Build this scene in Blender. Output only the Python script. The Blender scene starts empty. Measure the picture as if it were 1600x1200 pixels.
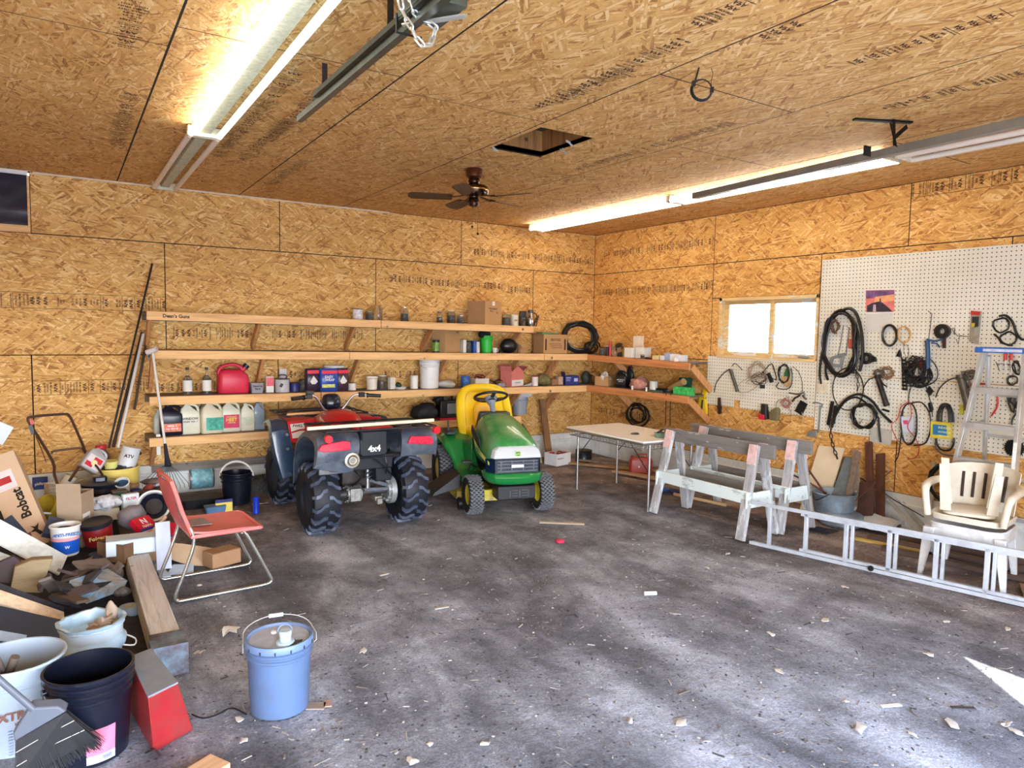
import bpy, math, random
from math import sin, cos, pi, radians as rad
from mathutils import Matrix, Vector, Euler, noise as mnoise
random.seed(7)
SC = bpy.context.scene
COL = SC.collection
# ---------------------------------------------------------------- camera (solved from the sheet joints of walls and ceiling)
CX, CY, CZ = -6.9895, -8.605, 1.8717
YAW, PITCH, ROLL, FOC = 0.56897, -0.07463, 0.01716, 1098.04
FW = Vector((sin(YAW)*cos(PITCH), cos(YAW)*cos(PITCH), sin(PITCH)))
RT0 = Vector((cos(YAW), -sin(YAW), 0)); UP0 = RT0.cross(FW)
RTV = RT0*cos(ROLL) + UP0*sin(ROLL); UPV = -RT0*sin(ROLL) + UP0*cos(ROLL)
CAMP = Vector((CX, CY, CZ))
def ray(px, py):
    return FW + RTV*((px-800)/FOC) + UPV*((600-py)/FOC)
def on(px, py, ax, val):
    d = ray(px, py); t = (val-CAMP[ax])/d[ax]
    return CAMP + d*t
def fl(px, py, z=0.0): return on(px, py, 2, z)          # point on a level plane
def bk(px, py, d=0.0): return on(px, py, 1, -d)          # point d in front of the back wall
def rw(px, py, d=0.0): return on(px, py, 0, -d)          # point d in front of the right wall
def mp(n, P): return n*(Vector(P)-CAMP).dot(FW)/FOC      # metres spanned by n pixels at P
cd = bpy.data.cameras.new('camera'); cam = bpy.data.objects.new('camera', cd); COL.objects.link(cam)
cam.matrix_world = Matrix(((RTV.x, UPV.x, -FW.x, CX), (RTV.y, UPV.y, -FW.y, CY), (RTV.z, UPV.z, -FW.z, CZ), (0, 0, 0, 1)))
cd.sensor_width = 36; cd.lens = 36*FOC/1600; cd.clip_start = 0.05; cd.clip_end = 200
SC.camera = cam
# ---------------------------------------------------------------- materials
def lin(c):
    return tuple(((x/255)/12.92 if x/255 <= .04045 else ((x/255+.055)/1.055)**2.4) for x in c) + (1,)
_M = {}
class NT:
    def __init__(s, name):
        s.m = bpy.data.materials.new(name); s.m.use_nodes = True; s.n = s.m.node_tree.nodes; s.l = s.m.node_tree.links
        s.b = s.n['Principled BSDF']
    def N(s, t, **k):
        n = s.n.new(t)
        for a, v in k.items():
            if a == 'i':
                for kk, vv in v.items():
                    if hasattr(vv, 'is_output') or isinstance(vv, bpy.types.NodeSocket): s.l.new(vv, n.inputs[kk])
                    else: n.inputs[kk].default_value = vv
            else: setattr(n, a, v)
        return n
    def math(s, op, a, b=None, c=None, clamp=False):
        n = s.n.new('ShaderNodeMath'); n.operation = op; n.use_clamp = clamp
        for k, v in enumerate((a, b, c)):
            if v is None: continue
            if isinstance(v, (int, float)): n.inputs[k].default_value = v
            else: s.l.new(v, n.inputs[k])
        return n.outputs[0]
    def mix(s, f, a, b, blend='MIX'):
        n = s.n.new('ShaderNodeMix'); n.data_type = 'RGBA'; n.blend_type = blend
        for k, v in ((0, f), (6, a), (7, b)):
            if isinstance(v, (int, float, tuple)): n.inputs[k].default_value = v
            else: s.l.new(v, n.inputs[k])
        return n.outputs[2]
    def mapping(s, vec, rot=(0,0,0), scale=(1,1,1), loc=(0,0,0)):  # scale, then rotate
        return s.N('ShaderNodeMapping', i={'Vector': vec, 'Rotation': rot, 'Scale': scale, 'Location': loc}).outputs[0]
    def noise(s, vec, scale, detail=2, rough=.5, dist=0):
        return s.N('ShaderNodeTexNoise', i={'Vector': vec, 'Scale': scale, 'Detail': detail, 'Roughness': rough, 'Distortion': dist})
    def ramp(s, f, pts):
        n = s.n.new('ShaderNodeValToRGB'); s.l.new(f, n.inputs[0]); e = n.color_ramp.elements
        while len(e) < len(pts): e.new(.5)
        for k, (p, c) in enumerate(pts):
            e[k].position = p; e[k].color = c if len(c) == 4 else lin(c)
        return n.outputs[0]
    def bump(s, h, strength=.3, dist=.01):
        n = s.N('ShaderNodeBump', i={'Height': h, 'Strength': strength, 'Distance': dist}); s.l.new(n.outputs[0], s.b.inputs['Normal'])
    def base(s, c): s.l.new(c, s.b.inputs['Base Color'])
    def coord(s, k='Object'): return s.n.new('ShaderNodeTexCoord').outputs[k]
def mt(c, rough=.5, metal=0, var=.12, sc=9, trans=0, emit=0, bump=0, dirt=0, dcol=(96,82,70), alpha=1, coat=0):
    key = (c, rough, metal, var, sc, trans, emit, bump, dirt, dcol, alpha, coat)
    if key in _M: return _M[key]
    t = NT('mat_%02x%02x%02x' % c); b = t.b
    b.inputs['Roughness'].default_value = rough; b.inputs['Metallic'].default_value = metal
    if trans: b.inputs['Transmission Weight'].default_value = trans; b.inputs['IOR'].default_value = 1.3
    if coat: b.inputs['Coat Weight'].default_value = coat
    base = lin(c)
    if emit:
        b.inputs['Emission Color'].default_value = base; b.inputs['Emission Strength'].default_value = emit
    if var or dirt or bump:
        co = t.coord(); nz = t.noise(co, sc, 4, .6)
        d = tuple(x*(1-var) for x in base[:3]) + (1,); u = tuple(min(1, x*(1+var)) for x in base[:3]) + (1,)
        col = t.ramp(nz.outputs[0], [(.3, d), (.7, u)])
        if dirt:
            n2 = t.noise(t.mapping(co, loc=(3, 7, 1)), sc*.6, 5, .7)
            f = t.ramp(n2.outputs[0], [(.5-dirt*.25, (0,0,0,1)), (.72-dirt*.2, (1,1,1,1))])
            col = t.mix(t.math('MULTIPLY', f, min(1, dirt+.2)), col, lin(dcol))
        t.base(col)
        if bump: t.bump(nz.outputs[0], bump, .01)
    else: b.inputs['Base Color'].default_value = base
    if alpha < 1: b.inputs['Alpha'].default_value = alpha
    _M[key] = t.m
    return t.m
def wood(c, c2=None, axis=0, rough=.75, sc=1.0, grey=0, paint=None, pamt=.5):
    key = ('w', c, c2, axis, sc, grey, paint, pamt)
    if key in _M: return _M[key]
    t = NT('wood_%02x%02x%02x' % c); t.b.inputs['Roughness'].default_value = rough
    c2 = c2 or tuple(int(x*.68) for x in c)
    s = [26*sc]*3; s[axis] = 1.6*sc
    co = t.coord(); v = t.mapping(co, scale=tuple(s))
    n1 = t.noise(v, 1.0, 5, .65, .6)
    col = t.ramp(n1.outputs[0], [(.25, c2), (.5, c), (.75, tuple(min(255, int(x*1.08)) for x in c))])
    kn = t.N('ShaderNodeTexVoronoi', i={'Vector': t.mapping(co, scale=(3, 3, 3)), 'Scale': 1.3})
    col = t.mix(t.ramp(kn.outputs[0], [(.05, (1,1,1,1)), (.09, (0,0,0,1))]), col, lin(tuple(int(x*.45) for x in c)))
    if paint:
        n2 = t.noise(t.mapping(co, scale=tuple(2.2 if k == axis else 7 for k in range(3))), 1.5, 6, .7)
        col = t.mix(t.ramp(n2.outputs[0], [(.62-pamt*.3, (0,0,0,1)), (.66-pamt*.3, (1,1,1,1))]), col, lin(paint))
    t.base(col); t.bump(n1.outputs[0], .25, .004)
    _M[key] = t.m
    return t.m
def osb(name, ax, tint=1.0, sat=(1,1,1), seed=0.0):
    t = NT(name); t.b.inputs['Roughness'].default_value = .72
    co = t.coord(); sp = t.N('ShaderNodeSeparateXYZ', i={0: co})
    cb = t.N('ShaderNodeCombineXYZ', i={0: sp.outputs[ax[0]], 1: sp.outputs[ax[1]], 2: seed})
    base = cb.outputs[0]
    wob = t.noise(base, 14, 2)
    wv = t.N('ShaderNodeVectorMath', operation='SCALE', i={0: wob.outputs['Color'], 'Scale': .010}).outputs[0]
    v0 = t.N('ShaderNodeVectorMath', operation='ADD', i={0: base, 1: wv}).outputs[0]
    tone = None; hgt = None
    for k, (ang, sx, sy, th) in enumerate([(4, 6, 30, 0), (24, 7, 34, .55), (-24, 6.5, 32, .55), (62, 10, 46, .80), (-52, 9, 44, .80), (10, 5.5, 60, .8), (-36, 7.5, 62, .78), (40, 8, 66, .78), (-8, 7, 90, .84)]):
        v = t.N('ShaderNodeMapping', vector_type='TEXTURE', i={'Vector': v0, 'Rotation': (0, 0, rad(ang)), 'Scale': (1/sx, 1/sy, 1), 'Location': (k*.31+seed, k*.57, 0)}).outputs[0]
        vo = t.N('ShaderNodeTexVoronoi', voronoi_dimensions='2D', i={'Vector': v, 'Scale': 1.0})
        sc_ = t.N('ShaderNodeSeparateColor', i={0: vo.outputs['Color']})
        if tone is None: tone = sc_.outputs[1]; hgt = sc_.outputs[2]
        else:
            m = t.math('GREATER_THAN', sc_.outputs[0], th)
            # a thin shadow beside each lifted strand
            sh = t.math('LESS_THAN', vo.outputs['Distance'], .62)
            new = t.math('MULTIPLY', sc_.outputs[1], t.math('ADD', t.math('MULTIPLY', sh, .6), .4))
            a = t.math('MULTIPLY', tone, t.math('SUBTRACT', 1.0, m)); tone = t.math('MULTIPLY_ADD', new, m, a)
            a2 = t.math('MULTIPLY', hgt, t.math('SUBTRACT', 1.0, m)); hgt = t.math('MULTIPLY_ADD', sc_.outputs[2], m, a2)
    gr = t.noise(t.mapping(v0, scale=(14, 160, 1)), 1.0, 3, .7)
    tone2 = t.math('ADD', t.math('MULTIPLY', tone, .72), t.math('MULTIPLY', gr.outputs[0], .34))
    K = lambda c: tuple(min(255, x*tint*s) for x, s in zip(c, sat))
    col = t.ramp(tone2, [(.08, K((112,64,32))), (.18, K((178,122,64))), (.32, K((222,172,104))), (.66, K((236,190,120))), (.84, K((249,216,158))), (1.0, K((255,240,200)))])
    lf = t.noise(base, .9, 3, .6)
    col = t.mix(1.0, col, t.ramp(lf.outputs[0], [(.3, (.86,.81,.74,1)), (.7, (1,1,1,1))]), 'MULTIPLY')
    t.base(col); t.bump(hgt, .35, .004)
    return t.m
# ---------------------------------------------------------------- geometry collector
_T = {}
class G:
    def __init__(s): s.v = []; s.f = []; s.mi = []; s.c = 0; s.X = Matrix.Identity(4)
    def at(s, *a, **k): s.X = TR(*a, **k); return s
    def m(s, i): s.c = i; return s
    def add(s, vs, fs):
        o = len(s.v); X = s.X
        s.v += [X @ Vector(p) for p in vs]; s.f += [tuple(i+o for i in f) for f in fs]; s.mi += [s.c]*len(fs); return s
    def box(s, c, d, rz=0, rx=0, ry=0, tp=1.0):
        R = Euler((rx, ry, rz)).to_matrix(); c = Vector(c); h = [x/2 for x in d]; vs = []
        for z in (-1, 1):
            k = tp if z > 0 else 1
            for x, y in ((-1,-1), (1,-1), (1,1), (-1,1)): vs.append(c + R @ Vector((x*h[0]*k, y*h[1]*k, z*h[2])))
        return s.add(vs, [(3,2,1,0), (4,5,6,7), (0,1,5,4), (1,2,6,5), (2,3,7,6), (3,0,4,7)])
    def b2(s, a, b):   # box by two corners
        return s.box([(a[i]+b[i])/2 for i in range(3)], [abs(b[i]-a[i]) for i in range(3)])
    def plank(s, p0, p1, w, t, up=(0,0,1)):   # board from p0 to p1, w across, t along up
        p0 = Vector(p0); p1 = Vector(p1); a = (p1-p0).normalized(); u = Vector(up); sd = a.cross(u)
        if sd.length < 1e-4: sd = a.cross(Vector((0,1,0)))
        sd.normalize(); u = sd.cross(a); vs = []
        for p in (p0, p1):
            for x, y in ((-1,-1), (1,-1), (1,1), (-1,1)): vs.append(p + sd*x*w/2 + u*y*t/2)
        return s.add(vs, [(0,1,2,3), (7,6,5,4), (0,4,5,1), (1,5,6,2), (2,6,7,3), (3,7,4,0)])
    def cyl(s, p0, p1, r0, r1=None, n=16, caps=True):
        r1 = r0 if r1 is None else r1; p0 = Vector(p0); p1 = Vector(p1); a = (p1-p0).normalized()
        u = a.orthogonal().normalized(); w = a.cross(u); vs = []
        for p, r in ((p0, r0), (p1, r1)):
            for k in range(n): q = 2*pi*k/n; vs.append(p + u*cos(q)*r + w*sin(q)*r)
        fs = [(k, (k+1) % n, n+(k+1) % n, n+k) for k in range(n)]
        if caps: fs += [tuple(range(n-1, -1, -1)), tuple(range(n, 2*n))]
        return s.add(vs, fs)
    def tube(s, pts, r, n=8, closed=False, caps=True, smooth=0):
        pts = [Vector(p) for p in pts]
        if smooth: pts = cr(pts, smooth, closed)
        L = len(pts); vs = []; pu = None
        for i, p in enumerate(pts):
            a = (pts[(i+1) % L] if (closed or i < L-1) else p) - (pts[i-1] if (closed or i > 0) else p)
            a = a.normalized() if a.length > 1e-9 else Vector((0,0,1))
            u = a.orthogonal().normalized() if pu is None else (pu - a*pu.dot(a))
            u = u.normalized() if u.length > 1e-6 else a.orthogonal().normalized(); pu = u; w = a.cross(u)
            rr = r[i*(len(r)-1)//max(1, L-1)] if isinstance(r, (list, tuple)) else r
            for k in range(n): q = 2*pi*k/n; vs.append(p + u*cos(q)*rr + w*sin(q)*rr)
        fs = []
        for i in range(L if closed else L-1):
            j = (i+1) % L
            fs += [(i*n+k, i*n+(k+1) % n, j*n+(k+1) % n, j*n+k) for k in range(n)]
        if caps and not closed: fs += [tuple(range(n-1, -1, -1)), tuple(range((L-1)*n, L*n))]
        return s.add(vs, fs)
    def lathe(s, prof, c=(0,0,0), n=24, R=None, closed=False, caps=True):
        c = Vector(c); vs = []; fs = []; L = len(prof)
        for r, z in prof:
            for k in range(n):
                q = 2*pi*k/n; p = Vector((r*cos(q), r*sin(q), z)); vs.append(c + (R @ p if R else p))
        for i in range(L if closed else L-1):
            j = (i+1) % L
            fs += [(i*n+k, i*n+(k+1) % n, j*n+(k+1) % n, j*n+k) for k in range(n)]
        if not closed and caps:
            if prof[0][0] > 1e-6: fs.append(tuple(range(n-1, -1, -1)))
            if prof[-1][0] > 1e-6: fs.append(tuple(range((L-1)*n, L*n)))
        return s.add(vs, fs)
    def prism(s, pts, h0, h1, ax=2):   # polygon extruded along an axis
        def mk(p, h): return {2: (p[0], p[1], h), 1: (p[0], h, p[1]), 0: (h, p[0], p[1])}[ax]
        n = len(pts); vs = [mk(p, h0) for p in pts] + [mk(p, h1) for p in pts]
        return s.add(vs, [tuple(range(n-1, -1, -1)), tuple(range(n, 2*n))] + [(k, (k+1) % n, n+(k+1) % n, n+k) for k in range(n)])
    def loft(s, rings, caps=True, closed=True):
        n = len(rings[0]); vs = [p for r in rings for p in r]; fs = []
        for i in range(len(rings)-1):
            for k in range(n if closed else n-1): fs.append((i*n+k, i*n+(k+1) % n, (i+1)*n+(k+1) % n, (i+1)*n+k))
        if caps and closed: fs += [tuple(range(n-1, -1, -1)), tuple(range((len(rings)-1)*n, len(rings)*n))]
        return s.add(vs, fs)
    def ball(s, c, r, n=14, m=9):
        r = (r, r, r) if isinstance(r, (int, float)) else r
        prof = [(sin(pi*i/m), -cos(pi*i/m)) for i in range(m+1)]; c = Vector(c); vs = []; fs = []
        for a, z in prof:
            for k in range(n): q = 2*pi*k/n; vs.append(c + Vector((a*cos(q)*r[0], a*sin(q)*r[1], z*r[2])))
        for i in range(m): fs += [(i*n+k, i*n+(k+1) % n, (i+1)*n+(k+1) % n, (i+1)*n+k) for k in range(n)]
        return s.add(vs, fs)
    def sheet(s, grid, th=.002):   # a curved sheet with real thickness
        R = len(grid); C = len(grid[0]); P = [[Vector(p) for p in row] for row in grid]; vs = []; 
        def nrm(i, j):
            a = P[min(i+1, R-1)][j]-P[max(i-1, 0)][j]; b = P[i][min(j+1, C-1)]-P[i][max(j-1, 0)]; c = a.cross(b)
            return c.normalized() if c.length > 1e-12 else Vector((0,0,1))
        for sg in (0, 1):
            for i in range(R):
                for j in range(C): vs.append(P[i][j] + nrm(i, j)*th*sg)
        o = R*C; fs = []
        for i in range(R-1):
            for j in range(C-1):
                q = (i*C+j, i*C+j+1, (i+1)*C+j+1, (i+1)*C+j); fs.append(q[::-1] if 0 else q[::-1]); fs.append(tuple(x+o for x in q))
        rim = [j for j in range(C)] + [i*C+C-1 for i in range(1, R)] + [(R-1)*C+j for j in range(C-2, -1, -1)] + [i*C for i in range(R-2, 0, -1)]
        L = len(rim)
        for k in range(L): a, b = rim[k], rim[(k+1) % L]; fs.append((a, b, b+o, a+o))
        return s.add(vs, fs)
    def text(s, txt, size, M, ext=.0006, al='CENTER'):   # raised lettering, M maps text x/y plane
        k = (txt, al)
        if k not in _T:
            cu = bpy.data.curves.new('t', 'FONT'); cu.body = txt; cu.align_x = al; cu.align_y = 'CENTER'; cu.size = 1; cu.resolution_u = 2; cu.offset = .032
            o = bpy.data.objects.new('t', cu); COL.objects.link(o); bpy.context.view_layer.update()
            me = bpy.data.meshes.new_from_object(o); _T[k] = ([tuple(v.co) for v in me.vertices], [tuple(p.vertices) for p in me.polygons])
            bpy.data.objects.remove(o); bpy.data.curves.remove(cu); bpy.data.meshes.remove(me)
        vs, fs = _T[k]; return s.add([M @ Vector((x*size, y*size, ext)) for x, y, z in vs], fs)
def TR(loc=(0,0,0), rz=0, rx=0, ry=0, s=1):
    return Matrix.Translation(loc) @ Euler((rx, ry, rz)).to_matrix().to_4x4() @ Matrix.Scale(s, 4)
def face(o, right, up):   # matrix with text plane x=right y=up
    r = Vector(right).normalized(); u = Vector(up).normalized(); n = r.cross(u)
    return Matrix(((r.x, u.x, n.x, o[0]), (r.y, u.y, n.y, o[1]), (r.z, u.z, n.z, o[2]), (0,0,0,1)))
def cr(P, k=4, closed=False):
    P = [Vector(p) for p in P]; n = len(P); out = []
    for i in range(n if closed else n-1):
        a = P[(i-1) % n] if (closed or i > 0) else P[0]; b = P[i]; c = P[(i+1) % n]; d = P[(i+2) % n] if (closed or i < n-2) else P[-1]
        for j in range(k):
            t = j/k; out.append(.5*((2*b)+(c-a)*t+(2*a-5*b+4*c-d)*t*t+(3*b-a-3*c+d)*t**3))
    if not closed: out.append(P[-1])
    return out
def rnd(a, b): return random.uniform(a, b)
def obj(name, g, mats, parent=None, loc=(0,0,0), rz=0, rx=0, ry=0, bevel=0, sub=0, ang=38, label=None):
    me = bpy.data.meshes.new(name); me.from_pydata([tuple(v) for v in g.v], [], g.f)
    for m_ in (mats if isinstance(mats, (list, tuple)) else [mats]): me.materials.append(m_)
    me.polygons.foreach_set('material_index', g.mi); me.update()
    if ang: 
        me.shade_smooth(); me.set_sharp_from_angle(angle=rad(ang))
    o = bpy.data.objects.new(name, me); COL.objects.link(o)
    o.location = loc; o.rotation_euler = (rx, ry, rz)
    if parent: o.parent = parent
    if bevel:
        b = o.modifiers.new('bevel', 'BEVEL'); b.width = bevel; b.segments = 2; b.limit_method = 'ANGLE'; b.angle_limit = rad(40)
    if sub:
        b = o.modifiers.new('sub', 'SUBSURF'); b.levels = sub; b.render_levels = sub
    if label: o['label'] = label
    return o
def tag(o, label, cat, group=None, kind=None):
    if label: o['label'] = label
    if cat: o['category'] = cat
    if group: o['group'] = group
    if kind: o['kind'] = kind
    return o
def thing(name, label, cat, loc=(0,0,0), rz=0, rx=0, ry=0, group=None):
    o = bpy.data.objects.new(name, None); COL.objects.link(o); o.empty_display_size = .1
    o.location = loc; o.rotation_euler = (rx, ry, rz); return tag(o, label, cat, group)
def struct(name, g, mats, **k):
    o = obj(name, g, mats, **k); o['kind'] = 'structure'; return o
def kids(o): return [c for c in bpy.data.objects if c.parent == o]
def dup(o, parent=None, **k):
    c = o.copy(); COL.objects.link(c); c.parent = parent
    for ch in kids(o): dup(ch, c)
    for a, v in k.items():
        if a in ('label', 'group'): c[a] = v
        elif a == 'rz': c.rotation_euler[2] = v
        elif a == 'rot': c.rotation_euler = v
        else: setattr(c, a, v)
    return c
# ---------------------------------------------------------------- common materials
WHITE = mt((232,232,228), .45, var=.05); DIRTYW = mt((222,222,214), .55, var=.08, dirt=.35, dcol=(150,140,125))
BLACK = mt((22,22,26), .4, var=.2); RUBBER = mt((30,31,36), .62, var=.3, sc=20, bump=.2); DKMET = mt((52,54,60), .45, metal=.7, dirt=.3)
STEEL = mt((190,190,190), .32, metal=.9, var=.1); ALU = mt((205,208,212), .35, metal=.75, var=.08, sc=14)
RUST = mt((92,52,38), .85, var=.4, sc=24, bump=.4); CARD = mt((190,150,104), .85, var=.06, sc=5); CARDD = mt((160,124,84), .85, var=.08)
PINE = wood((238,192,134), (206,150,94), 0); PINEY = wood((206,140,84), (168,104,58), 1); PINEZ = wood((206,146,88), (170,112,64), 2)
GREYW = wood((140,132,124), (92,84,78), 0); GREYWY = wood((150,142,134), (98,90,84), 1); GREYWZ = wood((150,146,142), (96,92,90), 2)
INK = mt((62,30,24), .8, var=.3, sc=30); PAPER = mt((232,230,222), .8, var=.03)
def glassm(c=(235,240,238)):
    return mt(c, .06, var=0, trans=.92)
GLASS = glassm()
# ---------------------------------------------------------------- room shell
ZC = 3.375; TT = .33; S, Rr = 2.44, 1.22
OS_B = osb('osb_back', (0, 2), 1.0, (1.0, .99, .93)); OS_R = osb('osb_right', (1, 2), 1.0, (1.0, .96, .86), 5.0); OS_C = osb('osb_ceiling', (1, 0), .97, (1.0, .98, .95), 11.0)
DARKGAP = mt((30,18,12), .95, var=.2)
GAP = .010
def sheets(g, cells, ax, pl, th=.011, GAP=GAP):
    # cells: (u0,u1,v0,v1) rectangles on the plane; small joints between them show the dark backing
    for u0, u1, v0, v1 in cells:
        a = [0]*3; b = [0]*3; ua, va = [i for i in range(3) if i != ax]
        a[ua] = u0+GAP/2; b[ua] = u1-GAP/2; a[va] = v0+GAP/2; b[va] = v1-GAP/2; a[ax] = pl; b[ax] = pl+th
        g.b2(a, b)
def nails(g, ax, pl, lines):
    for (u0, v0), (u1, v1) in lines:
        n = max(1, int(math.hypot(u1-u0, v1-v0)/.2))
        for k in range(n+1):
            t = k/max(1, n); p = [0]*3; ua, va = [i for i in range(3) if i != ax]
            p[ua] = u0+(u1-u0)*t+rnd(-.01, .01); p[va] = v0+(v1-v0)*t+rnd(-.004, .004); p[ax] = pl
            d = [0]*3; d[ax] = .0022; q = [p[i]+d[i]*(-1) for i in range(3)]
            g.cyl(p, q, .0045, n=6)
XL = -9.6; YF = -9.9
def grid(u0, u1, v0, v1, first, step=S):
    out = []; e = [u1]; x = first
    while x > u0: e.append(x); x -= step
    e.append(u0)
    return [(e[k+1], e[k], v0, v1) for k in range(len(e)-1) if e[k]-e[k+1] > .01]
zb = [TT, TT+Rr, TT+2*Rr, ZC]
# back wall
g = G(); cells = []
cells += grid(-7.262, 0, zb[0], zb[1], -2.38); cells += [(XL, -7.262, zb[0], zb[1])]
cells += grid(XL, 0, zb[1], zb[2], -1.1465)
BX = -7.232   # right edge of the blacked out opening
cells += [c for c in grid(BX, 0, zb[2], ZC, -2.35)] + [(XL, -8.6, zb[2], ZC)]
sheets(g, cells, 1, 0.0); g.m(1).b2((XL-.1, .002, -.2), (BX, .06, zb[2])).b2((BX, .002, -.2), (0.1, .06, ZC+.3)).b2((XL-.1, .012, zb[2]), (-8.6, .06, ZC+.3)).b2((-8.6, .012, ZC-.01), (BX, .06, ZC+.3)).m(0)
g.m(2); nl = []
for z in (zb[1], zb[2]): nl += [((XL, z+.03), (0, z+.03)), ((XL, z-.03), (0, z-.03))]
for c in cells: nl += [((c[0]+.03, c[2]), (c[0]+.03, c[3])), ((c[1]-.03, c[2]), (c[1]-.03, c[3]))]
nails(g, 1, 0, nl)
wall_back = struct('wall_back', g, [OS_B, DARKGAP, mt((40,34,30), .5)])
# right wall with window opening
WY0, WY1, WZ0, WZ1 = -3.89, -2.51, 1.60, 2.335
g = G(); cells = grid(YF, 0, zb[0], zb[1], -2.38)
cells += [(YF, -4.82-.9, zb[1], zb[2]), (-5.72, WY0, zb[1], zb[2]), (WY0, -2.38, WZ1, zb[2]), (WY1, -2.38, zb[1], WZ1), (-2.38, 0, zb[1], zb[2]), (WY0, WY1, zb[1], WZ0)]
cells += grid(YF, 0, zb[2], ZC, -2.38)
sheets(g, cells, 0, 0.0)
g.m(1); 
for a, b in (((.002, YF-.12, -.2), (.1, .06, WZ0)), ((.002, YF-.12, WZ1), (.1, .06, ZC+.3)), ((.002, YF-.12, WZ0), (.1, WY0, WZ1)), ((.002, WY1, WZ0), (.1, .06, WZ1))): g.b2(a, b)
g.m(2); nl = []
for z in (zb[1], zb[2]): nl += [((YF, z+.03), (0, z+.03)), ((YF, z-.03), (0, z-.03))]
for c in cells: nl += [((c[0]+.03, c[2]), (c[0]+.03, c[3]))]
nails(g, 0, 0, nl)
wall_right = struct('wall_right', g, [OS_R, DARKGAP, mt((40,34,30), .5)])
# left wall (outside the frame), front wall with the open doorway the photo was taken from
g = G(); g.b2((XL-.1, YF-.12, -.2), (XL, 0.06, ZC+.3)); struct('wall_left', g, osb('osb_left', (1, 2), 1.0, (1, .99, .93), 3.0))
g = G(); DX0, DX1, DZ = -9.3, -3.3, 2.22
g.b2((XL, YF, 0), (DX0, YF-.12, ZC+.02)); g.b2((DX0, YF, DZ), (DX1, YF-.12, ZC+.02))
# unseen wedge hole added in the front wall to shape the floor's sun patch
yo = (YF, YF-.12)
def pq(pts): g.prism([(x, ZC+.02 if z == ZC else z) for x, z in pts], YF-.12, YF, 1)
pq([(DX1, 0), (0, 0), (0, 2.0), (DX1, 2.0)]); pq([(-2.53, 2.0), (0, 2.0), (0, ZC), (-2.53, ZC)])
TZ = 2.83
pq([(DX1, 2.0), (-3.25, 2.0), (-2.53, TZ), (-2.53, ZC), (DX1, ZC)])
struct('wall_front', g, osb('osb_front', (0, 2), 1.0, (1, .99, .93), 8.0))
# ceiling with hatch hole
HX0, HX1, HY0, HY1 = -3.985, -3.46, -4.23, -3.50
g = G(); cA = -6.4667; xs = [cA+k*Rr for k in range(-3, 6)]; xs = [XL] + [x for x in xs if XL+.05 < x < -.05] + [0]
tr = [-3.0, -1.2, -.62+-.0, -3.07+1.0, -3.07, -1.9, -2.5, -1.0]
cells = []
for k in range(len(xs)-1):
    off = {-1: 0}.get(k, 0)
    x0, x1 = xs[k], xs[k+1]
    ph = -3.07 if k % 2 else -1.85
    if abs(x0-cA) < .01: ph = -2.15
    if abs(x0-(cA+Rr)) < .01: ph = -4.35+0*S
    if abs(x0-(cA+2*Rr)) < .01: ph = -3.07
    if abs(x0-(cA+3*Rr)) < .01: ph = -2.0
    y = ph
    while y+S < 0: y += S
    ys = [0]
    while y > YF: ys.append(y); y -= S
    ys.append(YF)
    for j in range(len(ys)-1):
        a, b = ys[j+1], ys[j]
        if x0 <= HX0 < x1 and a < HY1 and b > HY0:
            if x0 < HX0-.01: cells.append((x0, HX0+GAP, a, b))
            if HX1 < x1: cells.append((HX1-GAP, x1, a, b))
            if b > HY1: cells.append((HX0, HX1, HY1, b))
            if a < HY0: cells.append((HX0, HX1, a, HY0))
        else: cells.append((x0, x1, a, b))
sheets(g, cells, 2, ZC, GAP=.013)
g.m(1).b2((XL, YF-.15, ZC+.0015), (HX0, 0, ZC+.05)).b2((HX1, YF-.15, ZC+.0015), (0, 0, ZC+.05)).b2((HX0, YF, ZC+.0015), (HX1, HY0, ZC+.05)).b2((HX0, HY1, ZC+.0015), (HX1, 0, ZC+.05))
g.m(2); nails(g, 2, ZC+.002, [((x+.03*s_, YF), (x+.03*s_, 0)) for x in xs[1:-1] for s_ in (-1, 1)])
ceiling = struct('ceiling', g, [OS_C, DARKGAP, mt((40,34,30), .5)])
g = G(); z1 = ZC+.22; struct('roof_light_seal', G().b2((XL-.2, YF-.3, ZC+.3), (.2, .1, ZC+.36)), DARKGAP)  # unseen slab added above the ceiling to stop sunlight leaking in
g.b2((HX0-.02, HY0, ZC+.012), (HX0, HY1, z1)).b2((HX1, HY0, ZC+.012), (HX1+.02, HY1, z1)).b2((HX0, HY0-.02, ZC+.012), (HX1, HY0, z1)).b2((HX0, HY1, ZC+.012), (HX1, HY1+.02, z1))
h = thing('attic_hatch', 'square open attic hatch framed in wood in the particle board ceiling', 'hatch', ((HX0+HX1)/2, (HY0+HY1)/2, ZC))
def rel(gg, c): 
    gg.v = [v-Vector(c) for v in gg.v]; return gg
c0 = ((HX0+HX1)/2, (HY0+HY1)/2, ZC)
obj('frame', rel(g, c0), wood((150,104,56), (90,56,28), 2), h)
obj('cover_panel', rel(G().b2((HX0-.02, HY0-.02, z1), (HX1+.02, HY1+.02, z1+.02)), c0), mt((52,48,44), .9), h)
for (x, y) in ((HX0+.02, HY1-.02), (HX1-.12, HY0+.2), (HX1-.01, HY0+.42)):
    g = G().sheet([[(x+i*.02+rnd(-.01,.01), y+j*.015, ZC+.01-i*.012+rnd(-.008,.01)) for j in range(3)] for i in range(4)], .002)
    obj('torn_plastic', rel(g, c0), mt((190,196,200), .5), h)
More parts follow.
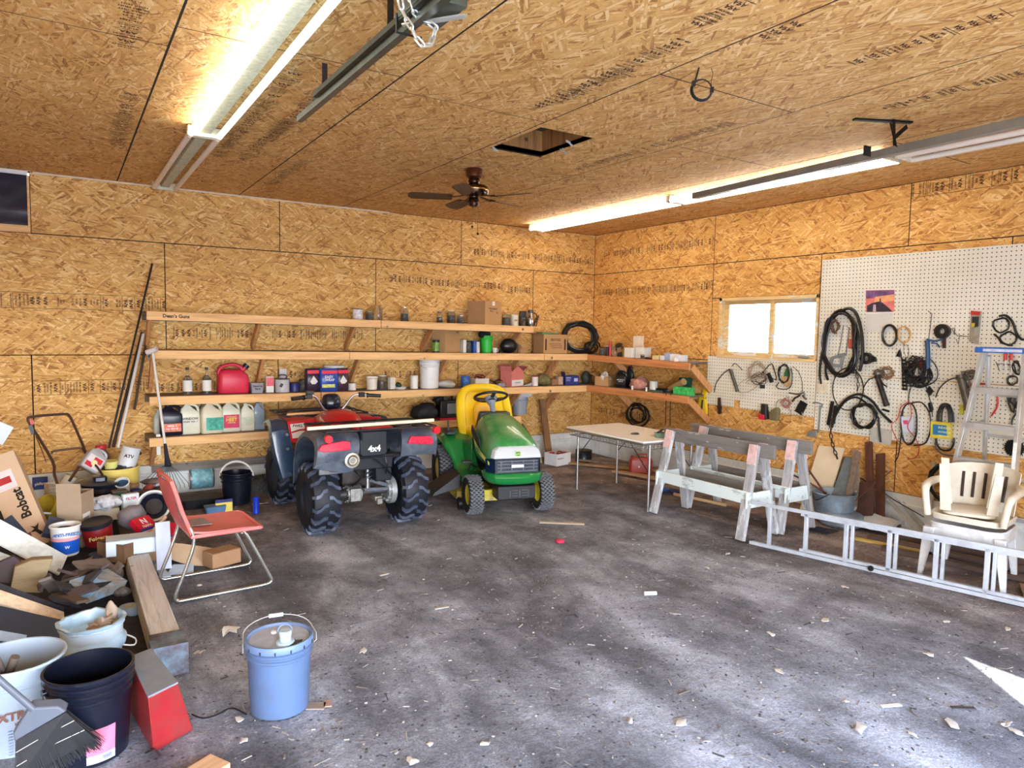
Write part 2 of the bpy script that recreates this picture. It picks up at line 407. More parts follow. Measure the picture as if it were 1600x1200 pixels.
# floor
t = NT('packed_dirt'); co = t.coord(); t.b.inputs['Roughness'].default_value = .93
sp = t.N('ShaderNodeSeparateXYZ', i={0: co})
tr1 = t.noise(t.mapping(co, scale=(.9, .28, 1), rot=(0, 0, rad(-14))), 1.3, 5, .6, .5)
tr2 = t.noise(t.mapping(co, scale=(1, 1, 1), loc=(4, 2, 0)), 2.6, 6, .68, .3)
mx = t.math('ADD', t.math('MULTIPLY', tr1.outputs[0], .62), t.math('MULTIPLY', tr2.outputs[0], .38))
col = t.ramp(mx, [(.34, (68,70,76)), (.44, (102,105,114)), (.52, (138,143,154)), (.59, (174,182,196)), (.67, (206,215,230))])
# dry brown earth towards the walls
def sstep(v, a, b): return t.N('ShaderNodeMapRange', interpolation_type='SMOOTHSTEP', i={'Value': v, 'From Min': a, 'From Max': b}).outputs[0]
wy = sstep(sp.outputs[1], -3.6, -.6); wx = sstep(sp.outputs[0], -2.6, -.6)
f = t.math('MAXIMUM', wy, wx)
br = t.ramp(tr2.outputs[0], [(.35, (88,72,64)), (.5, (132,108,92)), (.65, (176,152,130))])
col = t.mix(t.math('MULTIPLY', f, .75), col, br)
fine = t.noise(co, 90, 5, .75); col = t.mix(.55, col, t.ramp(fine.outputs[0], [(.36, (.18,.18,.20,1)), (.5, (.5,.5,.5,1)), (.64, (.86,.86,.86,1))]), 'OVERLAY')
sk = t.N('ShaderNodeTexVoronoi', i={'Vector': t.mapping(co, scale=(30, 30, 30)), 'Scale': 1.0, 'Randomness': 1.0})
sk2 = t.N('ShaderNodeSeparateColor', i={0: sk.outputs['Color']})
spk = t.math('MULTIPLY', t.math('LESS_THAN', sk.outputs['Distance'], t.math('MULTIPLY', sk2.outputs[1], .22)), t.math('GREATER_THAN', sk2.outputs[0], .6))
col = t.mix(t.math('MULTIPLY', spk, .8), col, lin((196,194,190)))
spd = t.math('MULTIPLY', t.math('LESS_THAN', sk.outputs['Distance'], .25), t.math('LESS_THAN', sk2.outputs[0], .2))
col = t.mix(t.math('MULTIPLY', spd, .7), col, lin((40,38,40)))
t.base(col)
hb = t.math('ADD', t.math('MULTIPLY', fine.outputs[0], .5), t.math('MULTIPLY', t.noise(co, 22, 5, .6).outputs[0], 1.2))
t.bump(hb, .55, .02); DIRT = t.m
g = G(); NX, NY = 60, 60
def fz(x, y):
    n = mnoise.noise(Vector((x*1.3, y*.9, 3)))*.008 + mnoise.noise(Vector((x*4, y*3.3, 9)))*.004
    return n-.006
rows = [[(XL+(0-XL)*i/NX, YF-.2+(.02-YF+.2)*j/NY, fz(XL+(0-XL)*i/NX, YF+(0-YF)*j/NY)) for j in range(NY+1)] for i in range(NX+1)]
vs = [p for r_ in rows for p in r_]; g.add(vs, [(i*(NY+1)+j, (i+1)*(NY+1)+j, (i+1)*(NY+1)+j+1, i*(NY+1)+j+1) for i in range(NX) for j in range(NY)])
struct('floor', g, DIRT)
g = G(); g.b2((-60, -60, -.3), (40, YF-.2, -.02)); struct('ground_outside', g, mt((176,172,165), .9))
# painted skirting: two shaped boards and a lower face on both walls
def skirt(g, flat):
    for a, b in ((.0, .205), (.215, .245), (.255, TT)):
        pass
PAINTW = mt((236,242,242), .45, var=.05, sc=4, dirt=.25, dcol=(160,158,150))
def prof(d0, z):   # (out from wall, height)
    return [(0, -.02), (.022, -.02), (.022, .205), (.034, .212), (.034, .236), (.016, .246), (.016, TT-.004), (.006, TT), (0, TT)]
P_ = prof(0, 0)
g = G(); g.loft([[(x, -d, z) for d, z in P_] for x in (XL, 0)]); struct('baseboard_back', g, PAINTW)
g = G(); g.loft([[(-d, y, z) for d, z in P_] for y in (0, YF)]); struct('baseboard_right', g, PAINTW)
# grey boards lying against the top of the skirting under the shelves
g = G(); g.plank((-6.2, -.032, .288), (-1.9, -.032, .288), .03, .075); o_ = obj('wall_cleat', rel(g, (-4, 0, .288)), GREYW, loc=(-4, 0, .288)); tag(o_, 'long grey weathered board nailed along the white skirting below the lowest shelf', 'board')
# trim: thin strip at the head of the back wall, dark gap on the right
g = G(); g.b2((-7.2, -.008, ZC-.016), (-3.4, 0, ZC)); struct('trim_1', g, mt((226,214,196), .7))
g = G(); g.b2((-7.62, -.02, 3.335), (BX-.01, 0, ZC)); struct('trim_2', g, WHITE)
g = G(); g.b2((-8.6, -.016, zb[2]), (BX, .05, zb[2]+.07)).b2((BX-.02, .0, zb[2]+.07), (BX, .05, 3.335)); struct('trim_3', g, PINE)
g = G(); gx = [[(-8.6+1.35*i/24, .03+.012*mnoise.noise(Vector((i*.9, j*.8, 2))), zb[2]+.07+(.535)*j/12) for j in range(13)] for i in range(25)]
g.sheet(gx, .002)
o_ = obj('plastic_sheet', g, mt((16,20,40), .22, var=.3)); tag(o_, 'black plastic sheet stretched over the high opening in the back wall', 'plastic sheet')
# window in the right wall
w_ = bpy.data.objects.new('window_1', None); COL.objects.link(w_); w_['kind'] = 'structure'; w_.location = (0, (WY0+WY1)/2, WZ0)
wc = (0, (WY0+WY1)/2, WZ0); WOODW = wood((232,200,140), (206,168,108), 1, paint=(226,228,226), pamt=.3)
g = G(); T_ = .045
g.b2((-.02, WY1-T_, WZ0), (.1, WY1, WZ1)).b2((-.02, WY0, WZ0), (.1, WY0+.03, WZ1)).b2((-.02, WY0, WZ1-.04), (.1, WY1, WZ1)).b2((-.03, WY0, WZ0-.01), (.1, WY1, WZ0+.025))
g.b2((.05, WY0+.03, WZ1-.085), (.09, WY1-T_, WZ1-.04)).b2((.05, WY0+.03, WZ0+.025), (.09, WY1-T_, WZ0+.07)).b2((.05, WY1-T_-.05, WZ0+.07), (.09, WY1-T_, WZ1-.085)).b2((.05, WY0+.03, WZ0+.07), (.09, WY0+.07, WZ1-.085))
obj('window_frame', rel(g, wc), WOODW, w_, bevel=.003)
ym = WY1-.045-.05-.62
g = G(); g.b2((.03, ym-.055, WZ0+.025), (.09, ym, WZ1-.04)); obj('window_mullion', rel(g, wc), WOODW, w_, bevel=.003)
t = NT('window_glass'); t.b.inputs['Transmission Weight'].default_value = 1; t.b.inputs['Roughness'].default_value = .05; t.b.inputs['IOR'].default_value = 1.15
co = t.coord(); n = t.noise(co, 3.5, 5, .6); t.base(t.ramp(n.outputs[0], [(.38, (196,218,232)), (.56, (250,252,253))]))
for a, b in ((WY0+.07, ym-.055), (ym, WY1-T_-.05)):
    g = G(); g.b2((.065, a, WZ0+.07), (.069, b, WZ1-.085)); obj('window_pane', rel(g, wc), t.m, w_)
# ---------------------------------------------------------------- daylight
W = bpy.data.worlds.new('world'); SC.world = W; W.use_nodes = True
wn = W.node_tree.nodes; wl = W.node_tree.links; bg = wn['Background']
wt = wn.new('ShaderNodeTexCoord'); ws = wn.new('ShaderNodeSeparateXYZ'); wl.new(wt.outputs['Generated'], ws.inputs[0])
wr = wn.new('ShaderNodeValToRGB'); wl.new(ws.outputs[2], wr.inputs[0]); e = wr.color_ramp.elements
e[0].position = 0; e[0].color = lin((236,238,240)); e[1].position = .6; e[1].color = lin((150,188,238)); wl.new(wr.outputs[0], bg.inputs[0]); bg.inputs[1].default_value = 13
sun = bpy.data.lights.new('sun', 'SUN'); sun.energy = 14; sun.angle = .006; sun.color = (1, .93, .8); so = bpy.data.objects.new('sun', sun); COL.objects.link(so)
el = math.atan2(TZ, (-6.664-YF+.12)); so.rotation_euler = Vector((0, cos(el), -sin(el))).to_track_quat('-Z', 'Y').to_euler()
def portal(loc, sx, sy, d):
    a = bpy.data.lights.new('portal', 'AREA'); a.shape = 'RECTANGLE'; a.size = sx; a.size_y = sy; a.cycles.is_portal = True
    o = bpy.data.objects.new('portal', a); COL.objects.link(o); o.location = loc; o.rotation_euler = Vector(d).to_track_quat('-Z', 'Z').to_euler(); return o
portal(((DX0+DX1)/2, YF-.06, DZ/2), DX1-DX0, DZ, (0, 1, 0)); portal((.08, (WY0+WY1)/2, (WZ0+WZ1)/2), WY1-WY0, WZ1-WZ0, (-1, 0, 0))
SC.view_settings.view_transform = 'Standard'; SC.view_settings.look = 'None'; SC.view_settings.gamma = 1; SC.view_settings.exposure = 1.22; SC.view_settings.use_curve_mapping = False
cy = SC.cycles; cy.max_bounces = 7; cy.diffuse_bounces = 4; cy.glossy_bounces = 3; cy.transmission_bounces = 6; cy.transparent_max_bounces = 6
cy.sample_clamp_indirect = 8; cy.caustics_reflective = False; cy.caustics_refractive = False; cy.use_denoising = True
# ---------------------------------------------------------------- ceiling fixtures
TUBEON = mt((255,250,238), .5, var=0, emit=7.5); TUBEBLUE = mt((206,232,240), .5, var=0, emit=.55); TUBEOFF = mt((246,234,220), .4, var=.02)
FIXW = mt((206,206,184), .55, var=.15, sc=40, dirt=.3, dcol=(150,160,110))
def fluoro(x, y0, y1, a, b, label, z=ZC, lens=False):
    L = y0-y1; h = thing('fluorescent_light', label, 'light fixture', (x, (y0+y1)/2, z), group='fluorescent tube fixtures on the ceiling')
    g = G()
    for s_ in (-1, 1): pass
    g.loft([[(u, yy, w) for u, w in ((-.05, 0), (-.04, -.055), (.04, -.055), (.05, 0))] for yy in (-L/2+.01, L/2-.01)]); obj('housing', g, FIXW, h, bevel=.003)
    for yy in (-1, 1):
        obj('end_cap', G().box((0, yy*(L/2-.012), -.045), (.24, .024, .075)), mt((222,212,186), .5), h, bevel=.006)
    for s_, m_ in ((-1, a), (1, b)):
        obj('fluorescent_tube', G().cyl((s_*.10, -L/2+.02, -.066), (s_*.10, L/2-.02, -.066), .022, n=12), m_, h)
    return h
XR = -1.325
fluoro(XR, -.30, -2.98, TUBEON, TUBEON, 'lit twin tube fluorescent fixture reaching the back corner of the room')
fluoro(XR, -3.0, -5.38, TUBEON, TUBEON, 'lit twin tube fluorescent fixture running beside the long grey rail')
fluoro(XR+.06, -5.42, -7.86, TUBEOFF, TUBEOFF, 'unlit twin tube fluorescent fixture on the right hand ceiling row')
fluoro(-6.045, -.27, -2.74, TUBEOFF, TUBEOFF, 'unlit dusty fluorescent fixture ending at the back wall above the shelves')
fluoro(-6.045, -2.76, -5.9, TUBEON, TUBEBLUE, 'dusty fluorescent fixture with one bright tube and one pale blue tube')
# overhead door rail on the right row
def rail(name, label, p0, p1, prof_, m_, cat='rail'):
    p0 = Vector(p0); p1 = Vector(p1); h = thing(name, label, cat, (p0+p1)/2); L = (p1-p0).length; a = math.atan2(p1.x-p0.x, -(p1.y-p0.y))
    h.rotation_euler[2] = a
    g = G(); g.loft([[(u, yy, w) for u, w in prof_] for yy in (-L/2, L/2)]); obj('rail_channel', g, m_, h); return h
pA = (-1.60, -3.45, 3.2); q0 = fl(1085, 302, 3.22); q1 = fl(1600, 183, 3.22)
h = rail('door_track', 'long grey steel overhead door track hung beside the lit right hand fixtures', (q0.x, q0.y, 3.22), (q1.x+(q1.x-q0.x)*.4, q1.y+(q1.y-q0.y)*.4, 3.22), [(-.03,0), (-.03,-.055), (.03,-.055), (.03,-.05), (-.024,-.05), (-.024,-.005), (.03,-.005), (.03,0)], mt((150,152,150), .4, metal=.6, var=.1))
hp = fl(1400, 205, 3.3); 
g = G()
def inv(h_, p): return h_.matrix_basis.inverted() @ Vector(p)
HM = mt((24,22,22), .5, metal=.5)
for dx, w in ((-.035, .0), (.035, .06)):
    g.plank((hp.x+dx, hp.y+w, ZC), (hp.x+dx*.3, hp.y, 3.2), .03, .004, up=(0, 1, 0))
g.plank((hp.x-.28, hp.y+.14, ZC-.01), (hp.x+.1, hp.y-.05, ZC-.012), .035, .012)
g.plank((hp.x+.1, hp.y-.02, ZC-.03), (hp.x-.02, hp.y, 3.25), .03, .004, up=(0, 1, 0))
g2 = G(); g2.v = [h.matrix_basis.inverted() @ v for v in g.v]; g2.f = g.f; g2.mi = g.mi; obj('hanger_bracket', g2, HM, h, label='black perforated hanger bracket')
qs = fl(1355, 235, 3.2); g = G(); g.v = []; g.box((0,0,0), (.075, .012, .07)); g.v = [h.matrix_basis.inverted() @ (v+Vector((qs.x, qs.y, 3.195))) for v in g.v]; obj('splice_plate', g, DKMET, h)
# chain opener rail on the left
e0 = fl(468, 182, 3.2); e1 = fl(655, 22, 3.2)
h = thing('opener_rail', 'dark steel opener rail hanging under the ceiling, chain at its near end', 'rail', e0)
dv = (e1-e0); dv.z = 0; L = dv.length*1.5; h.rotation_euler[2] = math.atan2(dv.y, dv.x)
RM = mt((110,116,110), .3, metal=.85, var=.2)
def bar(u0, u1, pr, nm, m_): obj(nm, G().loft([[(xx, y_, z_) for y_, z_ in pr] for xx in (u0, u1)]), m_, h)
bar(0, L, [(-.018,0), (-.018,-.035), (.018,-.035), (.018,0)], 'lower_channel', RM)
bar(.42, L, [(-.045,.0), (-.045,.028), (-.019,.028), (-.019,.0)], 'side_rail', mt((84,90,86), .3, metal=.85, var=.2)); bar(.42, L, [(.019,.002), (.019,.03), (.035,.03), (.035,.002)], 'side_rail', RM); bar(.3, L, [(-.004,.001), (-.004,.05), (.004,.05), (.004,.001)], 'web', DKMET)
for u in (.5, L*.55): obj('hanger', G().plank((u, 0, .05), (u, 0, ZC-3.2), .03, .004, up=(1, 0, 0)), DKMET, h)
ub = dv.length*.93; obj('strap', G().tube([(ub, -.05, .035), (ub, -.05, -.045), (ub+.02, .06, -.05)], .006, 6), BLACK, h)
g = G(); g.box((dv.length+.02, .05, .045), (.26, .2, .07)); obj('mount_plate', g, mt((96,108,104), .35, metal=.7), h, bevel=.004)
g = G(); g.plank((dv.length-.1, -.03, -.02), (dv.length+.1, .17, -.0), .035, .006); obj('bracket', g, mt((206,206,196), .4, metal=.5), h)
cp = fl(655, 55, 3.1); CH = mt((222,226,222), .3, metal=.7)
h = thing('chain', 'loop of bright steel chain dangling from the opener rail', 'chain', cp)
def chain(parent, pts, r=.0035, ll=.034, w=.011, m_=CH, nm='chain_link'):
    P = cr(pts, 8); d = 0; out = [P[0]]
    for a, b in zip(P, P[1:]):
        d += (b-a).length
        if d >= ll*.78: out.append(b); d = 0
    for i in range(len(out)-1):
        a, b = out[i], out[i+1]; ax = (b-a).normalized(); u = ax.orthogonal().normalized(); w_ = ax.cross(u)
        if i % 2: u, w_ = w_, u
        c = (a+b)/2; hl = ll/2-w/2; ring = []
        for k in range(10):
            q = 2*pi*k/10; ring.append(c + u*cos(q)*w*.6 + ax*(sin(q)*w*.6+(hl if sin(q) > 0 else -hl)))
        obj(nm, G().tube(ring, r, 6, closed=True), m_, parent)
chain(h, [(-.09, .0, .17), (-.075, .01, .09), (-.035, .0, .02), (0, 0, -.03), (.045, 0, -.035), (.07, .01, .02), (.075, .0, .06), (.02, .02, .075), (-.03, .01, .11), (-.04, 0, .2)], r=.0045, ll=.046, w=.017)
# fan
fc = fl(741, 264, ZC); BRZ = mt((60,36,24), .25, metal=.8, var=.15); BLADE = wood((82,56,36), (46,30,20), 0, rough=.5)
h = thing('ceiling_fan', 'dark bronze five blade ceiling fan with two pull chains', 'ceiling fan', fc)
obj('canopy', G().lathe([(0,0), (.075,0), (.08,-.01), (.072,-.075), (.05,-.09), (.03,-.092)]), mt((96,50,30), .35, metal=.6), h)
obj('motor', G().lathe([(.05,-.09), (.055,-.115), (.045,-.135), (.07,-.15), (.12,-.158), (.135,-.175), (.137,-.215), (.125,-.235), (.08,-.25), (.045,-.255), (.042,-.265), (.048,-.275), (.048,-.33), (.04,-.345), (0,-.35)], n=28), BRZ, h)
obj('band', G().lathe([(.1375,-.187), (.1395,-.19), (.1395,-.2), (.1375,-.203)], n=28), mt((206,160,90), .2, metal=.9), h)
for k, a in enumerate((-36, 36, 108, 180, 252)):
    A = rad(a-24)
    arm = obj('blade_arm', G().plank((.09,0,-.25), (.2,0,-.262), .03, .008).plank((.17,.02,-.262), (.24,.035,-.264), .02, .006).plank((.17,-.02,-.262), (.24,-.035,-.264), .02, .006), BRZ, h, rz=A)
    pr = [(.2,-.05), (.22,-.062), (.5,-.07), (.58,-.066), (.61,-.03), (.61,.03), (.58,.066), (.5,.07), (.22,.062), (.2,.05)]
    g = G(); g.X = TR((0,0,-.265), rx=rad(13)); g.prism(pr, -.004, .004); obj('fan_blade', g, BLADE, h, rz=A)
for dx, l in ((-.03, .2), (.03, .26)):
    pc = obj('pull_chain', G().cyl((dx,-.03,-.33), (dx,-.03,-.33-l), .0018, n=6), BRZ, h); obj('pull_knob', G().ball((dx,-.03,-.33-l-.008), .011), BRZ, pc)
# cable coil hanging from the ceiling
cc = fl(1097, 140, ZC-.12)
g = G()
for j in range(3): g.tube([(cos(q)*(.055+.004*j), .006*j, sin(q)*(.055+.003*j)) for q in [2*pi*k/20 for k in range(20)]], .0035, 6, closed=True)
g.tube([(-.045,0,.03), (-.03,0,.09), (-.02,0,.13)], .005, 6); g.tube([(.055,0,.01), (.05,.0,.05), (.06,0,.09), (.045,0,.13)], .0018, 5).box((-.05,0,.03), (.018,.018,.03)).box((.056,0,.0), (.018,.018,.03))
o = obj('hanging_cable', g, BLACK, loc=cc, rz=-.5); tag(o, 'small coil of black cable hanging from the ceiling seam', 'cable')
# ---------------------------------------------------------------- quad bike
RED = mt((200,28,44), .3, var=.1, coat=.4); REDD = mt((186,40,60), .38, var=.2, sc=14, coat=.3); PLB = mt((52,64,82), .42, var=.25, sc=7, dirt=.35, dcol=(120,126,132)); PLK = mt((20,24,32), .38, var=.2)
def wheel(parent, x, y, r, w, rr, side, rimm, lugs, mode, nm='wheel', tyre=None, steer=0, lugm=None):
    # wheel axle along x, outer face towards side*x
    RX = Matrix.Rotation(pi/2, 3, 'Y')
    h2 = w/2; g = G()
    pr = [(rr, -h2*.72), (rr+.012, -h2*.86), (r*.72+rr*.28, -h2*1.0), (r*.93, -h2*.93), (r*.985, -h2*.62), (r, 0), (r*.985, h2*.62), (r*.93, h2*.93), (r*.72+rr*.28, h2*1.0), (rr+.012, h2*.86), (rr, h2*.72)]
    g.lathe(pr, n=40, R=RX, caps=False)
    def P(th, u, rad_): return (u, cos(th)*rad_, sin(th)*rad_)
    if mode == 'chevron':
        for k in range(lugs):
            for sd in (-1, 1):
                th0 = 2*pi*(k+(.5 if sd > 0 else 0))/lugs; rings = []
                for (u, dt, rd, hh) in ((.0, 0, r-.006, .022), (h2*.30, .02, r-.008, .026), (h2*.55, .13, r-.012, .028), (h2*.85, .17, r*.955, .026), (h2*1.06, .15, r*.86, .016)):
                    wd = .030/r; a = th0+dt
                    rings.append([P(a-wd/2, sd*u, rd-.012), P(a+wd/2, sd*u, rd-.012), P(a+wd/2, sd*(u+.004), rd+hh), P(a-wd/2, sd*(u+.004), rd+hh)])
                g.m(1).loft(rings).m(0)
    else:
        for k in range(lugs):
            for j, u in enumerate((-.74, -.45, -.15, .15, .45, .74)):
                th = 2*pi*(k+(.5 if j % 2 else 0))/lugs; rd = r*(.965 if abs(u) > .6 else .995)
                wd = 2*pi/lugs*.62; sk = .09 if j % 2 else -.09; du = h2*.13; rings = []
                for a, e in ((th-wd/2, -1), (th+wd/2, 1)):
                    rings.append([P(a, u*h2-du+sk*e*.1, rd-.01), P(a, u*h2+du+sk*e*.1, rd-.01), P(a, u*h2+du+sk*e*.1, rd+.010), P(a, u*h2-du+sk*e*.1, rd+.010)])
                g.m(1).loft(rings).m(0)
    t_ = obj(nm, g, [tyre or RUBBER, lugm or tyre or RUBBER], parent, loc=(x, y, r+.0), rz=steer)
    g = G(); s_ = side
    g.lathe([(rr*1.04, -h2*.7), (rr*1.07, -h2*.66), (rr*.96, -h2*.3), (rr*.9, h2*.1), (rr*.55, h2*.14 if mode == 'chevron' else h2*.3), (rr*.42, h2*.3), (.0, h2*.34)], n=28, R=Matrix.Rotation(-pi/2*s_, 3, 'Y')) if 0 else None
    k_ = Matrix.Rotation(s_*pi/2, 3, 'Y')
    g.lathe([(rr*1.0, h2*.70), (rr*1.06, h2*.74), (rr*.98, h2*.60), (rr*.92, h2*.05), (rr*.62, h2*.02), (rr*.5, h2*.16), (rr*.3, h2*.2), (rr*.28, h2*.34), (0, h2*.36)], n=28, R=k_)
    g.lathe([(rr*.95, -h2*.7), (rr*1.02, -h2*.74), (rr*.9, -h2*.5), (rr*.3, -h2*.1), (0, -h2*.1)], n=20, R=k_)
    if mode == 'chevron':
        for k in range(4):
            q = k*pi/2+.4; c = k_ @ Vector((cos(q)*rr*.45, sin(q)*rr*.45, h2*.2)); d = k_ @ Vector((0, 0, .015)); g.cyl(c, c+d, .009, n=6)
    obj('rim', g, rimm, t_)
    return t_
A = thing('quad_bike', 'red and black four wheeled quad bike parked with its knobbly rear tyres facing the room', 'quad bike', (-4.61, -2.27, 0), rad(.5))
RIMD = mt((44,54,74), .4, metal=.5, var=.2, dirt=.25)
TY = mt((17,21,32), .6, var=.3, sc=14); TYL = mt((66,76,98), .42, var=.3, sc=14, dirt=.2, dcol=(110,114,122))
for x in (-.435, .435):
    wheel(A, x, 0, .315, .25, .155, -1 if x < 0 else 1, RIMD, 16, 'chevron', tyre=TY, lugm=TYL)
    wheel(A, x*.98, 1.27, .305, .2, .155, -1 if x < 0 else 1, RIMD, 16, 'chevron', tyre=TY, lugm=TYL)
arc = [(-.51,.73), (-.52,.85), (-.45,.95), (-.2,.985), (.03,.95), (.18,.85), (.27,.70), (.30,.55), (.32,.44)]
for s_ in (-1, 1):
    rows = []
    P2 = cr([(y, z, 0) for y, z in arc], 3)
    for i, p in enumerate(P2):
        y, z = p.x, p.y; row = []; k = i/(len(P2)-1)
        for u, dz, dn in ((.2, 0, 0), (.3, .004, 0), (.42, .0, 0), (.52, -.008, 0), (.565, -.03, .01), (.58, -.075, .02)):
            if k > .55: u = .24+(u-.2)*.92
            cy = -.02; cz = .32; d = Vector((y-cy, z-cz)); L = d.length; f_ = (L+dz)/L
            row.append((s_*u-.04*max(0, 1-k*2), cy+d.x*f_, cz+d.y*f_))
        rows.append(row if s_ > 0 else row[::-1])
    f_ = obj('rear_fender', G().sheet(rows, .006), PLB, A)
    g = G(); lens = [(.27,.79), (.30,.855), (.50,.845), (.53,.79), (.50,.765)] if s_ > 0 else [(.27,.775), (.27,.845), (.33,.86), (.52,.835), (.55,.79), (.50,.77)]
    g.prism([(s_*a-.05, b+.055) for a, b in lens], -.545, -.51, 1); obj('tail_light', g, mt((220,40,70), .25, var=.35, sc=60, coat=.6), f_, bevel=.006)
    xr = s_*(.56 if s_ > 0 else .46)-.05; zr = .95 if s_ > 0 else .935
    obj('reflector', G().cyl((xr, -.55, zr), (xr, -.50, zr), .033, n=20).cyl((xr, -.557, zr), (xr, -.55, zr), .024, n=20), mt((232,34,48), .2, var=.1, coat=.6), f_)
# centre tail section
g = G(); g.prism([(-.21,.77), (-.20,.97), (.05,.97), (.06,.77), (.03,.74), (-.18,.74)], -.46, -.30, 1); bx_ = obj('tail_box', g, PLK, A, bevel=.012)
obj('lettering', G().text('4x4', .078, face((-.07, -.462, .81), (1,0,0), (0,0,1)), .002), WHITE, bx_, label='white lettering')
obj('rear_cowl', G().box((-.06, -.38, .99), (.34, .16, .03), rx=.1), RED, A, bevel=.008)
obj('tail_guard', G().prism([(-.62,.68), (-.54,.76), (-.26,.76), (-.26,.63), (-.34,.61)], -.46, -.42, 1), PLB, A, bevel=.004)
# rack
for nm, pts, r_ in (('rack_frame', [(-.52,-.50,.985), (.52,-.50,.985), (.52,.12,.985), (-.52,.12,.985)], .010), ('rack_loop', [(-.2,-.47,.985), (-.2,-.45,1.05), (.28,-.45,1.05), (.28,-.47,.985)], .008)):
    obj(nm, G().tube(pts, r_, 8, closed=(nm == 'rack_frame')), DKMET, A)
g = G()
for x in (-.36, -.18, 0, .18, .36): g.tube([(x, -.5, .985), (x, .12, .985)], .007, 6)
for y in (-.3, -.1): g.tube([(-.52, y, .985), (.52, y, .985)], .007, 6)
for s_ in (-1, 1): g.tube([(s_*.2, -.48, .98), (s_*.17, -.43, .8)], .009, 6).tube([(s_*.3, .1, .98), (s_*.22, .12, .86)], .009, 6)
obj('rack_bars', g, DKMET, A)
obj('rack_rail', G().plank((-.68, -.49, 1.03), (.50, -.49, 1.04), .03, .028), wood((226,216,190), (190,176,148), 0), A, bevel=.003, label='pale wooden rail')
# bodywork
def sect(y, w, zb, zt, ws=None, k=.62):
    ws = ws or w*k; return [(-w, y, zb), (-w*1.02, y, (zb+zt)/2), (-ws, y, zt-.015), (-ws*.5, y, zt), (ws*.5, y, zt), (ws, y, zt-.015), (w*1.02, y, (zb+zt)/2), (w, y, zb)]
obj('tank_cover', G().loft([sect(.30,.12,.80,.95), sect(.40,.18,.80,1.03), sect(.6,.21,.80,1.065), sect(.8,.20,.8,1.03), sect(.98,.20,.80,.98), sect(1.12,.24,.80,.94)]), RED, A, sub=1)
obj('seat', G().loft([sect(-.34,.12,.88,.93), sect(-.28,.15,.86,.955), sect(0,.16,.86,.96), sect(.25,.14,.86,.945), sect(.42,.13,.86,.975), sect(.52,.10,.88,.99)]), mt((30,28,30), .5, var=.3), A, sub=1)
for s_ in (-1, 1):
    g = G(); g.prism([(.1,.955), (.17,.93), (.175,.84), (.1,.84)], .36, .72, 1) if s_ > 0 else g.prism([(-.1,.955), (-.17,.93), (-.175,.84), (-.1,.84)], .36, .72, 1)
    obj('side_panel', g, RED, A, bevel=.01)
    obj('tank_decal', G().box((s_*.185, .62, .93), (.004, .2, .04), rx=.3).box((s_*.12, .7, 1.0), (.06, .08, .004)), WHITE, A, label='white decal')
    # front fender: red top, black outer guard reaching down behind the wheel
    rows = []
    for y, z in cr([(.74,.84,0), (.86,.925,0), (1.05,.95,0), (1.3,.945,0), (1.5,.90,0), (1.62,.82,0)], 3) and [(p.x, p.y) for p in cr([(.74,.84,0), (.86,.925,0), (1.05,.95,0), (1.3,.945,0), (1.5,.90,0), (1.62,.82,0)], 3)]:
        row = [(s_*u, y, z-dz) for u, dz in ((.14, .03), (.26, 0), (.38, 0), (.46, .02))]; rows.append(row if s_ > 0 else row[::-1])
    ff = obj('front_fender', G().sheet(rows, .006), RED, A)
    g = G(); row = []
    for y, z, u0, u1 in ((1.5, .86, .44, .55), (1.2, .92, .44, .57), (.92, .92, .48, .62), (.80, .84, .48, .64), (.76, .62, .44, .61), (.74, .38, .40, .55)):
        q = [(s_*u0, y, z), (s_*(u0+u1)/2, y-.01, z+.005), (s_*u1, y, z-.012), (s_*(u1+.01), y+.06, z-.05)]; row.append(q if s_ > 0 else q[::-1])
    gd = obj('mud_guard', g.sheet(row, .006), mt((44,66,98), .25, var=.3, sc=6, dirt=.15, dcol=(90,110,130), coat=.3), A)  # blue sheen of the black guard put into its colour
    obj('bolt', G().cyl((s_*.5, .79, .80), (s_*.5, .765, .80), .014, n=10), STEEL, gd); obj('bolt', G().cyl((s_*.5, .76, .66), (s_*.5, .735, .66), .014, n=10), STEEL, gd)
    pr = [(.22,.95), (.50,.93), (.46,.72), (.25,.74)]
    fp = obj('fender_panel', G().prism([(s_*a, b) for a, b in pr], .76, .775, 1), RED, A, bevel=.004)
    if s_ < 0:
        st = obj('paper_label', G().prism([(-.475,.905), (-.33,.915), (-.325,.77), (-.45,.76)], .752, .758, 1), PAPER, fp); obj('handwriting', G().text('PWKS', .036, face((-.40, .7515, .885), (1,0,-.03), (0.03,0,1)), .0005), INK, st)
    obj('foot_well', G().box((s_*.33, .56, .34), (.26, .44, .03)).box((s_*.46, .56, .38), (.02, .44, .08)), PLK, A, bevel=.005)
    obj('footrest_arm', G().tube([(s_*.2, .5, .5), (s_*.45, .45, .37), (s_*.45, .2, .36)], .014, 6), DKMET, A)
obj('engine', G().box((0, .5, .5), (.26, .5, .44)).box((.02, .3, .4), (.34, .3, .25)).cyl((-.16, .45, .45), (.18, .45, .45), .12, n=18), mt((58,60,64), .5, metal=.6, dirt=.5), A, bevel=.01)
obj('frame', G().tube([(-.14,-.35,.78), (-.16,.1,.6), (-.16,.9,.3), (-.16,1.4,.35), (-.14,1.5,.7)], .016, 8, smooth=3).tube([(.14,-.35,.78), (.16,.1,.6), (.16,.9,.3), (.16,1.4,.35), (.14,1.5,.7)], .016, 8, smooth=3).tube([(-.2,-.34,.72), (.2,-.34,.72)], .016).tube([(-.16,1.25,.3), (.16,1.25,.3)], .02).box((0,.8,.26), (.3,1.1,.02)), DKMET, A)
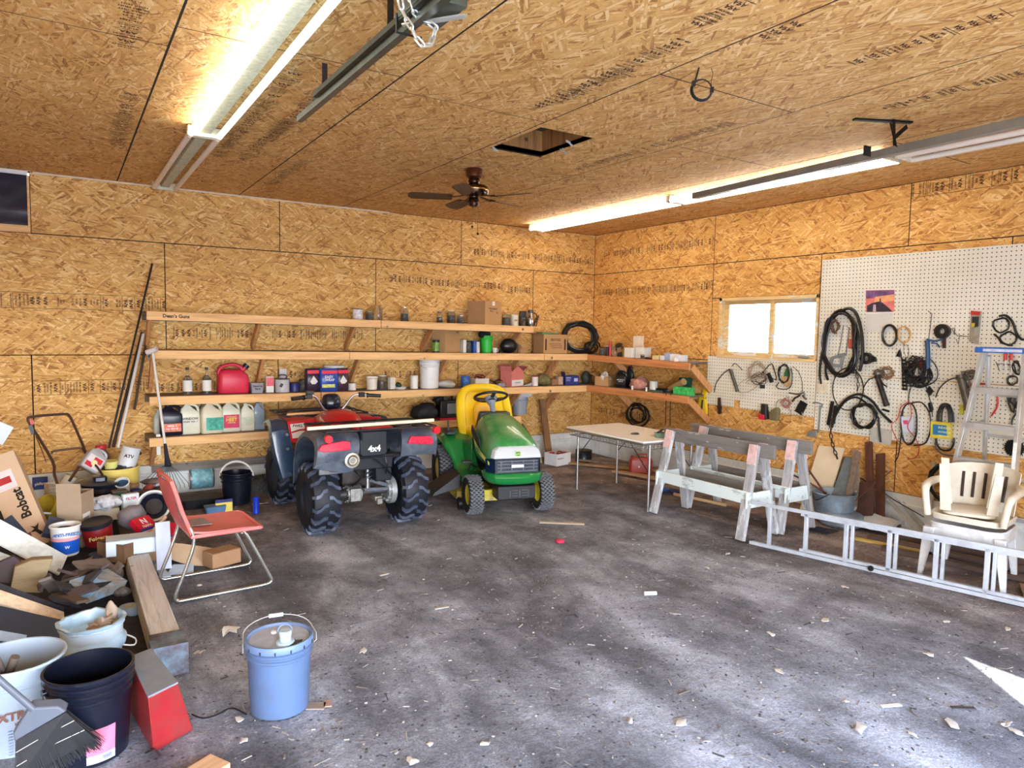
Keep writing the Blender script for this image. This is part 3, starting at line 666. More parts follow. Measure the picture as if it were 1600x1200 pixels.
# drive train seen from behind
DIF = mt((176,176,172), .45, metal=.7, var=.3, sc=30, dirt=.4)
g = G(); g.cyl((-.16,0,.315), (-.04,0,.315), .075, n=20).cyl((-.17,0,.315), (-.155,0,.315), .085, n=20).cyl((-.05,0,.315), (-.03,0,.315), .085, n=20).box((-.1,-.05,.315), (.10,.07,.12)).cyl((-.1,0,.315), (-.1,.3,.33), .05, n=14)
for k in range(8):
    q = k*pi/4; g.cyl((-.178, cos(q)*.072, .315+sin(q)*.072), (-.15, cos(q)*.072, .315+sin(q)*.072), .008, n=6)
obj('differential', g, DIF, A, bevel=.006)
obj('rear_axle', G().cyl((-.32,0,.315), (-.16,0,.315), .04, n=16).cyl((-.03,0,.315), (.33,0,.315), .035, n=16), mt((70,74,80), .5, metal=.5, dirt=.4), A)
obj('swing_arm', G().plank((-.02,-.09,.47), (.30,-.02,.34), .05, .035).plank((-.02,-.07,.36), (.30,-.02,.33), .05, .03).plank((.02,-.08,.47), (.02,-.08,.36), .04, .03, up=(1,0,0)).plank((.3,-.02,.33), (.26,.5,.4), .04, .03), mt((112,120,132), .5, metal=.3, dirt=.3), A, bevel=.004)
g = G(); g.cyl((.25,0,.315), (.30,0,.315), .135, n=30).cyl((.235,0,.315), (.25,0,.315), .09, n=24)
for k in range(10): q = k*pi/5; g.cyl((.22, cos(q)*.1, .315+sin(q)*.1), (.25, cos(q)*.1, .315+sin(q)*.1), .012, n=6)
obj('brake_drum', g, mt((200,202,200), .4, metal=.6, dirt=.2), A)
obj('hitch', G().box((.06,-.2,.30), (.07,.1,.04)).box((.06,-.26,.28), (.05,.05,.05)), mt((160,156,150), .5, metal=.6, dirt=.5), A, bevel=.004)
g = G(); g.tube([(-.0+cos(q)*.035, -.12+sin(q)*.035-.0, .46+.28*q/(2*pi*7)) for q in [2*pi*k/12 for k in range(84)]], .008, 6); sp_ = obj('shock_spring', g, mt((74,82,92), .4, metal=.5), A)
obj('damper', G().cyl((0,-.12,.38), (0,-.12,.78), .018, n=10), STEEL, sp_)
ex = obj('exhaust', G().lathe([(.03,.56), (.055,.54), (.062,.5), (.065,.1), (.05,.0), (.0,-.0)], c=(-.30,.02,.735), n=26, R=Matrix.Rotation(pi/2, 3, 'X')), mt((150,146,138), .4, metal=.7, dirt=.3), A)
obj('tail_pipe', G().lathe([(.062,.50), (.066,.52), (.066,.555), (.05,.56), (.045,.53), (.034,.53), (.034,.57), (.028,.57), (.026,.50), (0,.50)], c=(-.30,.02,.735), n=26, R=Matrix.Rotation(pi/2, 3, 'X')), mt((214,206,190), .35, metal=.6, var=.2), ex)
obj('heat_shield', G().box((-.45,-.42,.66), (.22,.03,.1)).box((-.42,-.445,.655), (.1,.02,.05)), mt((118,122,126), .5, metal=.4, dirt=.4), A, bevel=.006)
obj('cables', G().tube([(-.05,-.3,.72), (.08,-.32,.62), (.2,-.2,.5), (.26,-.05,.42)], .006, 6, smooth=4).tube([(.1,-.3,.70), (.12,-.3,.6), (.18,-.1,.45)], .006, 6, smooth=4).tube([(-.2,-.3,.6), (-.1,-.2,.5), (-.12,-.05,.4)], .008, 6, smooth=4), BLACK, A)
obj('inner_guard', G().box((0,.0,.66), (.4,.5,.16)).box((.13,-.1,.55), (.16,.2,.2)), PLK, A, bevel=.01)
# steering
hb_ = obj('handlebar', G().tube([(-.46,.70,1.165), (-.30,.76,1.175), (-.20,.80,1.165), (-.10,.84,1.03), (0,.84,1.0), (.10,.84,1.03), (.20,.80,1.165), (.30,.76,1.175), (.46,.70,1.165)], .012, 10, smooth=3), STEEL, A)
for s_ in (-1, 1):
    obj('grip', G().cyl((s_*.34,.745,1.17), (s_*.47,.695,1.163), .018, n=14).cyl((s_*.33,.748,1.17), (s_*.345,.742,1.17), .026, n=14), BLACK, hb_)
    obj('brake_lever', G().tube([(s_*.28,.80,1.18), (s_*.34,.82,1.18), (s_*.46,.78,1.172)], [.009,.007,.005], 6, smooth=3), STEEL, hb_)
    obj('control_box', G().box((s_*.28,.765,1.178), (.06,.05,.05)), BLACK, hb_, bevel=.006)
obj('brake_reservoir', G().box((-.26,.80,1.215), (.07,.06,.035)).tube([(-.24,.82,1.2), (-.1,.95,1.25), (-.12,.9,1.0)], .005, 6, smooth=4), BLACK, hb_, bevel=.004)
obj('headlight_pod', G().loft([[(-.07,.82,1.02), (.07,.82,1.02), (.09,.96,1.0), (-.09,.96,1.0)], [(-.11,.80,1.08), (.11,.80,1.08), (.12,1.0,1.06), (-.12,1.0,1.06)], [(-.10,.82,1.16), (.10,.82,1.16), (.11,1.0,1.15), (-.11,1.0,1.15)], [(-.06,.86,1.19), (.06,.86,1.19), (.07,.96,1.19), (-.07,.96,1.19)]]), mt((22,30,44), .25, var=.2), A, sub=2)
obj('steering_stem', G().cyl((0,.92,.8), (0,.86,1.04), .03, n=12), BLACK, A)
obj('front_rack', G().tube([(-.45,1.02,.95), (.45,1.02,.95), (.45,1.65,.95), (-.45,1.65,.95)], .010, 8, closed=True).tube([(-.45,1.25,.95), (.45,1.25,.95)], .008).tube([(-.45,1.45,.95), (.45,1.45,.95)], .008).tube([(-.25,1.02,.95), (-.25,1.65,.95)], .008).tube([(.25,1.02,.95), (.25,1.65,.95)], .008).tube([(-.45,1.02,.95), (-.4,1.0,1.01), (-.1,.99,1.02)], .008, smooth=3).tube([(.3,1.1,.93), (.3,1.1,.99)], .01).tube([(-.3,1.1,.93), (-.3,1.1,.99)], .01), DKMET, A)
obj('rack_board', G().plank((-.42,1.08,.97), (.05,1.1,.97), .05, .02), PINE, A, label='scrap of pale wood on the front rack')
obj('front_bumper', G().tube([(-.2,1.6,.35), (-.22,1.75,.4), (-.22,1.78,.8), (.22,1.78,.8), (.22,1.75,.4), (.2,1.6,.35)], .016, 8, smooth=2), DKMET, A)
# ---------------------------------------------------------------- lawn tractor
GRN = mt((30,136,66), .3, var=.1, sc=5, coat=.5, dirt=.3, dcol=(132,180,140)); GRN2 = mt((22,122,56), .3, var=.08, coat=.5); YEL = mt((244,206,30), .38, var=.05); YELR = mt((222,206,62), .4, var=.1)
L = thing('riding_mower', 'green riding lawn mower with a tall yellow seat and yellow wheel rims', 'lawn mower', (-3.12, -2.50, 0), rad(165))
TM = mt((26,28,32), .7, var=.25, sc=20); TML = mt((104,106,110), .7, var=.2, sc=20)
wheel(L, -.385, 0, .195, .155, .105, -1, YELR, 30, 'turf', lugm=TML, tyre=TM, steer=0); wheel(L, .37, 0, .195, .155, .105, 1, YELR, 30, 'turf', lugm=TML, tyre=TM, steer=0)
wheel(L, -.41, -1.16, .255, .2, .125, -1, YELR, 34, 'turf', lugm=TML, tyre=TM); wheel(L, .43, -1.16, .255, .2, .125, 1, YELR, 34, 'turf', lugm=TML, tyre=TM)
def hs(y, w, zb, zs, zt, wt):
    return [(-w, y, zb), (-w*1.03, y, (zb+zs)/2), (-w*.97, y, zs), (-wt, y, zt-.012), (-wt*.5, y, zt), (wt*.5, y, zt), (wt, y, zt-.012), (w*.97, y, zs), (w*1.03, y, (zb+zs)/2), (w, y, zb)]
hd = obj('hood', G().loft([hs(.30,.25,.62,.66,.735,.20), hs(.22,.275,.50,.68,.79,.215), hs(0,.285,.46,.73,.875,.21), hs(-.25,.275,.44,.78,.95,.19), hs(-.45,.255,.46,.82,.985,.17), hs(-.52,.24,.5,.82,.97,.16)]), GRN, L, sub=1)
def hw(y):
    P_ = [(-.52,.247), (-.45,.263), (-.25,.284), (0,.294), (.22,.283), (.30,.258)]
    for (a, wa), (b, wb) in zip(P_, P_[1:]):
        if y <= b: return wa+(wb-wa)*max(0, (y-a)/(b-a))
    return .258
for s_ in (-1, 1):
    q = s_*.286
    obj('side_vent', G().prism([(-.05,.66), (-.36,.745), (-.42,.80), (-.40,.86), (-.1,.755)], q-.008, q+.006, 0), mt((26,40,48), .5, var=.5, sc=50), hd)
    g = G(); pts = cr([(.26,.565,0), (.1,.60,0), (-.15,.655,0), (-.4,.74,0)], 5); up_ = [(p.x, p.y+.022*min(1, 4*(i/(len(pts)-1))+.3)) for i, p in enumerate(pts)]; dn = [(p.x, p.y-.022) for p in pts]
    st = obj('side_stripe', G().sheet([[(s_*(hw(u_[0])+.004), u_[0], u_[1]), (s_*(hw(d_[0])+.004), d_[0], d_[1])][::s_] for u_, d_ in zip(up_, dn)], .002), mt((240,232,130), .4, var=.03), hd)
    if s_ > 0: obj('lettering', G().text('JOHN DEERE', .034, face((q*1.05, -.05, .632), (0,-.97,.24), (0,.24,.97)), .001), mt((20,70,40), .5), st)
obj('nose_panel', G().loft([[(-.27,.27,.615), (-.25,.335,.615), (.25,.335,.615), (.27,.27,.615)], [(-.25,.26,.70), (-.22,.315,.70), (.22,.315,.70), (.25,.26,.70)], [(-.2,.24,.725), (-.18,.285,.73), (.18,.285,.73), (.2,.24,.725)]]), mt((196,202,206), .3, var=.05), L, bevel=.008)
lg = G(); M_ = face((0, .331, .66), (-1,0,0), (0,0,1))
lg.add([M_ @ Vector(p) for p in ((-.028,-.024,.003), (.028,-.024,.003), (.028,.024,.003), (-.028,.024,.003))], [(0,1,2,3)]).m(1)
lg.add([M_ @ Vector((x*.023, y*.020, .0045)) for x, y in ((-1,-1), (1,-1), (1,1), (-1,1))], [(0,1,2,3)]).m(0)
lg.add([M_ @ Vector((x*.02, y*.018, .006)) for x, y in ((-.9,-.1), (-.3,.2), (.4,.15), (.9,.8), (.6,.1), (.9,-.6), (.3,-.15), (-.4,-.2), (-.8,-.8))], [tuple(range(9))])
obj('badge', lg, [mt((220,214,70), .4, var=0), mt((40,130,70), .4, var=0)], L)
gr_ = obj('grille', G().box((0,.30,.54), (.46,.03,.16)).box((0,.315,.60), (.44,.02,.008)), mt((22,30,46), .4), L, bevel=.004)
g = G()
for z in (.49, .525, .56, .59): g.box((0,.322,z), (.42,.02,.014), rx=-.3)
for x in (-.17, -.06, .06, .17): g.box((x,.319,.54), (.01,.02,.12))
obj('grille_slats', g, mt((104,112,122), .4, var=.1), gr_)
obj('grille_badge', G().box((0,.334,.537), (.13,.006,.03)), mt((228,232,232), .4), gr_, bevel=.003)
for s_ in (-1, 1): obj('headlight', G().loft([[(s_*.235,.33,.475), (s_*.30,.22,.47), (s_*.30,.2,.60), (s_*.235,.32,.615)], [(s_*.225,.31,.475), (s_*.28,.21,.47), (s_*.28,.19,.60), (s_*.225,.30,.615)]]), mt((20,34,60), .12, coat=.8), L)
bp = []
for z, o_, w in ((.34,.0,.25), (.37,.035,.29), (.43,.05,.31), (.465,.03,.31), (.472,-.02,.29)):
    ring = [(w*1.02,.05), (w,.20+o_), (w*.8,.31+o_), (w*.4,.345+o_), (-w*.4,.345+o_), (-w*.8,.31+o_), (-w,.20+o_), (-w*1.02,.05), (-w*.8,.05), (w*.8,.05)]
    bp.append([(a, b, z) for a, b in ring])
obj('front_bumper', G().loft(bp), GRN2, L, sub=1)
bf = obj('front_frame', G().box((0,.22,.265), (.40,.2,.14)).box((0,.05,.27), (.3,.3,.1)), mt((26,26,30), .5, var=.2), L, bevel=.012)
g = G()
for x in (-.08, .02):
    for z in (.235, .262, .289): g.box((x,.322,z), (.06,.006,.008))
for x in (-.12, -.03, .07): g.box((x,.322,.255), (.012,.006,.07))
obj('cast_ribs', g, mt((70,72,76), .5), bf)
obj('front_axle', G().box((0,0,.215), (.56,.06,.05)).cyl((-.3,0,.12), (-.3,0,.26), .018, n=10).cyl((.3,0,.12), (.3,0,.26), .018, n=10), YELR, L, bevel=.004)
obj('mower_deck', G().loft([[(-.48,-.28,.09), (-.3,-.12,.09), (.3,-.12,.09), (.48,-.28,.09), (.48,-.75,.09), (.3,-.95,.09), (-.3,-.95,.09), (-.48,-.75,.09)], [(-.47,-.28,.17), (-.3,-.13,.17), (.3,-.13,.17), (.47,-.28,.17), (.47,-.75,.17), (.3,-.94,.17), (-.3,-.94,.17), (-.47,-.75,.17)], [(-.36,-.34,.21), (-.24,-.24,.21), (.24,-.24,.21), (.36,-.34,.21), (.36,-.7,.21), (.24,-.84,.21), (-.24,-.84,.21), (-.36,-.7,.21)]]), mt((214,190,60), .5, dirt=.5), L)
obj('discharge_chute', G().loft([[(.42,-.36,.19), (.42,-.74,.19), (.42,-.74,.34), (.42,-.36,.34)], [(.72,-.38,.10), (.72,-.80,.10), (.70,-.80,.14), (.70,-.38,.14)]]), mt((30,32,38), .45), L, bevel=.004)
for s_ in (-1, 1): obj('deck_wheel', G().cyl((s_*.44,-.2,.06), (s_*.48,-.2,.06), .06, n=18), BLACK, L)
# body and fenders
for s_ in (-1, 1):
    arc2 = [(-1.56,.46), (-1.58,.58), (-1.5,.665), (-1.3,.69), (-1.0,.685), (-.82,.64), (-.72,.5), (-.66,.38), (-.5,.335), (-.2,.335), (-.06,.36)]
    rows = []
    for y, z in arc2:
        k = 1.06 if y < -.75 else .86
        q = [(s_*.15, y, z+.012), (s_*.3*k, y, z+.012), (s_*.42*k, y, z+.004), (s_*.475*k, y, z-.02), (s_*.488*k, y, z-.07)]; rows.append(q if s_ > 0 else q[::-1])
    obj('rear_fender', G().sheet(rows, .006), GRN2, L, sub=1)
    obj('side_cover', G().loft([[(s_*.15,-.98,.66), (s_*.30,-.75,.62), (s_*.29,-.48,.62), (s_*.27,-.45,.72), (s_*.13,-.98,.7)], [(s_*.15,-.98,.36), (s_*.30,-.78,.35), (s_*.30,-.46,.35), (s_*.28,-.4,.36), (s_*.13,-.98,.36)]]), GRN2, L, bevel=.01)
obj('lever_console', G().box((.40,-1.02,.70), (.10,.26,.03)).box((.40,-1.06,.76), (.02,.02,.13), rx=.2), mt((34,40,50), .4), L, bevel=.006)
obj('pedal', G().tube([(.26,-.30,.42), (.33,-.28,.46), (.36,-.24,.4)], .010, 6).box((.36,-.33,.475), (.1,.06,.02)), BLACK, L)
obj('lettering', G().text('Lawn', .02, face((.42,-.62,.365), (0,1,0), (-1,0,.3)), .001), BLACK, L) if 0 else None
ds = obj('dashboard', G().loft([[(-.2,-.5,.80), (.2,-.5,.80), (.2,-.64,.78), (-.2,-.64,.78)], [(-.17,-.48,.98), (.17,-.48,.98), (.16,-.6,.985), (-.16,-.6,.985)]]), mt((52,58,64), .5), L, bevel=.012)
obj('steering_column', G().cyl((0,-.56,.95), (0,-.66,1.09), .03, n=14).lathe([(.02,0), (.07,.09), (.075,.11), (.0,.115)], c=(0,-.635,1.03), n=20, R=Matrix.Rotation(rad(32), 3, 'X')), mt((130,142,158), .45), L)
RS = Matrix.Rotation(rad(24), 4, 'X'); g = G(); g.X = Matrix.Translation((0,-.68,1.135)) @ RS
g.tube([(cos(q)*.185, sin(q)*.165, 0) for q in [2*pi*k/32 for k in range(32)]], .015, 10, closed=True)
for q in (rad(200), rad(340), rad(90)): g.plank((0,0,-.03), (cos(q)*.18, sin(q)*.16, 0), .04, .012)
g.cyl((0,0,-.05), (0,0,0), .05, n=18); obj('steering_wheel', g, mt((28,30,34), .4), L)
seat0 = len(bpy.data.objects)
# seat: thick rolled rim around a moulded back, deep base
ST = obj('seat', G().loft([[(-.22,-.86,.70), (.22,-.86,.70), (.25,-1.28,.68), (-.25,-1.28,.68)], [(-.24,-.84,.80), (.24,-.84,.80), (.26,-1.28,.78), (-.26,-1.28,.78)]]), YEL, L, bevel=.04)
SY = 0
arcp = [(-.245,-1.12,.70), (-.265,-1.20,.84), (-.262,-1.28,1.02), (-.235,-1.34,1.16), (-.15,-1.375,1.225), (0,-1.385,1.24), (.15,-1.375,1.225), (.235,-1.34,1.16), (.262,-1.28,1.02), (.265,-1.20,.84), (.245,-1.12,.70)]
obj('seat_bolster', G().tube(arcp, .052, 14, smooth=4), YEL, ST)
rows = []
for k in range(9):
    z = .74+.48*k/8; y = -1.17-.17*k/8; w_ = .235*math.sqrt(max(.15, 1-max(0, (z-1.02)/.26)**2))
    rows.append([(w_*u, y-.06*(1-u*u)-.02, z) for u in [-1+j/4 for j in range(9)]])
obj('backrest', G().sheet(rows, .03), YEL, ST)
obj('seat_pad', G().loft([[(x*k_, -1.19-.1*(z-.76)-.03, z) for x, z in ((-.13,.78), (-.14,1.0), (-.1,1.09), (.1,1.09), (.14,1.0), (.13,.78))] for k_ in (1.0,)] + [[(x, -1.15-.1*(z-.76)-.03, z) for x, z in ((-.11,.8), (-.12,.99), (-.08,1.06), (.08,1.06), (.12,.99), (.11,.8))]]), mt((250,196,36), .4, var=.05), ST, bevel=.02)
obj('chassis', G().box((0,-.7,.3), (.28,1.5,.14)).box((0,-1.2,.4), (.4,.4,.3)).cyl((-.3,-1.2,.255), (.3,-1.2,.255), .04, n=12), mt((30,30,34), .5), L)
ST.location = (-.05, .12, -.05); ST.scale = (1.08, 1, 1)
# ---------------------------------------------------------------- wall shelves
def ztop(x): return 2.018 + (x+6.26)*(-.0145)
def zmid(x): return 1.614 + (x+6.23)*(-.0098)
def zlow(x): return 1.130 + (x+6.25)*(-.0062)
def zbot(x): return .695
ZR = {'mid': lambda y: 1.560+y*.016, 'low': lambda y: 1.100-y*.002}
SD = .45
AGED = wood((128,112,96), (84,70,58), 0); AGEDY = wood((128,112,96), (84,70,58), 1)
BRACE = wood((210,152,98), (166,112,66), 2); DBR = wood((98,70,50), (62,44,32), 2)
def shelf(label, x0, x1, zf, braces, dz, splits=(), endx=None, post=()):
    zc = zf((x0+x1)/2); h = thing('wall_shelf', label, 'shelf', ((x0+x1)/2, -SD/2, zc), group='long wooden wall shelves'); ox, oz = (x0+x1)/2, zc
    L_ = lambda x, y, z: (x-ox, y+SD/2, z-oz)
    xs_ = [x0] + [s for s in splits] + [x1]
    obj('shelf_board', G().plank(L_(x0, -SD/2+.02, zf(x0)-.012), L_(x1, -SD/2+.02, zf(x1)-.012), SD-.05, .022), AGED, h)
    for a, b in zip(xs_, xs_[1:]):
        obj('front_board', G().plank(L_(a+.003, -SD+.0, zf(a)-.046), L_(b-.003, -SD, zf(b)-.046), .036, .09), PINE, h, bevel=.003)
    obj('wall_cleat', G().plank(L_(x0, -.02, zf(x0)-.06), L_(x1, -.02, zf(x1)-.06), .036, .07), AGED, h)
    for x in braces:
        obj('brace', G().plank(L_(x, -SD+.06, zf(x)-.05), L_(x, -.02, zf(x)-dz), .036, .085, up=(0,1,0)), BRACE, h, bevel=.002)
    for x in post: obj('post', G().b2(L_(x-.04, -.09, 0), L_(x+.04, -.012, zf(x)-.05)), DBR, h)
    return h, L_
h, L_ = shelf('highest pine wall shelf, carrying glass jars, with handwriting at its far end', -6.26, -1.44, ztop, (-6.22, -5.12, -4.0, -2.95, -1.6), .36, (-3.7,))
obj('handwriting', G().text("Dean's Guns", .05, face(L_(-5.98, -SD-.0185, ztop(-6)-.045), (1,0,-.014), (0,0,1)), .0008), INK, h)
shelf('second pine wall shelf from the top, carrying cardboard boxes and hoses', -6.22, -.47, zmid, (-6.2, -5.08, -3.95, -2.75, -1.62, -.95), .44, (-4.1, -1.25))
shelf('third wall shelf down, carrying the red petrol can and white pails', -6.25, -.47, zlow, (-2.72, -1.6, -.92), .40, (-4.28,), post=(-4.22, -1.75))
h, L_ = shelf('lowest dark topped wall shelf, carrying a row of plastic jugs', -6.26, -1.62, zbot, (-6.2, -4.2, -2.9), .34, (-4.0,))
for nm, z_, dz in (('mid', ZR['mid'], .36), ('low', ZR['low'], .34)):
    y0, y1 = -.0, -2.46; ym_ = (y0+y1)/2
    h = thing('wall_shelf', {'mid': 'upper shelf along the wall with the window, cluttered with white boxes', 'low': 'lower shelf along the wall with the window, with green cartons at its end'}[nm], 'shelf', (-SD/2, ym_, z_(ym_)), group='long wooden wall shelves')
    Q = lambda x, y, z: (x+SD/2, y-ym_, z-z_(ym_))
    g = G(); g.add([Q(*p) for p in ((0,y0,z_(0)), (-SD+.02,y0-.0,z_(0)), (-SD+.02,y1,z_(y1)), (0,y1+.13,z_(y1)), (0,y0,z_(0)-.022), (-SD+.02,y0,z_(0)-.022), (-SD+.02,y1,z_(y1)-.022), (0,y1+.13,z_(y1)-.022))], [(0,1,2,3), (7,6,5,4), (1,5,6,2), (2,6,7,3), (3,7,4,0), (0,4,5,1)])
    obj('shelf_board', g, AGEDY, h)
    obj('front_board', G().plank(Q(-SD, -SD-.0, z_(-SD)-.046), Q(-SD, y1, z_(y1)-.046), .036, .09), wood((216,146,92), (178,110,64), 1), h, bevel=.003)
    for y in ((-.98, -2.43) if nm == 'mid' else (-1.05, -2.4)):
        obj('brace', G().plank(Q(-SD+.06, y, z_(y)-.05), Q(-.02, y+.0, z_(y)-dz), .036, .085, up=(1,0,0)), BRACE, h, bevel=.002)
# ---------------------------------------------------------------- small container builders (base at z = 0)
def jar(P, r, h, lid, fill, label, grp=None, lidh=.014, nm='glass_jar', cat='jar', fillh=.6, neck=.82):
    o = thing(nm, label, cat, P, group=grp)
    obj('glass_body', G().lathe([(0,.001), (r*.94,.001), (r,.008), (r,h*.74), (r*neck,h*.86), (r*neck,h-lidh*.6)], n=18, caps=False), GLASS, o)
    if fill: obj('contents', G().lathe([(0,.006), (r*.88,.006), (r*.9,h*fillh*.97), (r*.5,h*fillh), (0,h*fillh*1.03)], n=14), fill, o)
    if lid: obj('lid', G().lathe([(r*neck*1.06,h-lidh), (r*neck*1.08,h-.002), (r*neck,h), (0,h)], n=18), lid, o)
    return o
def can(P, r, h, m_, label, lid=None, nm='tin_can', cat='can', band=None, rx=0, rz=0, grp=None):
    o = thing(nm, label, cat, P, rz=rz, rx=rx, group=grp)
    obj('can_body', G().lathe([(0,0), (r,0), (r*1.02,.004), (r,.008), (r,h-.008), (r*1.02,h-.004), (r,h)], n=24), m_, o)
    if band: obj('paper_label', G().lathe([(r*1.005,h*.12), (r*1.005,h*.86)], n=24, caps=False), band, o)
    obj('lid', G().lathe([(r*.99,h-.002), (r*1.03,h+.006), (r*.9,h+.009), (0,h+.006)], n=24), lid or STEEL, o)
    return o
def rbox(w, d, k=.18, n=3):   # rounded rectangle outline
    out = []; r = min(w, d)*k
    for cx_, cy_, a0 in ((w/2-r, d/2-r, 0), (-w/2+r, d/2-r, 90), (-w/2+r, -d/2+r, 180), (w/2-r, -d/2+r, 270)):
        for j in range(n+1): a = rad(a0+90*j/n); out.append((cx_+cos(a)*r, cy_+sin(a)*r))
    return out
def jug(P, w, d, h, m_, cap, label, lab=None, rz=0, txt=None, tcol=None, side=1, nm='plastic_jug', cat='jug', grp='plastic jugs on the lowest shelf', labz=(.18,.52), cx=.0):
    o = thing(nm, label, cat, P, rz=rz, group=grp)
    base = rbox(w, d); g = G()
    def ring(z, sx, sy, ox=0): return [(x*sx+ox, y*sy, z) for x, y in base]
    g.loft([ring(0,.92,.9), ring(h*.03,1,1), ring(h*.58,1,1), ring(h*.68,.95,.95), ring(h*.80,.62,.7,-side*w*.12), ring(h*.90,.28,.42,-side*w*.12), ring(h*.95,.24,.34,-side*w*.12)])
    obj('jug_body', g, m_, o, ang=50)
    obj('jug_handle', G().tube([(-side*w*.1,0,h*.90), (side*w*.14,0,h*.93), (side*w*.36,0,h*.86), (side*w*.44,0,h*.72), (side*w*.42,0,h*.6)], w*.075, 8, smooth=3), m_, o)
    obj('cap', G().lathe([(w*.13,h*.94), (w*.13,h), (0,h)], c=(-side*w*.12,0,0), n=14), cap, o)
    if lab:
        lb = obj('paper_label', G().b2((-w*.40+cx*w,-d/2-.0015,h*labz[0]), (w*.40+cx*w,-d/2+.001,h*labz[1])), lab, o)
        if txt:
            g = G()
            for i, (tx, ss) in enumerate(txt): g.text(tx, ss, face((cx*w, -d/2-.002, h*(labz[1]-.07)-i*h*.095), (1,0,0), (0,0,1)), .0005)
            obj('lettering', g, tcol or BLACK, lb)
    return o
def carton(P, w, d, h, label, m_=None, rz=0, flaps=(), txt=None, closed=True, cat='box', nm='cardboard_box', grp=None, tape=None, tcol=None, rx=0, ry=0):
    m_ = m_ or CARD; o = thing(nm, label, cat, P, rz=rz, rx=rx, ry=ry, group=grp); t_ = .004
    g = G()
    if closed: g.b2((-w/2,-d/2,0), (w/2,d/2,h))
    else:
        g.b2((-w/2,-d/2,0), (w/2,d/2,t_)).b2((-w/2,-d/2,t_), (w/2,-d/2+t_,h)).b2((-w/2,d/2-t_,t_), (w/2,d/2,h)).b2((-w/2,-d/2+t_,t_), (-w/2+t_,d/2-t_,h)).b2((w/2-t_,-d/2+t_,t_), (w/2,d/2-t_,h))
    obj('box_body', g, m_, o, bevel=.002)
    for sd, ang, ln in flaps:    # side: n s e w ; angle above horizontal outward; length share
        a = rad(ang)
        if sd in 'sn': y = -d/2 if sd == 's' else d/2; k = -1 if sd == 's' else 1; g = G().plank((0,y,h), (0,y+k*cos(a)*d*ln,h+sin(a)*d*ln), w*.98, t_, up=(0,-k*sin(a),cos(a)))
        else: x = -w/2 if sd == 'w' else w/2; k = -1 if sd == 'w' else 1; g = G().plank((x,0,h), (x+k*cos(a)*w*ln,0,h+sin(a)*w*ln), d*.98, t_, up=(-k*sin(a),0,cos(a)))
        obj('flap', g, m_, o)
    if tape: obj('tape', G().b2((-w*.06,-d/2-.001,h*.82), (w*.10,-d/2,h+.001)), tape, o)
    if txt:
        g = G()
        for tx, ss, x, z in txt: g.text(tx, ss, face((x*w,-d/2-.0008,z*h), (1,0,0), (0,0,1)), .0006)
        obj('printing', g, tcol or INK, o)
    return o
def pail(P, r0, r1, h, m_, label, ribs=(.86,.93), bail=True, lid=None, nm='plastic_pail', cat='pail', rz=0, rx=0, ry=0, grp=None, up=None, bm=None, inner=None, n=36, bgrip=None):
    o = thing(nm, label, cat, P, rz=rz, rx=rx, ry=ry, group=grp); R_ = lambda z: r0+(r1-r0)*z/h; t_ = .004
    pr = [(0,0), (r0-.006,0), (r0,.006)]
    for k in ribs: z = k*h; pr += [(R_(z)-.0,z-.012), (R_(z)+.008,z-.006), (R_(z)+.008,z+.002), (R_(z),z+.008)]
    pr += [(r1,h-.016), (r1+.007,h-.012), (r1+.007,h-.001), (r1+.003,h), (r1-t_,h-.002), (r0-t_,t_), (0,t_)]
    ob = obj('pail_body', G().lathe(pr, n=n), m_ if not inner else m_, o, ang=30)
    if bail is not None and bail is not False:
        zb_ = h*.86; r_ = R_(zb_)+.012
        if up is None: up = 1
        a = rad(75*up) if not isinstance(bail, tuple) else rad(bail[0])
        pts = [(cos(q)*r_, -sin(q)*r_*cos(a)*1.0, zb_+sin(q)*r_*sin(a)*1.05) for q in [pi*k/14 for k in range(15)]]
        bl = obj('bail_handle', G().tube(pts, .0028, 6), bm or STEEL, o)
        for s_ in (-1, 1): obj('handle_ear', G().cyl((s_*(r_-.015),0,zb_), (s_*(r_+.004),0,zb_), .014, n=10), m_, o)
        if bgrip: obj('grip', G().cyl(pts[6], pts[8], .009, n=10), bgrip, bl)
    return o
def blob(g, c, r, n=18, m=12, amp=.25, fr=3, seed=0, zmin=None):
    k0 = len(g.v); g.ball(c, r, n, m); c = Vector(c)
    for i in range(k0, len(g.v)):
        d = g.v[i]-c; q = 1+amp*mnoise.noise(d*fr*8/ (1 if isinstance(r, (int, float)) else 1) + Vector((seed, seed*.7, 0)))
        g.v[i] = c+d*q
        if zmin is not None and g.v[i].z < zmin: g.v[i].z = zmin
    return g
def hosecoil(P, R_, r, n, label, m_, rz=0, spread=.3, tilt=0, nm='hose_coil', cat='hose', squash=.85, grp=None, ends=True, seed=1, rx=0):
    rn = random.Random(seed); pts = []
    for i in range(n*14+1):
        q = 2*pi*i/14; k = q/(2*pi)
        rr = R_*(1+spread*.35*sin(k*2.3+seed)+.05*rn.uniform(-1,1)); pts.append((cos(q)*rr+R_*.06*sin(k*1.7), (-.5+rn.random())*r*2+ (k/n-.5)*r*5, R_*squash+sin(q)*rr*squash))
    zl = min(p[2] for p in pts); pts = [(a, b, c-zl+r) for a, b, c in pts]
    o = obj(nm, G().tube(pts, r, 8, smooth=1), m_, loc=P, rz=rz, rx=rx); return tag(o, label, cat, grp)
def SB(lv, px, py, d):   # spot on a back wall shelf under pixel column px
    p = bk(px, py, d); zf = {'top': ztop, 'mid': zmid, 'low': zlow, 'bot': zbot}[lv]; return Vector((p.x, p.y, zf(p.x)))
def SR(lv, px, py, d):
    p = rw(px, py, d); return Vector((p.x, p.y, ZR[lv](p.y)))
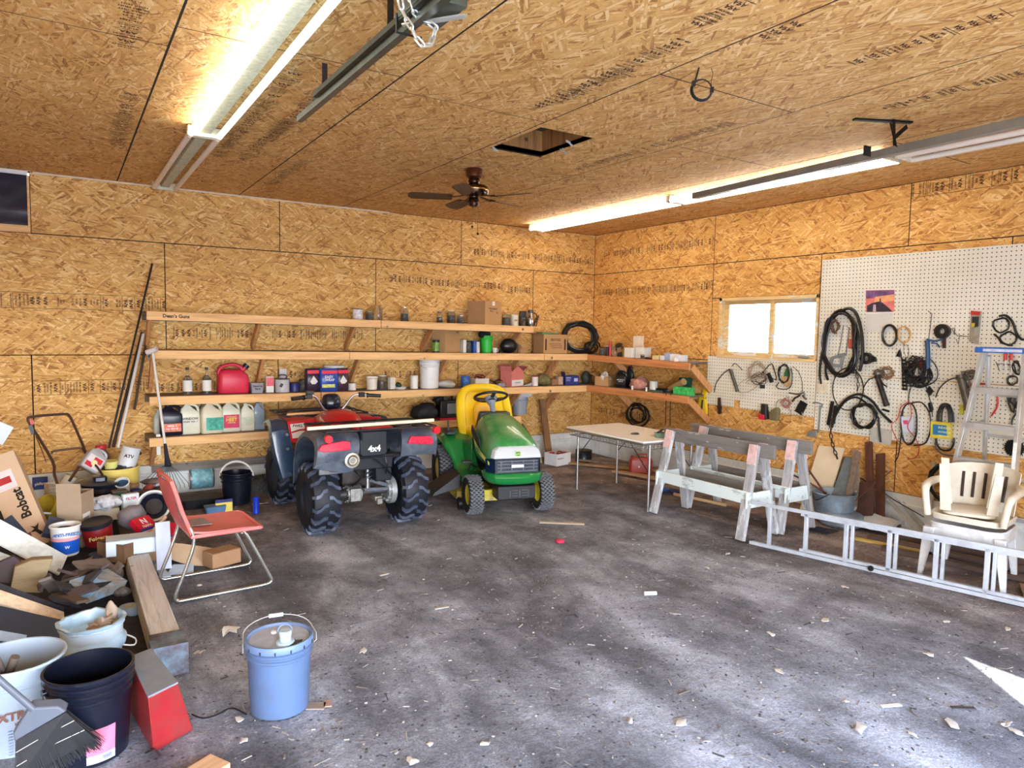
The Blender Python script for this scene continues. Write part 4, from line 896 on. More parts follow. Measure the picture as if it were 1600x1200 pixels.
# ---------------------------------------------------------------- top shelf
LIDK = mt((30,28,34), .4); LIDG = mt((120,160,120), .45); LIDC = mt((226,212,176), .45); LIDP = mt((120,90,130), .4)
FB = mt((130,104,90), .8, var=.8, sc=60); FM = mt((206,204,198), .6, var=.5, sc=70); FGR = mt((196,196,184), .7, var=.4, sc=60)
JG = 'jars and tins on the highest shelf'
can(SB('top',559,490,.25), .062, .125, mt((226,222,224), .4, var=.3, sc=30), 'pale tin with a black lid, first of the row on the highest shelf', LIDK, grp=JG)
jar(SB('top',577,490,.25), .048, .115, LIDG, FM, 'short jar with a pale green lid beside the black lidded tin', JG)
jar(SB('top',591,490,.28), .05, .20, None, None, 'tall open clear jar beside the short green lidded jar', JG, neck=.7)
jar(SB('top',632,490,.25), .05, .185, mt((190,190,186), .35, metal=.6), FGR, 'clear jar standing alone in the middle of the highest shelf', JG, fillh=.55)
jar(SB('top',687,490,.2), .038, .15, LIDP, FB, 'slim jar with a mauve lid and dark screws', JG, fillh=.5)
jar(SB('top',705,490,.2), .055, .175, LIDC, FB, 'wide jar with a cream lid left of the cardboard box', JG, fillh=.6)
jar(SB('top',720,492,.2), .045, .115, mt((180,180,178), .35, metal=.6), FM, 'small jar touching the tall cardboard box on the highest shelf', JG)
p = SB('top',757,480,.24); o = carton(p, .36, .30, .315, 'closed brown cardboard box standing on the highest shelf', rz=rad(22), tape=mt((236,236,230), .5), txt=[('TOP QUALITY', .03, .0, .68), ('24 x 1', .03, -.08, .58), ('EA', .03, .25, .52)])
jar(SB('top',791,495,.22), .06, .155, mt((88,150,110), .45), FM, 'squat clear jar with a dark green lid right of the cardboard box', JG, neck=.95, fillh=.7)
o = can(SB('top',804,495,.2), .053, .15, mt((236,232,214), .45, var=.03), 'plain white tub with handwriting on the highest shelf', WHITE, grp=JG, nm='plastic_tub', cat='tub')
obj('handwriting', G().text('EYE', .03, face((-.01,-.054,.075), (1,0,0), (0,0,1)), .0006), INK, o)
jar(SB('top',818,496,.2), .035, .12, mt((120,126,110), .5), FGR, 'small greyish jar in front of the steel flask', JG)
o = thing('steel_flask', 'chrome vacuum flask with a black handle at the end of the highest shelf', 'flask', SB('top',829,490,.2))
obj('flask_body', G().lathe([(0,0), (.055,0), (.06,.01), (.058,.13), (.045,.17), (.04,.2)], n=24), mt((196,200,204), .15, metal=1, var=.05), o); obj('flask_lid', G().lathe([(.042,.195), (.042,.23), (.02,.24), (0,.24)], n=20), mt((60,60,66), .3), o); obj('flask_handle', G().tube([(.05,0,.19), (.10,0,.18), (.105,0,.08), (.06,0,.05)], .008, 6, smooth=3), BLACK, o)
carton(SB('top',817,485,.10), .09, .06, .22, 'narrow black and white pack standing behind the steel flask', mt((70,70,78), .5, var=.6, sc=20), nm='pack', cat='pack')
o = thing('spring_clamp', 'dark red spring clamp hung on the end of the highest shelf', 'clamp', (-1.41, -SD-.0, ztop(-1.44)+.03)); obj('clamp_jaw', G().tube([(0,0,.06), (.03,0,.1), (.06,0,.12)], .009, 6).tube([(0,0,.02), (.04,0,.06), (.06,0,.12)], .009, 6), mt((70,26,20), .5), o); obj('clamp_handle', G().tube([(0,0,.06), (-.005,0,-.02), (.02,0,-.03), (.04,0,.05)], .008, 6), mt((60,22,18), .5), o)
# ---------------------------------------------------------------- second shelf
can(SB('mid',681,545,.34), .048, .155, mt((24,34,30), .3, var=.2), 'black and green gas cylinder in front of a tall cardboard box', mt((60,60,60), .4, metal=.7), nm='gas_cylinder', cat='gas cylinder', band=mt((110,150,60), .4, var=.5, sc=40))
carton(SB('mid',697,530,.22), .34, .22, .30, 'tall open cardboard box with one flap standing straight up', rz=rad(28), flaps=(('e', 88, .2),), txt=[('FIRST', .025, .3, .9)], closed=False)
carton(SB('mid',722,540,.22), .045, .16, .17, 'thin white box right of the flapped cardboard box', WHITE, nm='thin_box')
jar(SB('mid',731,540,.25), .045, .16, LIDK, FB, 'dark jar between the white box and a blue box', 'dark jars on the second shelf'); 
carton(SB('mid',739,540,.25), .05, .12, .16, 'narrow blue box on the second shelf', mt((50,90,170), .5, var=.2), nm='narrow_box')
can(SB('mid',746,540,.27), .032, .15, mt((222,220,214), .4), 'pale spray can with a dark cap beside the green bin', LIDK, nm='spray_can', cat='spray can')
o = pail(SB('mid',760,535,.27), .068, .088, .235, mt((40,190,60), .4, var=.08), 'bright green plastic bin with black cloth spilling from its top', ribs=(.8,), bail=False, nm='plastic_bin', cat='bin')
cl = obj('cloth', blob(blob(G(), (-.03,0,.25), (.09,.07,.05), amp=.5, fr=2, seed=4), (-.085,-.02,.24), (.04,.05,.035), amp=.4, fr=3, seed=6), mt((22,22,24), .9), loc=SB('mid',760,535,.27)); tag(cl, 'black cloth bundled over the green plastic bin', 'cloth')
o = thing('cup', 'small white cup right of the green bin', 'cup', SB('mid',773,545,.3)); obj('cup_body', G().lathe([(0,0), (.028,0), (.035,.07), (.032,.07), (.026,.004), (0,.004)], n=16), WHITE, o); obj('cup_handle', G().tube([(.03,0,.06), (.055,0,.05), (.05,0,.02), (.028,0,.015)], .004, 6, smooth=3), WHITE, o)
o = thing('protective_helmet', 'black bag shaped helmet lying on the second shelf', 'helmet', SB('mid',795,540,.27)); obj('helmet_shell', blob(G(), (0,0,.10), (.13,.10,.10), amp=.12, fr=1.5, seed=2, zmin=0), mt((26,24,26), .35, var=.4), o); obj('rim_band', G().tube([(.05,-.095,.16), (.10,-.08,.12), (.125,-.05,.05), (.13,-.02,.005)], .008, 6, smooth=3), STEEL, o); obj('strap', G().tube([(-.14,-.03,.03), (-.2,-.05,.01), (-.16,-.08,.06)], .006, 6, smooth=3), BLACK, o)
carton(SB('mid',815,538,.28), .14, .11, .12, 'small open cardboard box tipped towards the room', CARD, flaps=(('s', -50, .5),), closed=False, rz=rad(8))
o = carton(SB('mid',860,530,.24), .42, .26, .275, 'brown cardboard box printed RECYCLE near the hose coil', CARD, flaps=(('w', 10, .2), ('n', 30, .3)), txt=[('RECYCLE', .042, .0, .72), ('THIS BOX IS RECYCLABLE', .018, -.02, .5), ('PLEASE FLATTEN AND SAVE', .016, .03, .4), ('AND RETURN FOR RE USE', .016, .06, .3)], closed=False)
g = G()
for x in (-.17, .17): g.b2((x-.012,-.1312,.05), (x+.012,-.1302,.19)).add([(x-.016,-.1312,.19), (x+.016,-.1312,.19), (x,-.1312,.225)], [(0,1,2)])
obj('arrow_print', g, INK, o); obj('packet', G().box((-.05,0,.285), (.3,.16,.03), ry=.05), mt((70,140,100), .5, var=.3), o, label='green packet lying in the top of the box')
hosecoil(SB('mid',905,530,.26), .245, .017, 7, 'large coil of black rubber hose on the second shelf at the room corner', mt((18,18,20), .35, var=.1), rz=rad(-25), spread=.35, seed=3)
hosecoil(SB('mid',925,545,.30), .17, .012, 4, 'smaller black hose lying under the large hose coil', mt((26,26,26), .4), rz=rad(20), spread=.6, seed=8, squash=.45)
# window side shelf, upper
SG = 'odd bottles on the shelf by the corner'
jar(SR('mid',941,552,.38), .045, .12, LIDK, FB, 'round brownish glass jar at the corner end of the shelf', SG)
can(SR('mid',949,553,.36), .025, .13, mt((40,40,50), .4), 'thin black bottle with a white cap beside the red bottle', WHITE, nm='bottle', cat='bottle')
can(SR('mid',953,556,.40), .018, .20, mt((200,60,80), .4), 'thin tall red bottle on the corner shelf', mt((200,60,80), .4), nm='bottle', cat='bottle')
jar(SR('mid',961,555,.36), .045, .14, LIDG, None, 'clear jar with a tipped green bottle behind it', SG)
o = jar(SR('mid',972,540,.26), .06, .20, LIDK, FGR, 'tipped greenish glass jar leaning over the others', SG, fillh=.3); o.rotation_euler = (0, rad(-35), .4)
can(SR('mid',976,558,.38), .04, .115, mt((170,140,80), .35, metal=.7), 'small brass coloured tin before the white boxes', mt((120,90,50), .4, metal=.7))
carton(SR('mid',987,555,.33), .15, .15, .135, 'left one of two white open boxes below the window wall', WHITE, rz=rad(-85), closed=False, nm='white_box')
carton(SR('mid',1005,556,.30), .16, .14, .145, 'white box with one flap folded out towards the window', WHITE, rz=rad(-85), flaps=(('e', 5, .6),), closed=False, nm='white_box')
o = carton(SR('mid',997,556,.24), .02, .17, .30, 'sheet of pale packing card sticking up out of the white boxes', mt((232,214,196), .8), rz=rad(10), nm='packing_card', cat='card')
jar(SR('mid',1004,560,.41), .028, .07, None, FB, 'small open brown jar at the shelf edge below the white boxes', SG)
g = G()
for i in range(7): a = rnd(0, 3); q = SR('mid', 1012+i*2, 555, .2+.03*i); q0 = SR('mid',1015,555,.3); d_ = q-q0; g.plank(d_+Vector((0,0,.01+.006*i)), d_+Vector((cos(a)*.12, sin(a)*.12, .014+.01*i)), .02, .008)
for i, (px_, c_, lb) in enumerate(((1016, (30,30,34), 'black handled tool lying beside the white box'), (1022, (110,50,40), 'brown handled tool lying beside the black one'))):
    q = SR('mid',px_,558,.36); o = thing('hand_tool', lb, 'tool', q, rz=rad(-60+i*40)); obj('tool_handle', G().cyl((-.07,0,.013), (.0,0,.013), .012, n=10), mt(c_, .4), o); obj('tool_shaft', G().cyl((0,0,.013), (.1,0,.013), .004, n=8), STEEL, o)
for px_, w, h_, c_, lb in ((1027,.10,.055,(220,206,150),'flat cream and black box on the window side shelf'), (1038,.07,.06,(236,238,240),'small white box beside the flat cream box'), (1046,.09,.10,(160,176,210),'pale blue carton on the window side shelf'), (1055,.10,.09,(232,234,240),'white carton right of the pale blue one'), (1066,.11,.085,(224,226,236),'last white carton at the open end of the shelf')):
    carton(SR('mid',px_,557,.34), w, .09, h_, lb, mt(c_, .5, var=.12, sc=30), rz=rad(-80), nm='small_box')
o = obj('steel_plate', G().b2((-.2,-.01,0), (.2,.22,.004)), mt((150,158,166), .35, metal=.5), loc=SR('mid',1086,565,.22)+Vector((0,-.08,.002)), rz=rad(10)); tag(o, 'thin grey metal plate lying over the end of the upper window side shelf', 'plate')
o = obj('tissue_paper', blob(G(), (0,0,.02), (.03,.03,.035), amp=.7, fr=3), mt((240,236,230), .9), loc=SR('mid',1056,560,.43)); tag(o, 'crumpled tissue hanging at the edge of the upper window side shelf', 'tissue')
o = obj('wooden_rod', G().cyl((0,0,0), (.0,-.62,-.14), .005, n=8), PINEY, loc=SR('mid',1008,545,.12)+Vector((0,0,.17))); tag(o, 'thin wooden rod sloping from the white boxes down to the cartons', 'rod')
# ---------------------------------------------------------------- third shelf
AMB = mt((120,50,22), .15, trans=.5, var=0)
for px_, lb, fh in ((293, 'glass liquor bottle with white label and little drink left, nearest the shelf end', .12), (323, 'glass liquor bottle with white label still filled above the label', .62)):
    o = thing('glass_bottle', lb, 'bottle', SB('low',px_,600,.28), group='liquor bottles on the third shelf')
    obj('bottle_glass', G().lathe([(0,.0), (.044,0), (.048,.006), (.048,.165), (.03,.19), (.015,.205), (.013,.275), (.016,.28)], n=20, caps=False), GLASS, o)
    obj('drink', G().lathe([(0,.004), (.043,.004), (.043,.285*fh*.95), (0,.285*fh*.96)], n=18), AMB, o)
    obj('paper_label', G().lathe([(.0487,.035), (.0487,.155)], n=20, caps=False), PAPER, o); obj('cap', G().lathe([(.017,.268), (.017,.295), (0,.296)], n=14), LIDK, o)
GC = mt((214,44,74), .42, var=.06)
def gascan(P, w, d, h, m_, label, rz=0, s=1):
    o = thing('fuel_can', label, 'fuel can', P, rz=rz)
    base = rbox(w, d, .25)
    ring = lambda z, a, b, ox=0: [(x*a+ox, y*b, z) for x, y in base]
    obj('can_body', G().loft([ring(0,.94,.9), ring(h*.05,1,1), ring(h*.45,1,1), ring(h*.62,.96,.95,-.005), ring(h*.76,.72,.8,-.02), ring(h*.80,.5,.6,-.02)]), m_, o, ang=60)
    obj('can_handle', G().tube([(-w*.44,0,h*.55), (-w*.46,0,h*.72), (-w*.36,0,h*.88), (-w*.1,0,h*.96), (w*.12,0,h*.94), (w*.28,0,h*.84), (w*.3,0,h*.7)], .02, 10, smooth=3), m_, o)
    sp_ = obj('spout', G().cyl((w*.3,0,h*.74), (w*.42,0,h*.88), .026, n=14), m_, o); obj('spout_cap', G().cyl((w*.39,0,h*.85), (w*.47,0,h*.945), .034, n=14), LIDK, sp_)
    return o
gascan(SB('low',364,600,.24), .33, .20, .335, GC, 'bright red plastic fuel can with black cap on the third shelf')
o = thing('plastic_tub', 'clear plastic tub with handwriting right of the red fuel can', 'tub', SB('low',401,605,.30)); obj('tub_body', G().loft([[(x*k, y*k, z) for x, y in rbox(.14,.10)] for z, k in ((0,.88), (.10,1), (.105,1.04), (.115,1.04))]), mt((160,160,170), .25, var=.1), o); obj('handwriting', G().text('Electrical', .028, face((0,-.056,.08), (1,0,0), (0,0,1)), .001).text('Parts', .028, face((0,-.055,.048), (1,0,0), (0,0,1)), .001), BLACK, o); obj('tub_handle', G().tube([(-.07,0,.1), (-.085,-.03,.06), (-.07,-.05,.05)], .003, 6), GLASS, o)
o = carton(SB('low',421,600,.28), .085, .06, .185, 'narrow carton, pink above and white below, by the grey jug', WHITE, nm='narrow_carton', cat='carton'); obj('print_panel', G().b2((-.04,-.0315,.075), (.04,-.030,.175)), mt((224,100,110), .5, var=.25, sc=40), o)
o = can(SB('low',441,602,.28), .082, .15, mt((196,198,204), .35, var=.1), 'round grey white jug with a black print on the third shelf', mt((60,60,70), .4), nm='round_jug', cat='jug'); obj('jug_handle', G().tube([(.04,0,.155), (.05,0,.19), (-.02,0,.2), (-.05,0,.158)], .008, 6, smooth=3), LIDK, o); obj('black_print', G().box((-.03,-.082,.085), (.03,.004,.045), ry=.5), BLACK, o)
carton(SB('low',442,580,.06), .085, .03, .26, 'pale upright card pack against the wall behind the round jug', mt((222,210,210), .6, var=.1), nm='card_pack', cat='pack')
can(SB('low',460,605,.25), .06, .10, mt((40,40,110), .4), 'dark blue round tin beside the round jug', mt((30,30,80), .4))
jar(SB('low',473,600,.22), .05, .14, LIDK, FB, 'dark jar behind the quad bike handlebar')
# big snack bags
BG = 'upright shopping bags on the third shelf'
for px_, w, c_, d, lb, k in ((488,.17,(52,40,60),.30,'dark cat food bag with red heading, partly behind the handlebar',0), (513,.22,(38,80,176),.36,'blue bag with red banner and white lettering on the third shelf',1), (534,.15,(70,44,60),.30,'dark bag with a white face print right of the blue bag',2)):
    o = thing('food_bag', lb, 'bag', SB('low',px_,600,d), group=BG)
    obj('bag_body', G().loft([[(x*a, y*b, z) for x, y in rbox(w,.10,.3)] for z, a, b in ((0,.9,.8), (.02,1,1), (.15,1.0,1.05), (.24,1.0,.8), (.275,1,.15))]), mt(c_, .3, var=.35, sc=24), o)
    obj('banner', G().b2((-w*.42,-.054,.215), (w*.42,-.050,.255)), mt((224,40,70), .4, var=.05), o)
    g = G()
    if k == 1: g.text('EASY', .045, face((-.01,-.056,.175), (1,0,0), (0,0,1)), .001).text('WRAP', .04, face((.0,-.056,.14), (1,0,0), (0,0,1)), .001); obj('yellow_strip', G().b2((-w*.42,-.054,.05), (w*.3,-.052,.09)), mt((220,226,120), .4, var=.3, sc=50), o)
    else: g.prism([(-.04,.12), (.0,.19), (.05,.12), (.02,.09), (-.02,.09)], -.0555, -.053, 1)
    obj('print', g, WHITE, o)
can(SB('low',492,575,.12), .055, .22, mt((190,196,200), .25, metal=.8), 'steel canister behind the dark cat food bag', nm='canister', cat='canister')
pail(SB('low',522,575,.15), .10, .12, .30, WHITE, 'white tub standing behind the blue bag', ribs=(.9,), bail=False, nm='plastic_tub', cat='tub')
can(SB('low',550,600,.26), .05, .085, mt((228,226,220), .5, var=.15, sc=30), 'small white tub just right of the bags', nm='plastic_tub', cat='tub')
pail(SB('low',581,600,.26), .062, .070, .17, mt((234,228,214), .5), 'plain cream pot with rounded rim, third shelf', ribs=(.9,), bail=False, nm='plastic_pot', cat='pot')
jar(SB('low',597,600,.24), .062, .18, WHITE, mt((196,140,84), .5, var=.4, sc=40), 'jar with white lid and orange label beside the cream pot')
carton(SB('low',612,598,.24), .075, .06, .15, 'small white receipt covered box between jar and green lid', mt((230,226,216), .7, var=.1), nm='small_box', rz=.2)
o = thing('soap_dish', 'low white dish with a dark green bottle lying in it', 'dish', SB('low',626,603,.28)); obj('dish', G().lathe([(0,0), (.06,0), (.08,.03), (.076,.03), (.058,.004), (0,.004)], n=20), WHITE, o); obj('green_lump', blob(G(), (-.03,0,.055), (.04,.035,.035), amp=.3), mt((30,60,44), .5), o)
can(SB('low',647,600,.26), .05, .165, WHITE, 'white capped jar standing just left of the big white pail', WHITE, nm='white_jar', cat='jar')
pail(SB('low',671,595,.25), .118, .132, .375, mt((232,234,236), .4, var=.04), 'big white plastic pail with a wire handle on the third shelf', ribs=(.78,.86,.93), bail=(-32,), up=-1)
o = obj('paper_sack', blob(G(), (0,0,.05), (.13,.10,.055), amp=.3, fr=1.5, zmin=0), mt((214,212,208), .6), loc=SB('low',699,600,.27)); tag(o, 'flat white paper sack lying right of the big white pail', 'sack')
can(SB('low',727,597,.26), .062, .155, mt((50,90,180), .35, var=.35, sc=30), 'blue printed can with a metal rim on the third shelf', mt((190,190,196), .3, metal=.8), band=mt((60,120,200), .4, var=.6, sc=45))
o = carton(SB('low',750,597,.28), .215, .13, .12, 'open white box holding red and black cables', WHITE, closed=False, nm='white_box', flaps=()); 
g = G(); rn = random.Random(5)
g.tube([(rn.uniform(-.08,.08), rn.uniform(-.04,.04), .10+rn.uniform(0,.07)) for _ in range(14)], .007, 6, smooth=4)
co_ = obj('cable_bundle', g, mt((120,40,34), .5), loc=SB('low',750,597,.28)); tag(co_, 'tangle of dark red cable sticking out of the open white box', 'cable')
for px_, lb, c_ in ((767, 'black goggles lying on the third shelf left of the grey pair', (34,34,38)), (783, 'grey and black goggles lying before the pink box', (140,140,140))):
    o = thing('safety_goggles', lb, 'goggles', SB('low',px_,600,.33), rz=rad(-10)); obj('goggle_frame', G().loft([[(x*k, y*k, z) for x, y in rbox(.13,.07,.4)] for z, k in ((0,.9), (.02,1), (.05,.9), (.055,.7))]), mt(c_, .4), o); obj('strap', G().tube([(-.06,.02,.03), (-.1,.06,.05), (0,.1,.09), (.1,.06,.05), (.06,.02,.03)], .007, 6, smooth=4), BLACK, o)
o = carton(SB('low',800,590,.27), .27, .20, .215, 'pink and white open box with raised cardboard flaps', mt((222,130,124), .6, var=.08), rz=rad(20), closed=False, flaps=(('n', 60, .5), ('e', 25, .5), ('w', 70, .3)), nm='pink_box')
obj('paper_label', G().b2((-.132,-.1015,.01), (.132,-.0995,.095)), WHITE, o); obj('printing', G().text('OUTSHINE', .026, face((0,-.1025,.055), (1,0,0), (0,0,1)), .0006), mt((120,120,124), .5), o); obj('flap_edge', G().prism([(-.13,.215), (0,.29), (.13,.215)], -.1, -.096, 1), mt((222,130,124), .6, var=.08), o)
o = can(SB('low',836,597,.30), .045, .13, mt((232,226,224), .45), 'white jar with a red lid right of the pink box', mt((206,60,80), .4), nm='white_jar', cat='jar')
o = obj('camouflage_cap', blob(G(), (0,0,.08), (.12,.10,.085), amp=.15, fr=1.5, zmin=0).box((-.1,-.08,.045), (.12,.1,.008), rz=.5), mt((120,112,70), .9, var=.6, sc=18), loc=SB('low',850,590,.25)); tag(o, 'olive camouflage cap lying on the third shelf', 'cap')
carton(SB('low',865,597,.27), .10, .08, .09, 'small brown open box next to the camouflage cap', CARDD, closed=False, nm='small_box')
carton(SB('low',874,594,.22), .085, .07, .12, 'small tan and white box left of the blue box', mt((206,170,140), .6, var=.2, sc=30), nm='small_box')
o = carton(SB('low',891,592,.24), .22, .14, .135, 'dark blue box with pale printing and a torn top', mt((40,52,130), .45), nm='blue_box', rz=rad(-12), closed=False, flaps=(('w', 75, .28),)); obj('print_lines', G().b2((-.1,-.0715,.10), (-.02,-.0705,.112)).b2((-.1,-.0715,.08), (-.03,-.0705,.086)).b2((-.1,-.0715,.06), (-.03,-.0705,.066)).b2((.03,-.0715,.05), (.09,-.0705,.10)), mt((190,200,230), .5), o)
o = obj('cloth_bundle', blob(G(), (0,0,.10), (.08,.07,.10), amp=.2, fr=1.5, zmin=0), mt((58,62,54), .5), loc=SB('low',916,590,.22)); tag(o, 'dark olive bundle in the corner of the third shelf', 'bundle')
# window side shelf, lower
o = carton(SR('low',944,600,.30), .22, .17, .14, 'open cardboard box full of white paper rolls', CARD, closed=False, rz=rad(-70), flaps=(('w', 25, .4),))
for i, (dx, dy, dz, r_) in enumerate(((0,0,.16,.045), (.05,.04,.13,.035), (-.05,-.04,.12,.04), (.02,-.07,.10,.035))):
    P_r = SR('low',944,600,.30)+Vector((dx,dy,dz)); oo = obj('paper_roll', G().lathe([(r_*.35,-.03), (r_,-.03), (r_,.03), (r_*.35,.03)], n=18, R=Matrix.Rotation(rad(70+20*i), 3, 'X'), closed=True), mt((236,228,214), .7), loc=P_r); tag(oo, 'white paper roll heaped in the open cardboard box', 'paper roll', 'paper rolls in the corner box')
o = jug(SR('low',971,603,.30), .15, .09, .25, mt((24,24,28), .3), LIDK, 'black motor oil jug with pale lettering on the lower window side shelf', mt((34,34,38), .4), rz=rad(-60), txt=[('MOTOR OIL', .02), ('10W 30', .02)], tcol=WHITE, grp=None)
o = jug(SR('low',985,575,.14), .10, .07, .32, mt((28,28,34), .3), mt((220,50,50), .4), 'tall dark bottle behind the oil jug, touching the brace', rz=rad(-60), grp=None)
o = obj('plastic_bag', blob(G(), (0,0,.08), (.10,.15,.095), amp=.35, fr=2, zmin=0), mt((206,150,138), .25, var=.3, sc=20), loc=SR('low',999,605,.30)); tag(o, 'bulging pink clear plastic bag on the lower window side shelf', 'bag')
for px_, py_ in ((988, 605), (1010, 610)):
    can(SR('low',px_,py_,.42), .014, .045, WHITE, 'tiny white bottle at the front edge below the pink bag', WHITE, nm='small_bottle', cat='bottle', grp='tiny white bottles')
can(SR('low',1021,608,.33), .055, .13, mt((214,214,206), .3, var=.05), 'cloudy white cylinder tub right of the pink bag', WHITE, nm='plastic_tub', cat='tub')
o = obj('glass_tray', G().b2((-.07,-.14,0), (.07,.14,.004)).b2((-.07,-.14,0), (-.066,.14,.03)).b2((.066,-.14,0), (.07,.14,.03)), mt((120,140,130), .1, trans=.5, var=0), loc=SR('low',1025,615,.40)+Vector((0.05,0,0))); tag(o, 'shallow greenish glass tray at the shelf edge', 'tray')
for i, px_ in enumerate((1034, 1042)):
    o = thing('hand_tool', ['black pistol shaped tool lying beside the cloudy tub', 'black and steel tool lying under the brown card roll'][i], 'tool', SR('low',px_,608,.30-.06*i), rz=rad(-70+30*i)); obj('tool_body', G().box((0,0,.025), (.16,.04,.045)).box((-.05,.05,.02), (.04,.09,.035)), BLACK, o, bevel=.006); obj('tool_tip', G().cyl((.08,0,.03), (.14,0,.03), .006, n=8), STEEL, o)
o = obj('card_roll', G().cyl((0,0,0), (-.03,-.26,.11), .045, n=20), CARD, loc=SR('low',1062,603,.22)+Vector((0,.16,.05))); tag(o, 'tilted brown card roll on the lower window side shelf', 'roll')
o = carton(SR('low',1070,590,.10), .17, .05, .20, 'dark green binder leaning on the wall at the shelf end', mt((20,84,70), .4, var=.15), rz=rad(-80), nm='binder', cat='binder', ry=rad(0)); o.rotation_euler = (rad(-8), 0, rad(-75)); obj('printing', G().text('TOOLS', .022, face((0,-.026,.15), (1,0,0), (0,0,1)), .0006), mt((200,220,210), .5), o)
for i, (px_, lb) in enumerate(((1062, 'left green patterned carton at the end of the lower window side shelf'), (1076, 'right green patterned carton at the end of the lower window side shelf'))):
    carton(SR('low',px_,612,.34), .135, .10, .10, lb, mt((60,176,90), .5, var=.55, sc=24), rz=rad(-72), nm='green_carton', cat='carton')
# things hung from the shelf end and under it
g = G(); 
for i, (px_, y0, y1) in enumerate(((1041,614,664), (1048,614,665))):
    a = rw(px_, y0, .47); b = rw(px_-1, y1, .40); o = obj('leather_strap', G().tube([a-a, (b-a)*.5+Vector((.01,.012,0)), b-a], .007, 6, smooth=4), mt((74,40,26), .7), loc=a); tag(o, ['thin brown strap hanging from the lower window side shelf, nearer the corner', 'second brown strap hanging beside its twin from the shelf'][i], 'strap')
hosecoil(rw(995,668,.12), .16, .011, 5, 'black hose coil hung under the lower window side shelf', mt((20,20,22), .4), rz=rad(-80), spread=.8, seed=12)
a = rw(1105,613,.03); o = thing('wall_stud_tool', 'yellow long nosed tool hung on the wall beside the white pegboard', 'tool', rw(1098,660,.03)); o.name = 'long_nosed_tool'
YT = mt((244,208,40), .4, var=.05); u = mp(1, a)
obj('tool_body', G().prism([(y*u, z*u) for y, z in ((-9,14), (7,14), (8,24), (6,40), (-5,38), (-8,24))], -.03, .012, 0), YT, o, bevel=.004)
obj('tool_nose', G().prism([(y*u, z*u) for y, z in ((-4,39), (-8,52), (-9,66), (-5,66), (3,40))], -.02, .005, 0).prism([(y*u, z*u) for y, z in ((-1,14), (3,14), (4,2), (0,0))], -.02, .005, 0), YT, o, bevel=.002)
obj('tool_slot', G().prism([(y*u, z*u) for y, z in ((-2,20), (2,20), (0,36), (-3,36))], -.036, -.028, 0), mt((70,70,60), .5), o)
# ---------------------------------------------------------------- lowest shelf: jugs
JW = mt((226,226,206), .4, var=.05); JC = mt((222,216,190), .4, var=.05); 
jug(SB('bot',250,660,.12), .13, .12, .26, mt((206,212,204), .35), WHITE, 'pale jug half hidden behind the black jug', rz=0)
jug(SB('bot',267,660,.28), .225, .13, .335, mt((24,26,44), .3, var=.1), mt((16,16,22), .4), 'black motor oil jug with an orange label, first of the row', mt((222,110,66), .4, var=.3, sc=40), side=1, labz=(.12,.38), cx=.02, txt=[('MAG 1', .03), ('SAE 15W-40', .022)], tcol=WHITE)
jug(SB('bot',296,660,.26), .205, .13, .345, JW, JW, 'white jug with a black car picture on its front', mt((216,216,200), .5), side=1, txt=[('WINDOW', .034), ('WASH  NO. 1', .024)], tcol=mt((40,40,44), .6), labz=(.22,.56))
jug(SB('bot',317,650,.12), .10, .12, .34, JC, JC, 'cream jug pushed behind its neighbours', side=-1)
jug(SB('bot',330,668,.30), .225, .14, .35, JC, WHITE, 'cream jug with a teal patterned label, largest of the row', mt((70,170,150), .5, var=.5, sc=24), rz=rad(5), cx=.1, labz=(.1,.5))
jug(SB('bot',360,662,.26), .205, .14, .345, JW, JW, 'white jug with a magenta label and yellow lettering', mt((206,40,96), .5, var=.15, sc=30), txt=[('COOLANT', .022), ('HEET', .05), ('WINTER', .022)], tcol=mt((244,214,60), .5), labz=(.13,.56))
jug(SB('bot',386,660,.26), .155, .12, .31, JW, JW, 'smaller white jug with a faint green print', mt((206,216,196), .5, var=.15, sc=30), labz=(.2,.5))
jug(SB('bot',404,658,.22), .125, .10, .32, mt((150,170,186), .2, var=.1), mt((40,44,60), .4), 'greyish see through jug at the end of the row', side=1)
o = obj('black_bag', blob(G(), (0,0,.10), (.19,.14,.12), amp=.25, fr=1.5, zmin=0), mt((24,24,28), .7, var=.3), loc=SB('bot',665,660,.25)); tag(o, 'soft black bag lying on the lowest shelf behind the quad bike', 'bag')
o = thing('jump_starter', 'black battery charger with a clear grey front and red base on the lowest shelf', 'battery charger', SB('bot',698,660,.33), rz=rad(-5))
obj('charger_body', G().box((0,0,.14), (.26,.18,.24)), mt((22,22,26), .4, var=.3), o, bevel=.02); obj('base_strip', G().box((0,0,.012), (.27,.19,.03)), mt((190,30,60), .4), o, bevel=.004); obj('front_window', G().box((.04,-.095,.15), (.15,.012,.14)), mt((130,136,146), .2), o, bevel=.004)
obj('top_clutter', blob(blob(G(), (-.08,0,.28), (.10,.08,.07), amp=.6, fr=3), (-.04,.02,.34), (.05,.05,.04), amp=.6, fr=4, seed=3), mt((34,36,40), .5, var=.7, sc=50), o); obj('carry_handle', G().tube([(-.1,0,.25), (-.08,0,.33), (.05,0,.33), (.08,0,.25)], .012, 8, smooth=3), BLACK, o)
P_ = SB('bot',812,650,.24); pail(P_, .095, .11, .24, mt((150,160,172), .4, var=.06), 'grey plastic pail with a wire handle at the end of the lowest shelf', ribs=(.86,.94), bail=(-40,), up=-1)
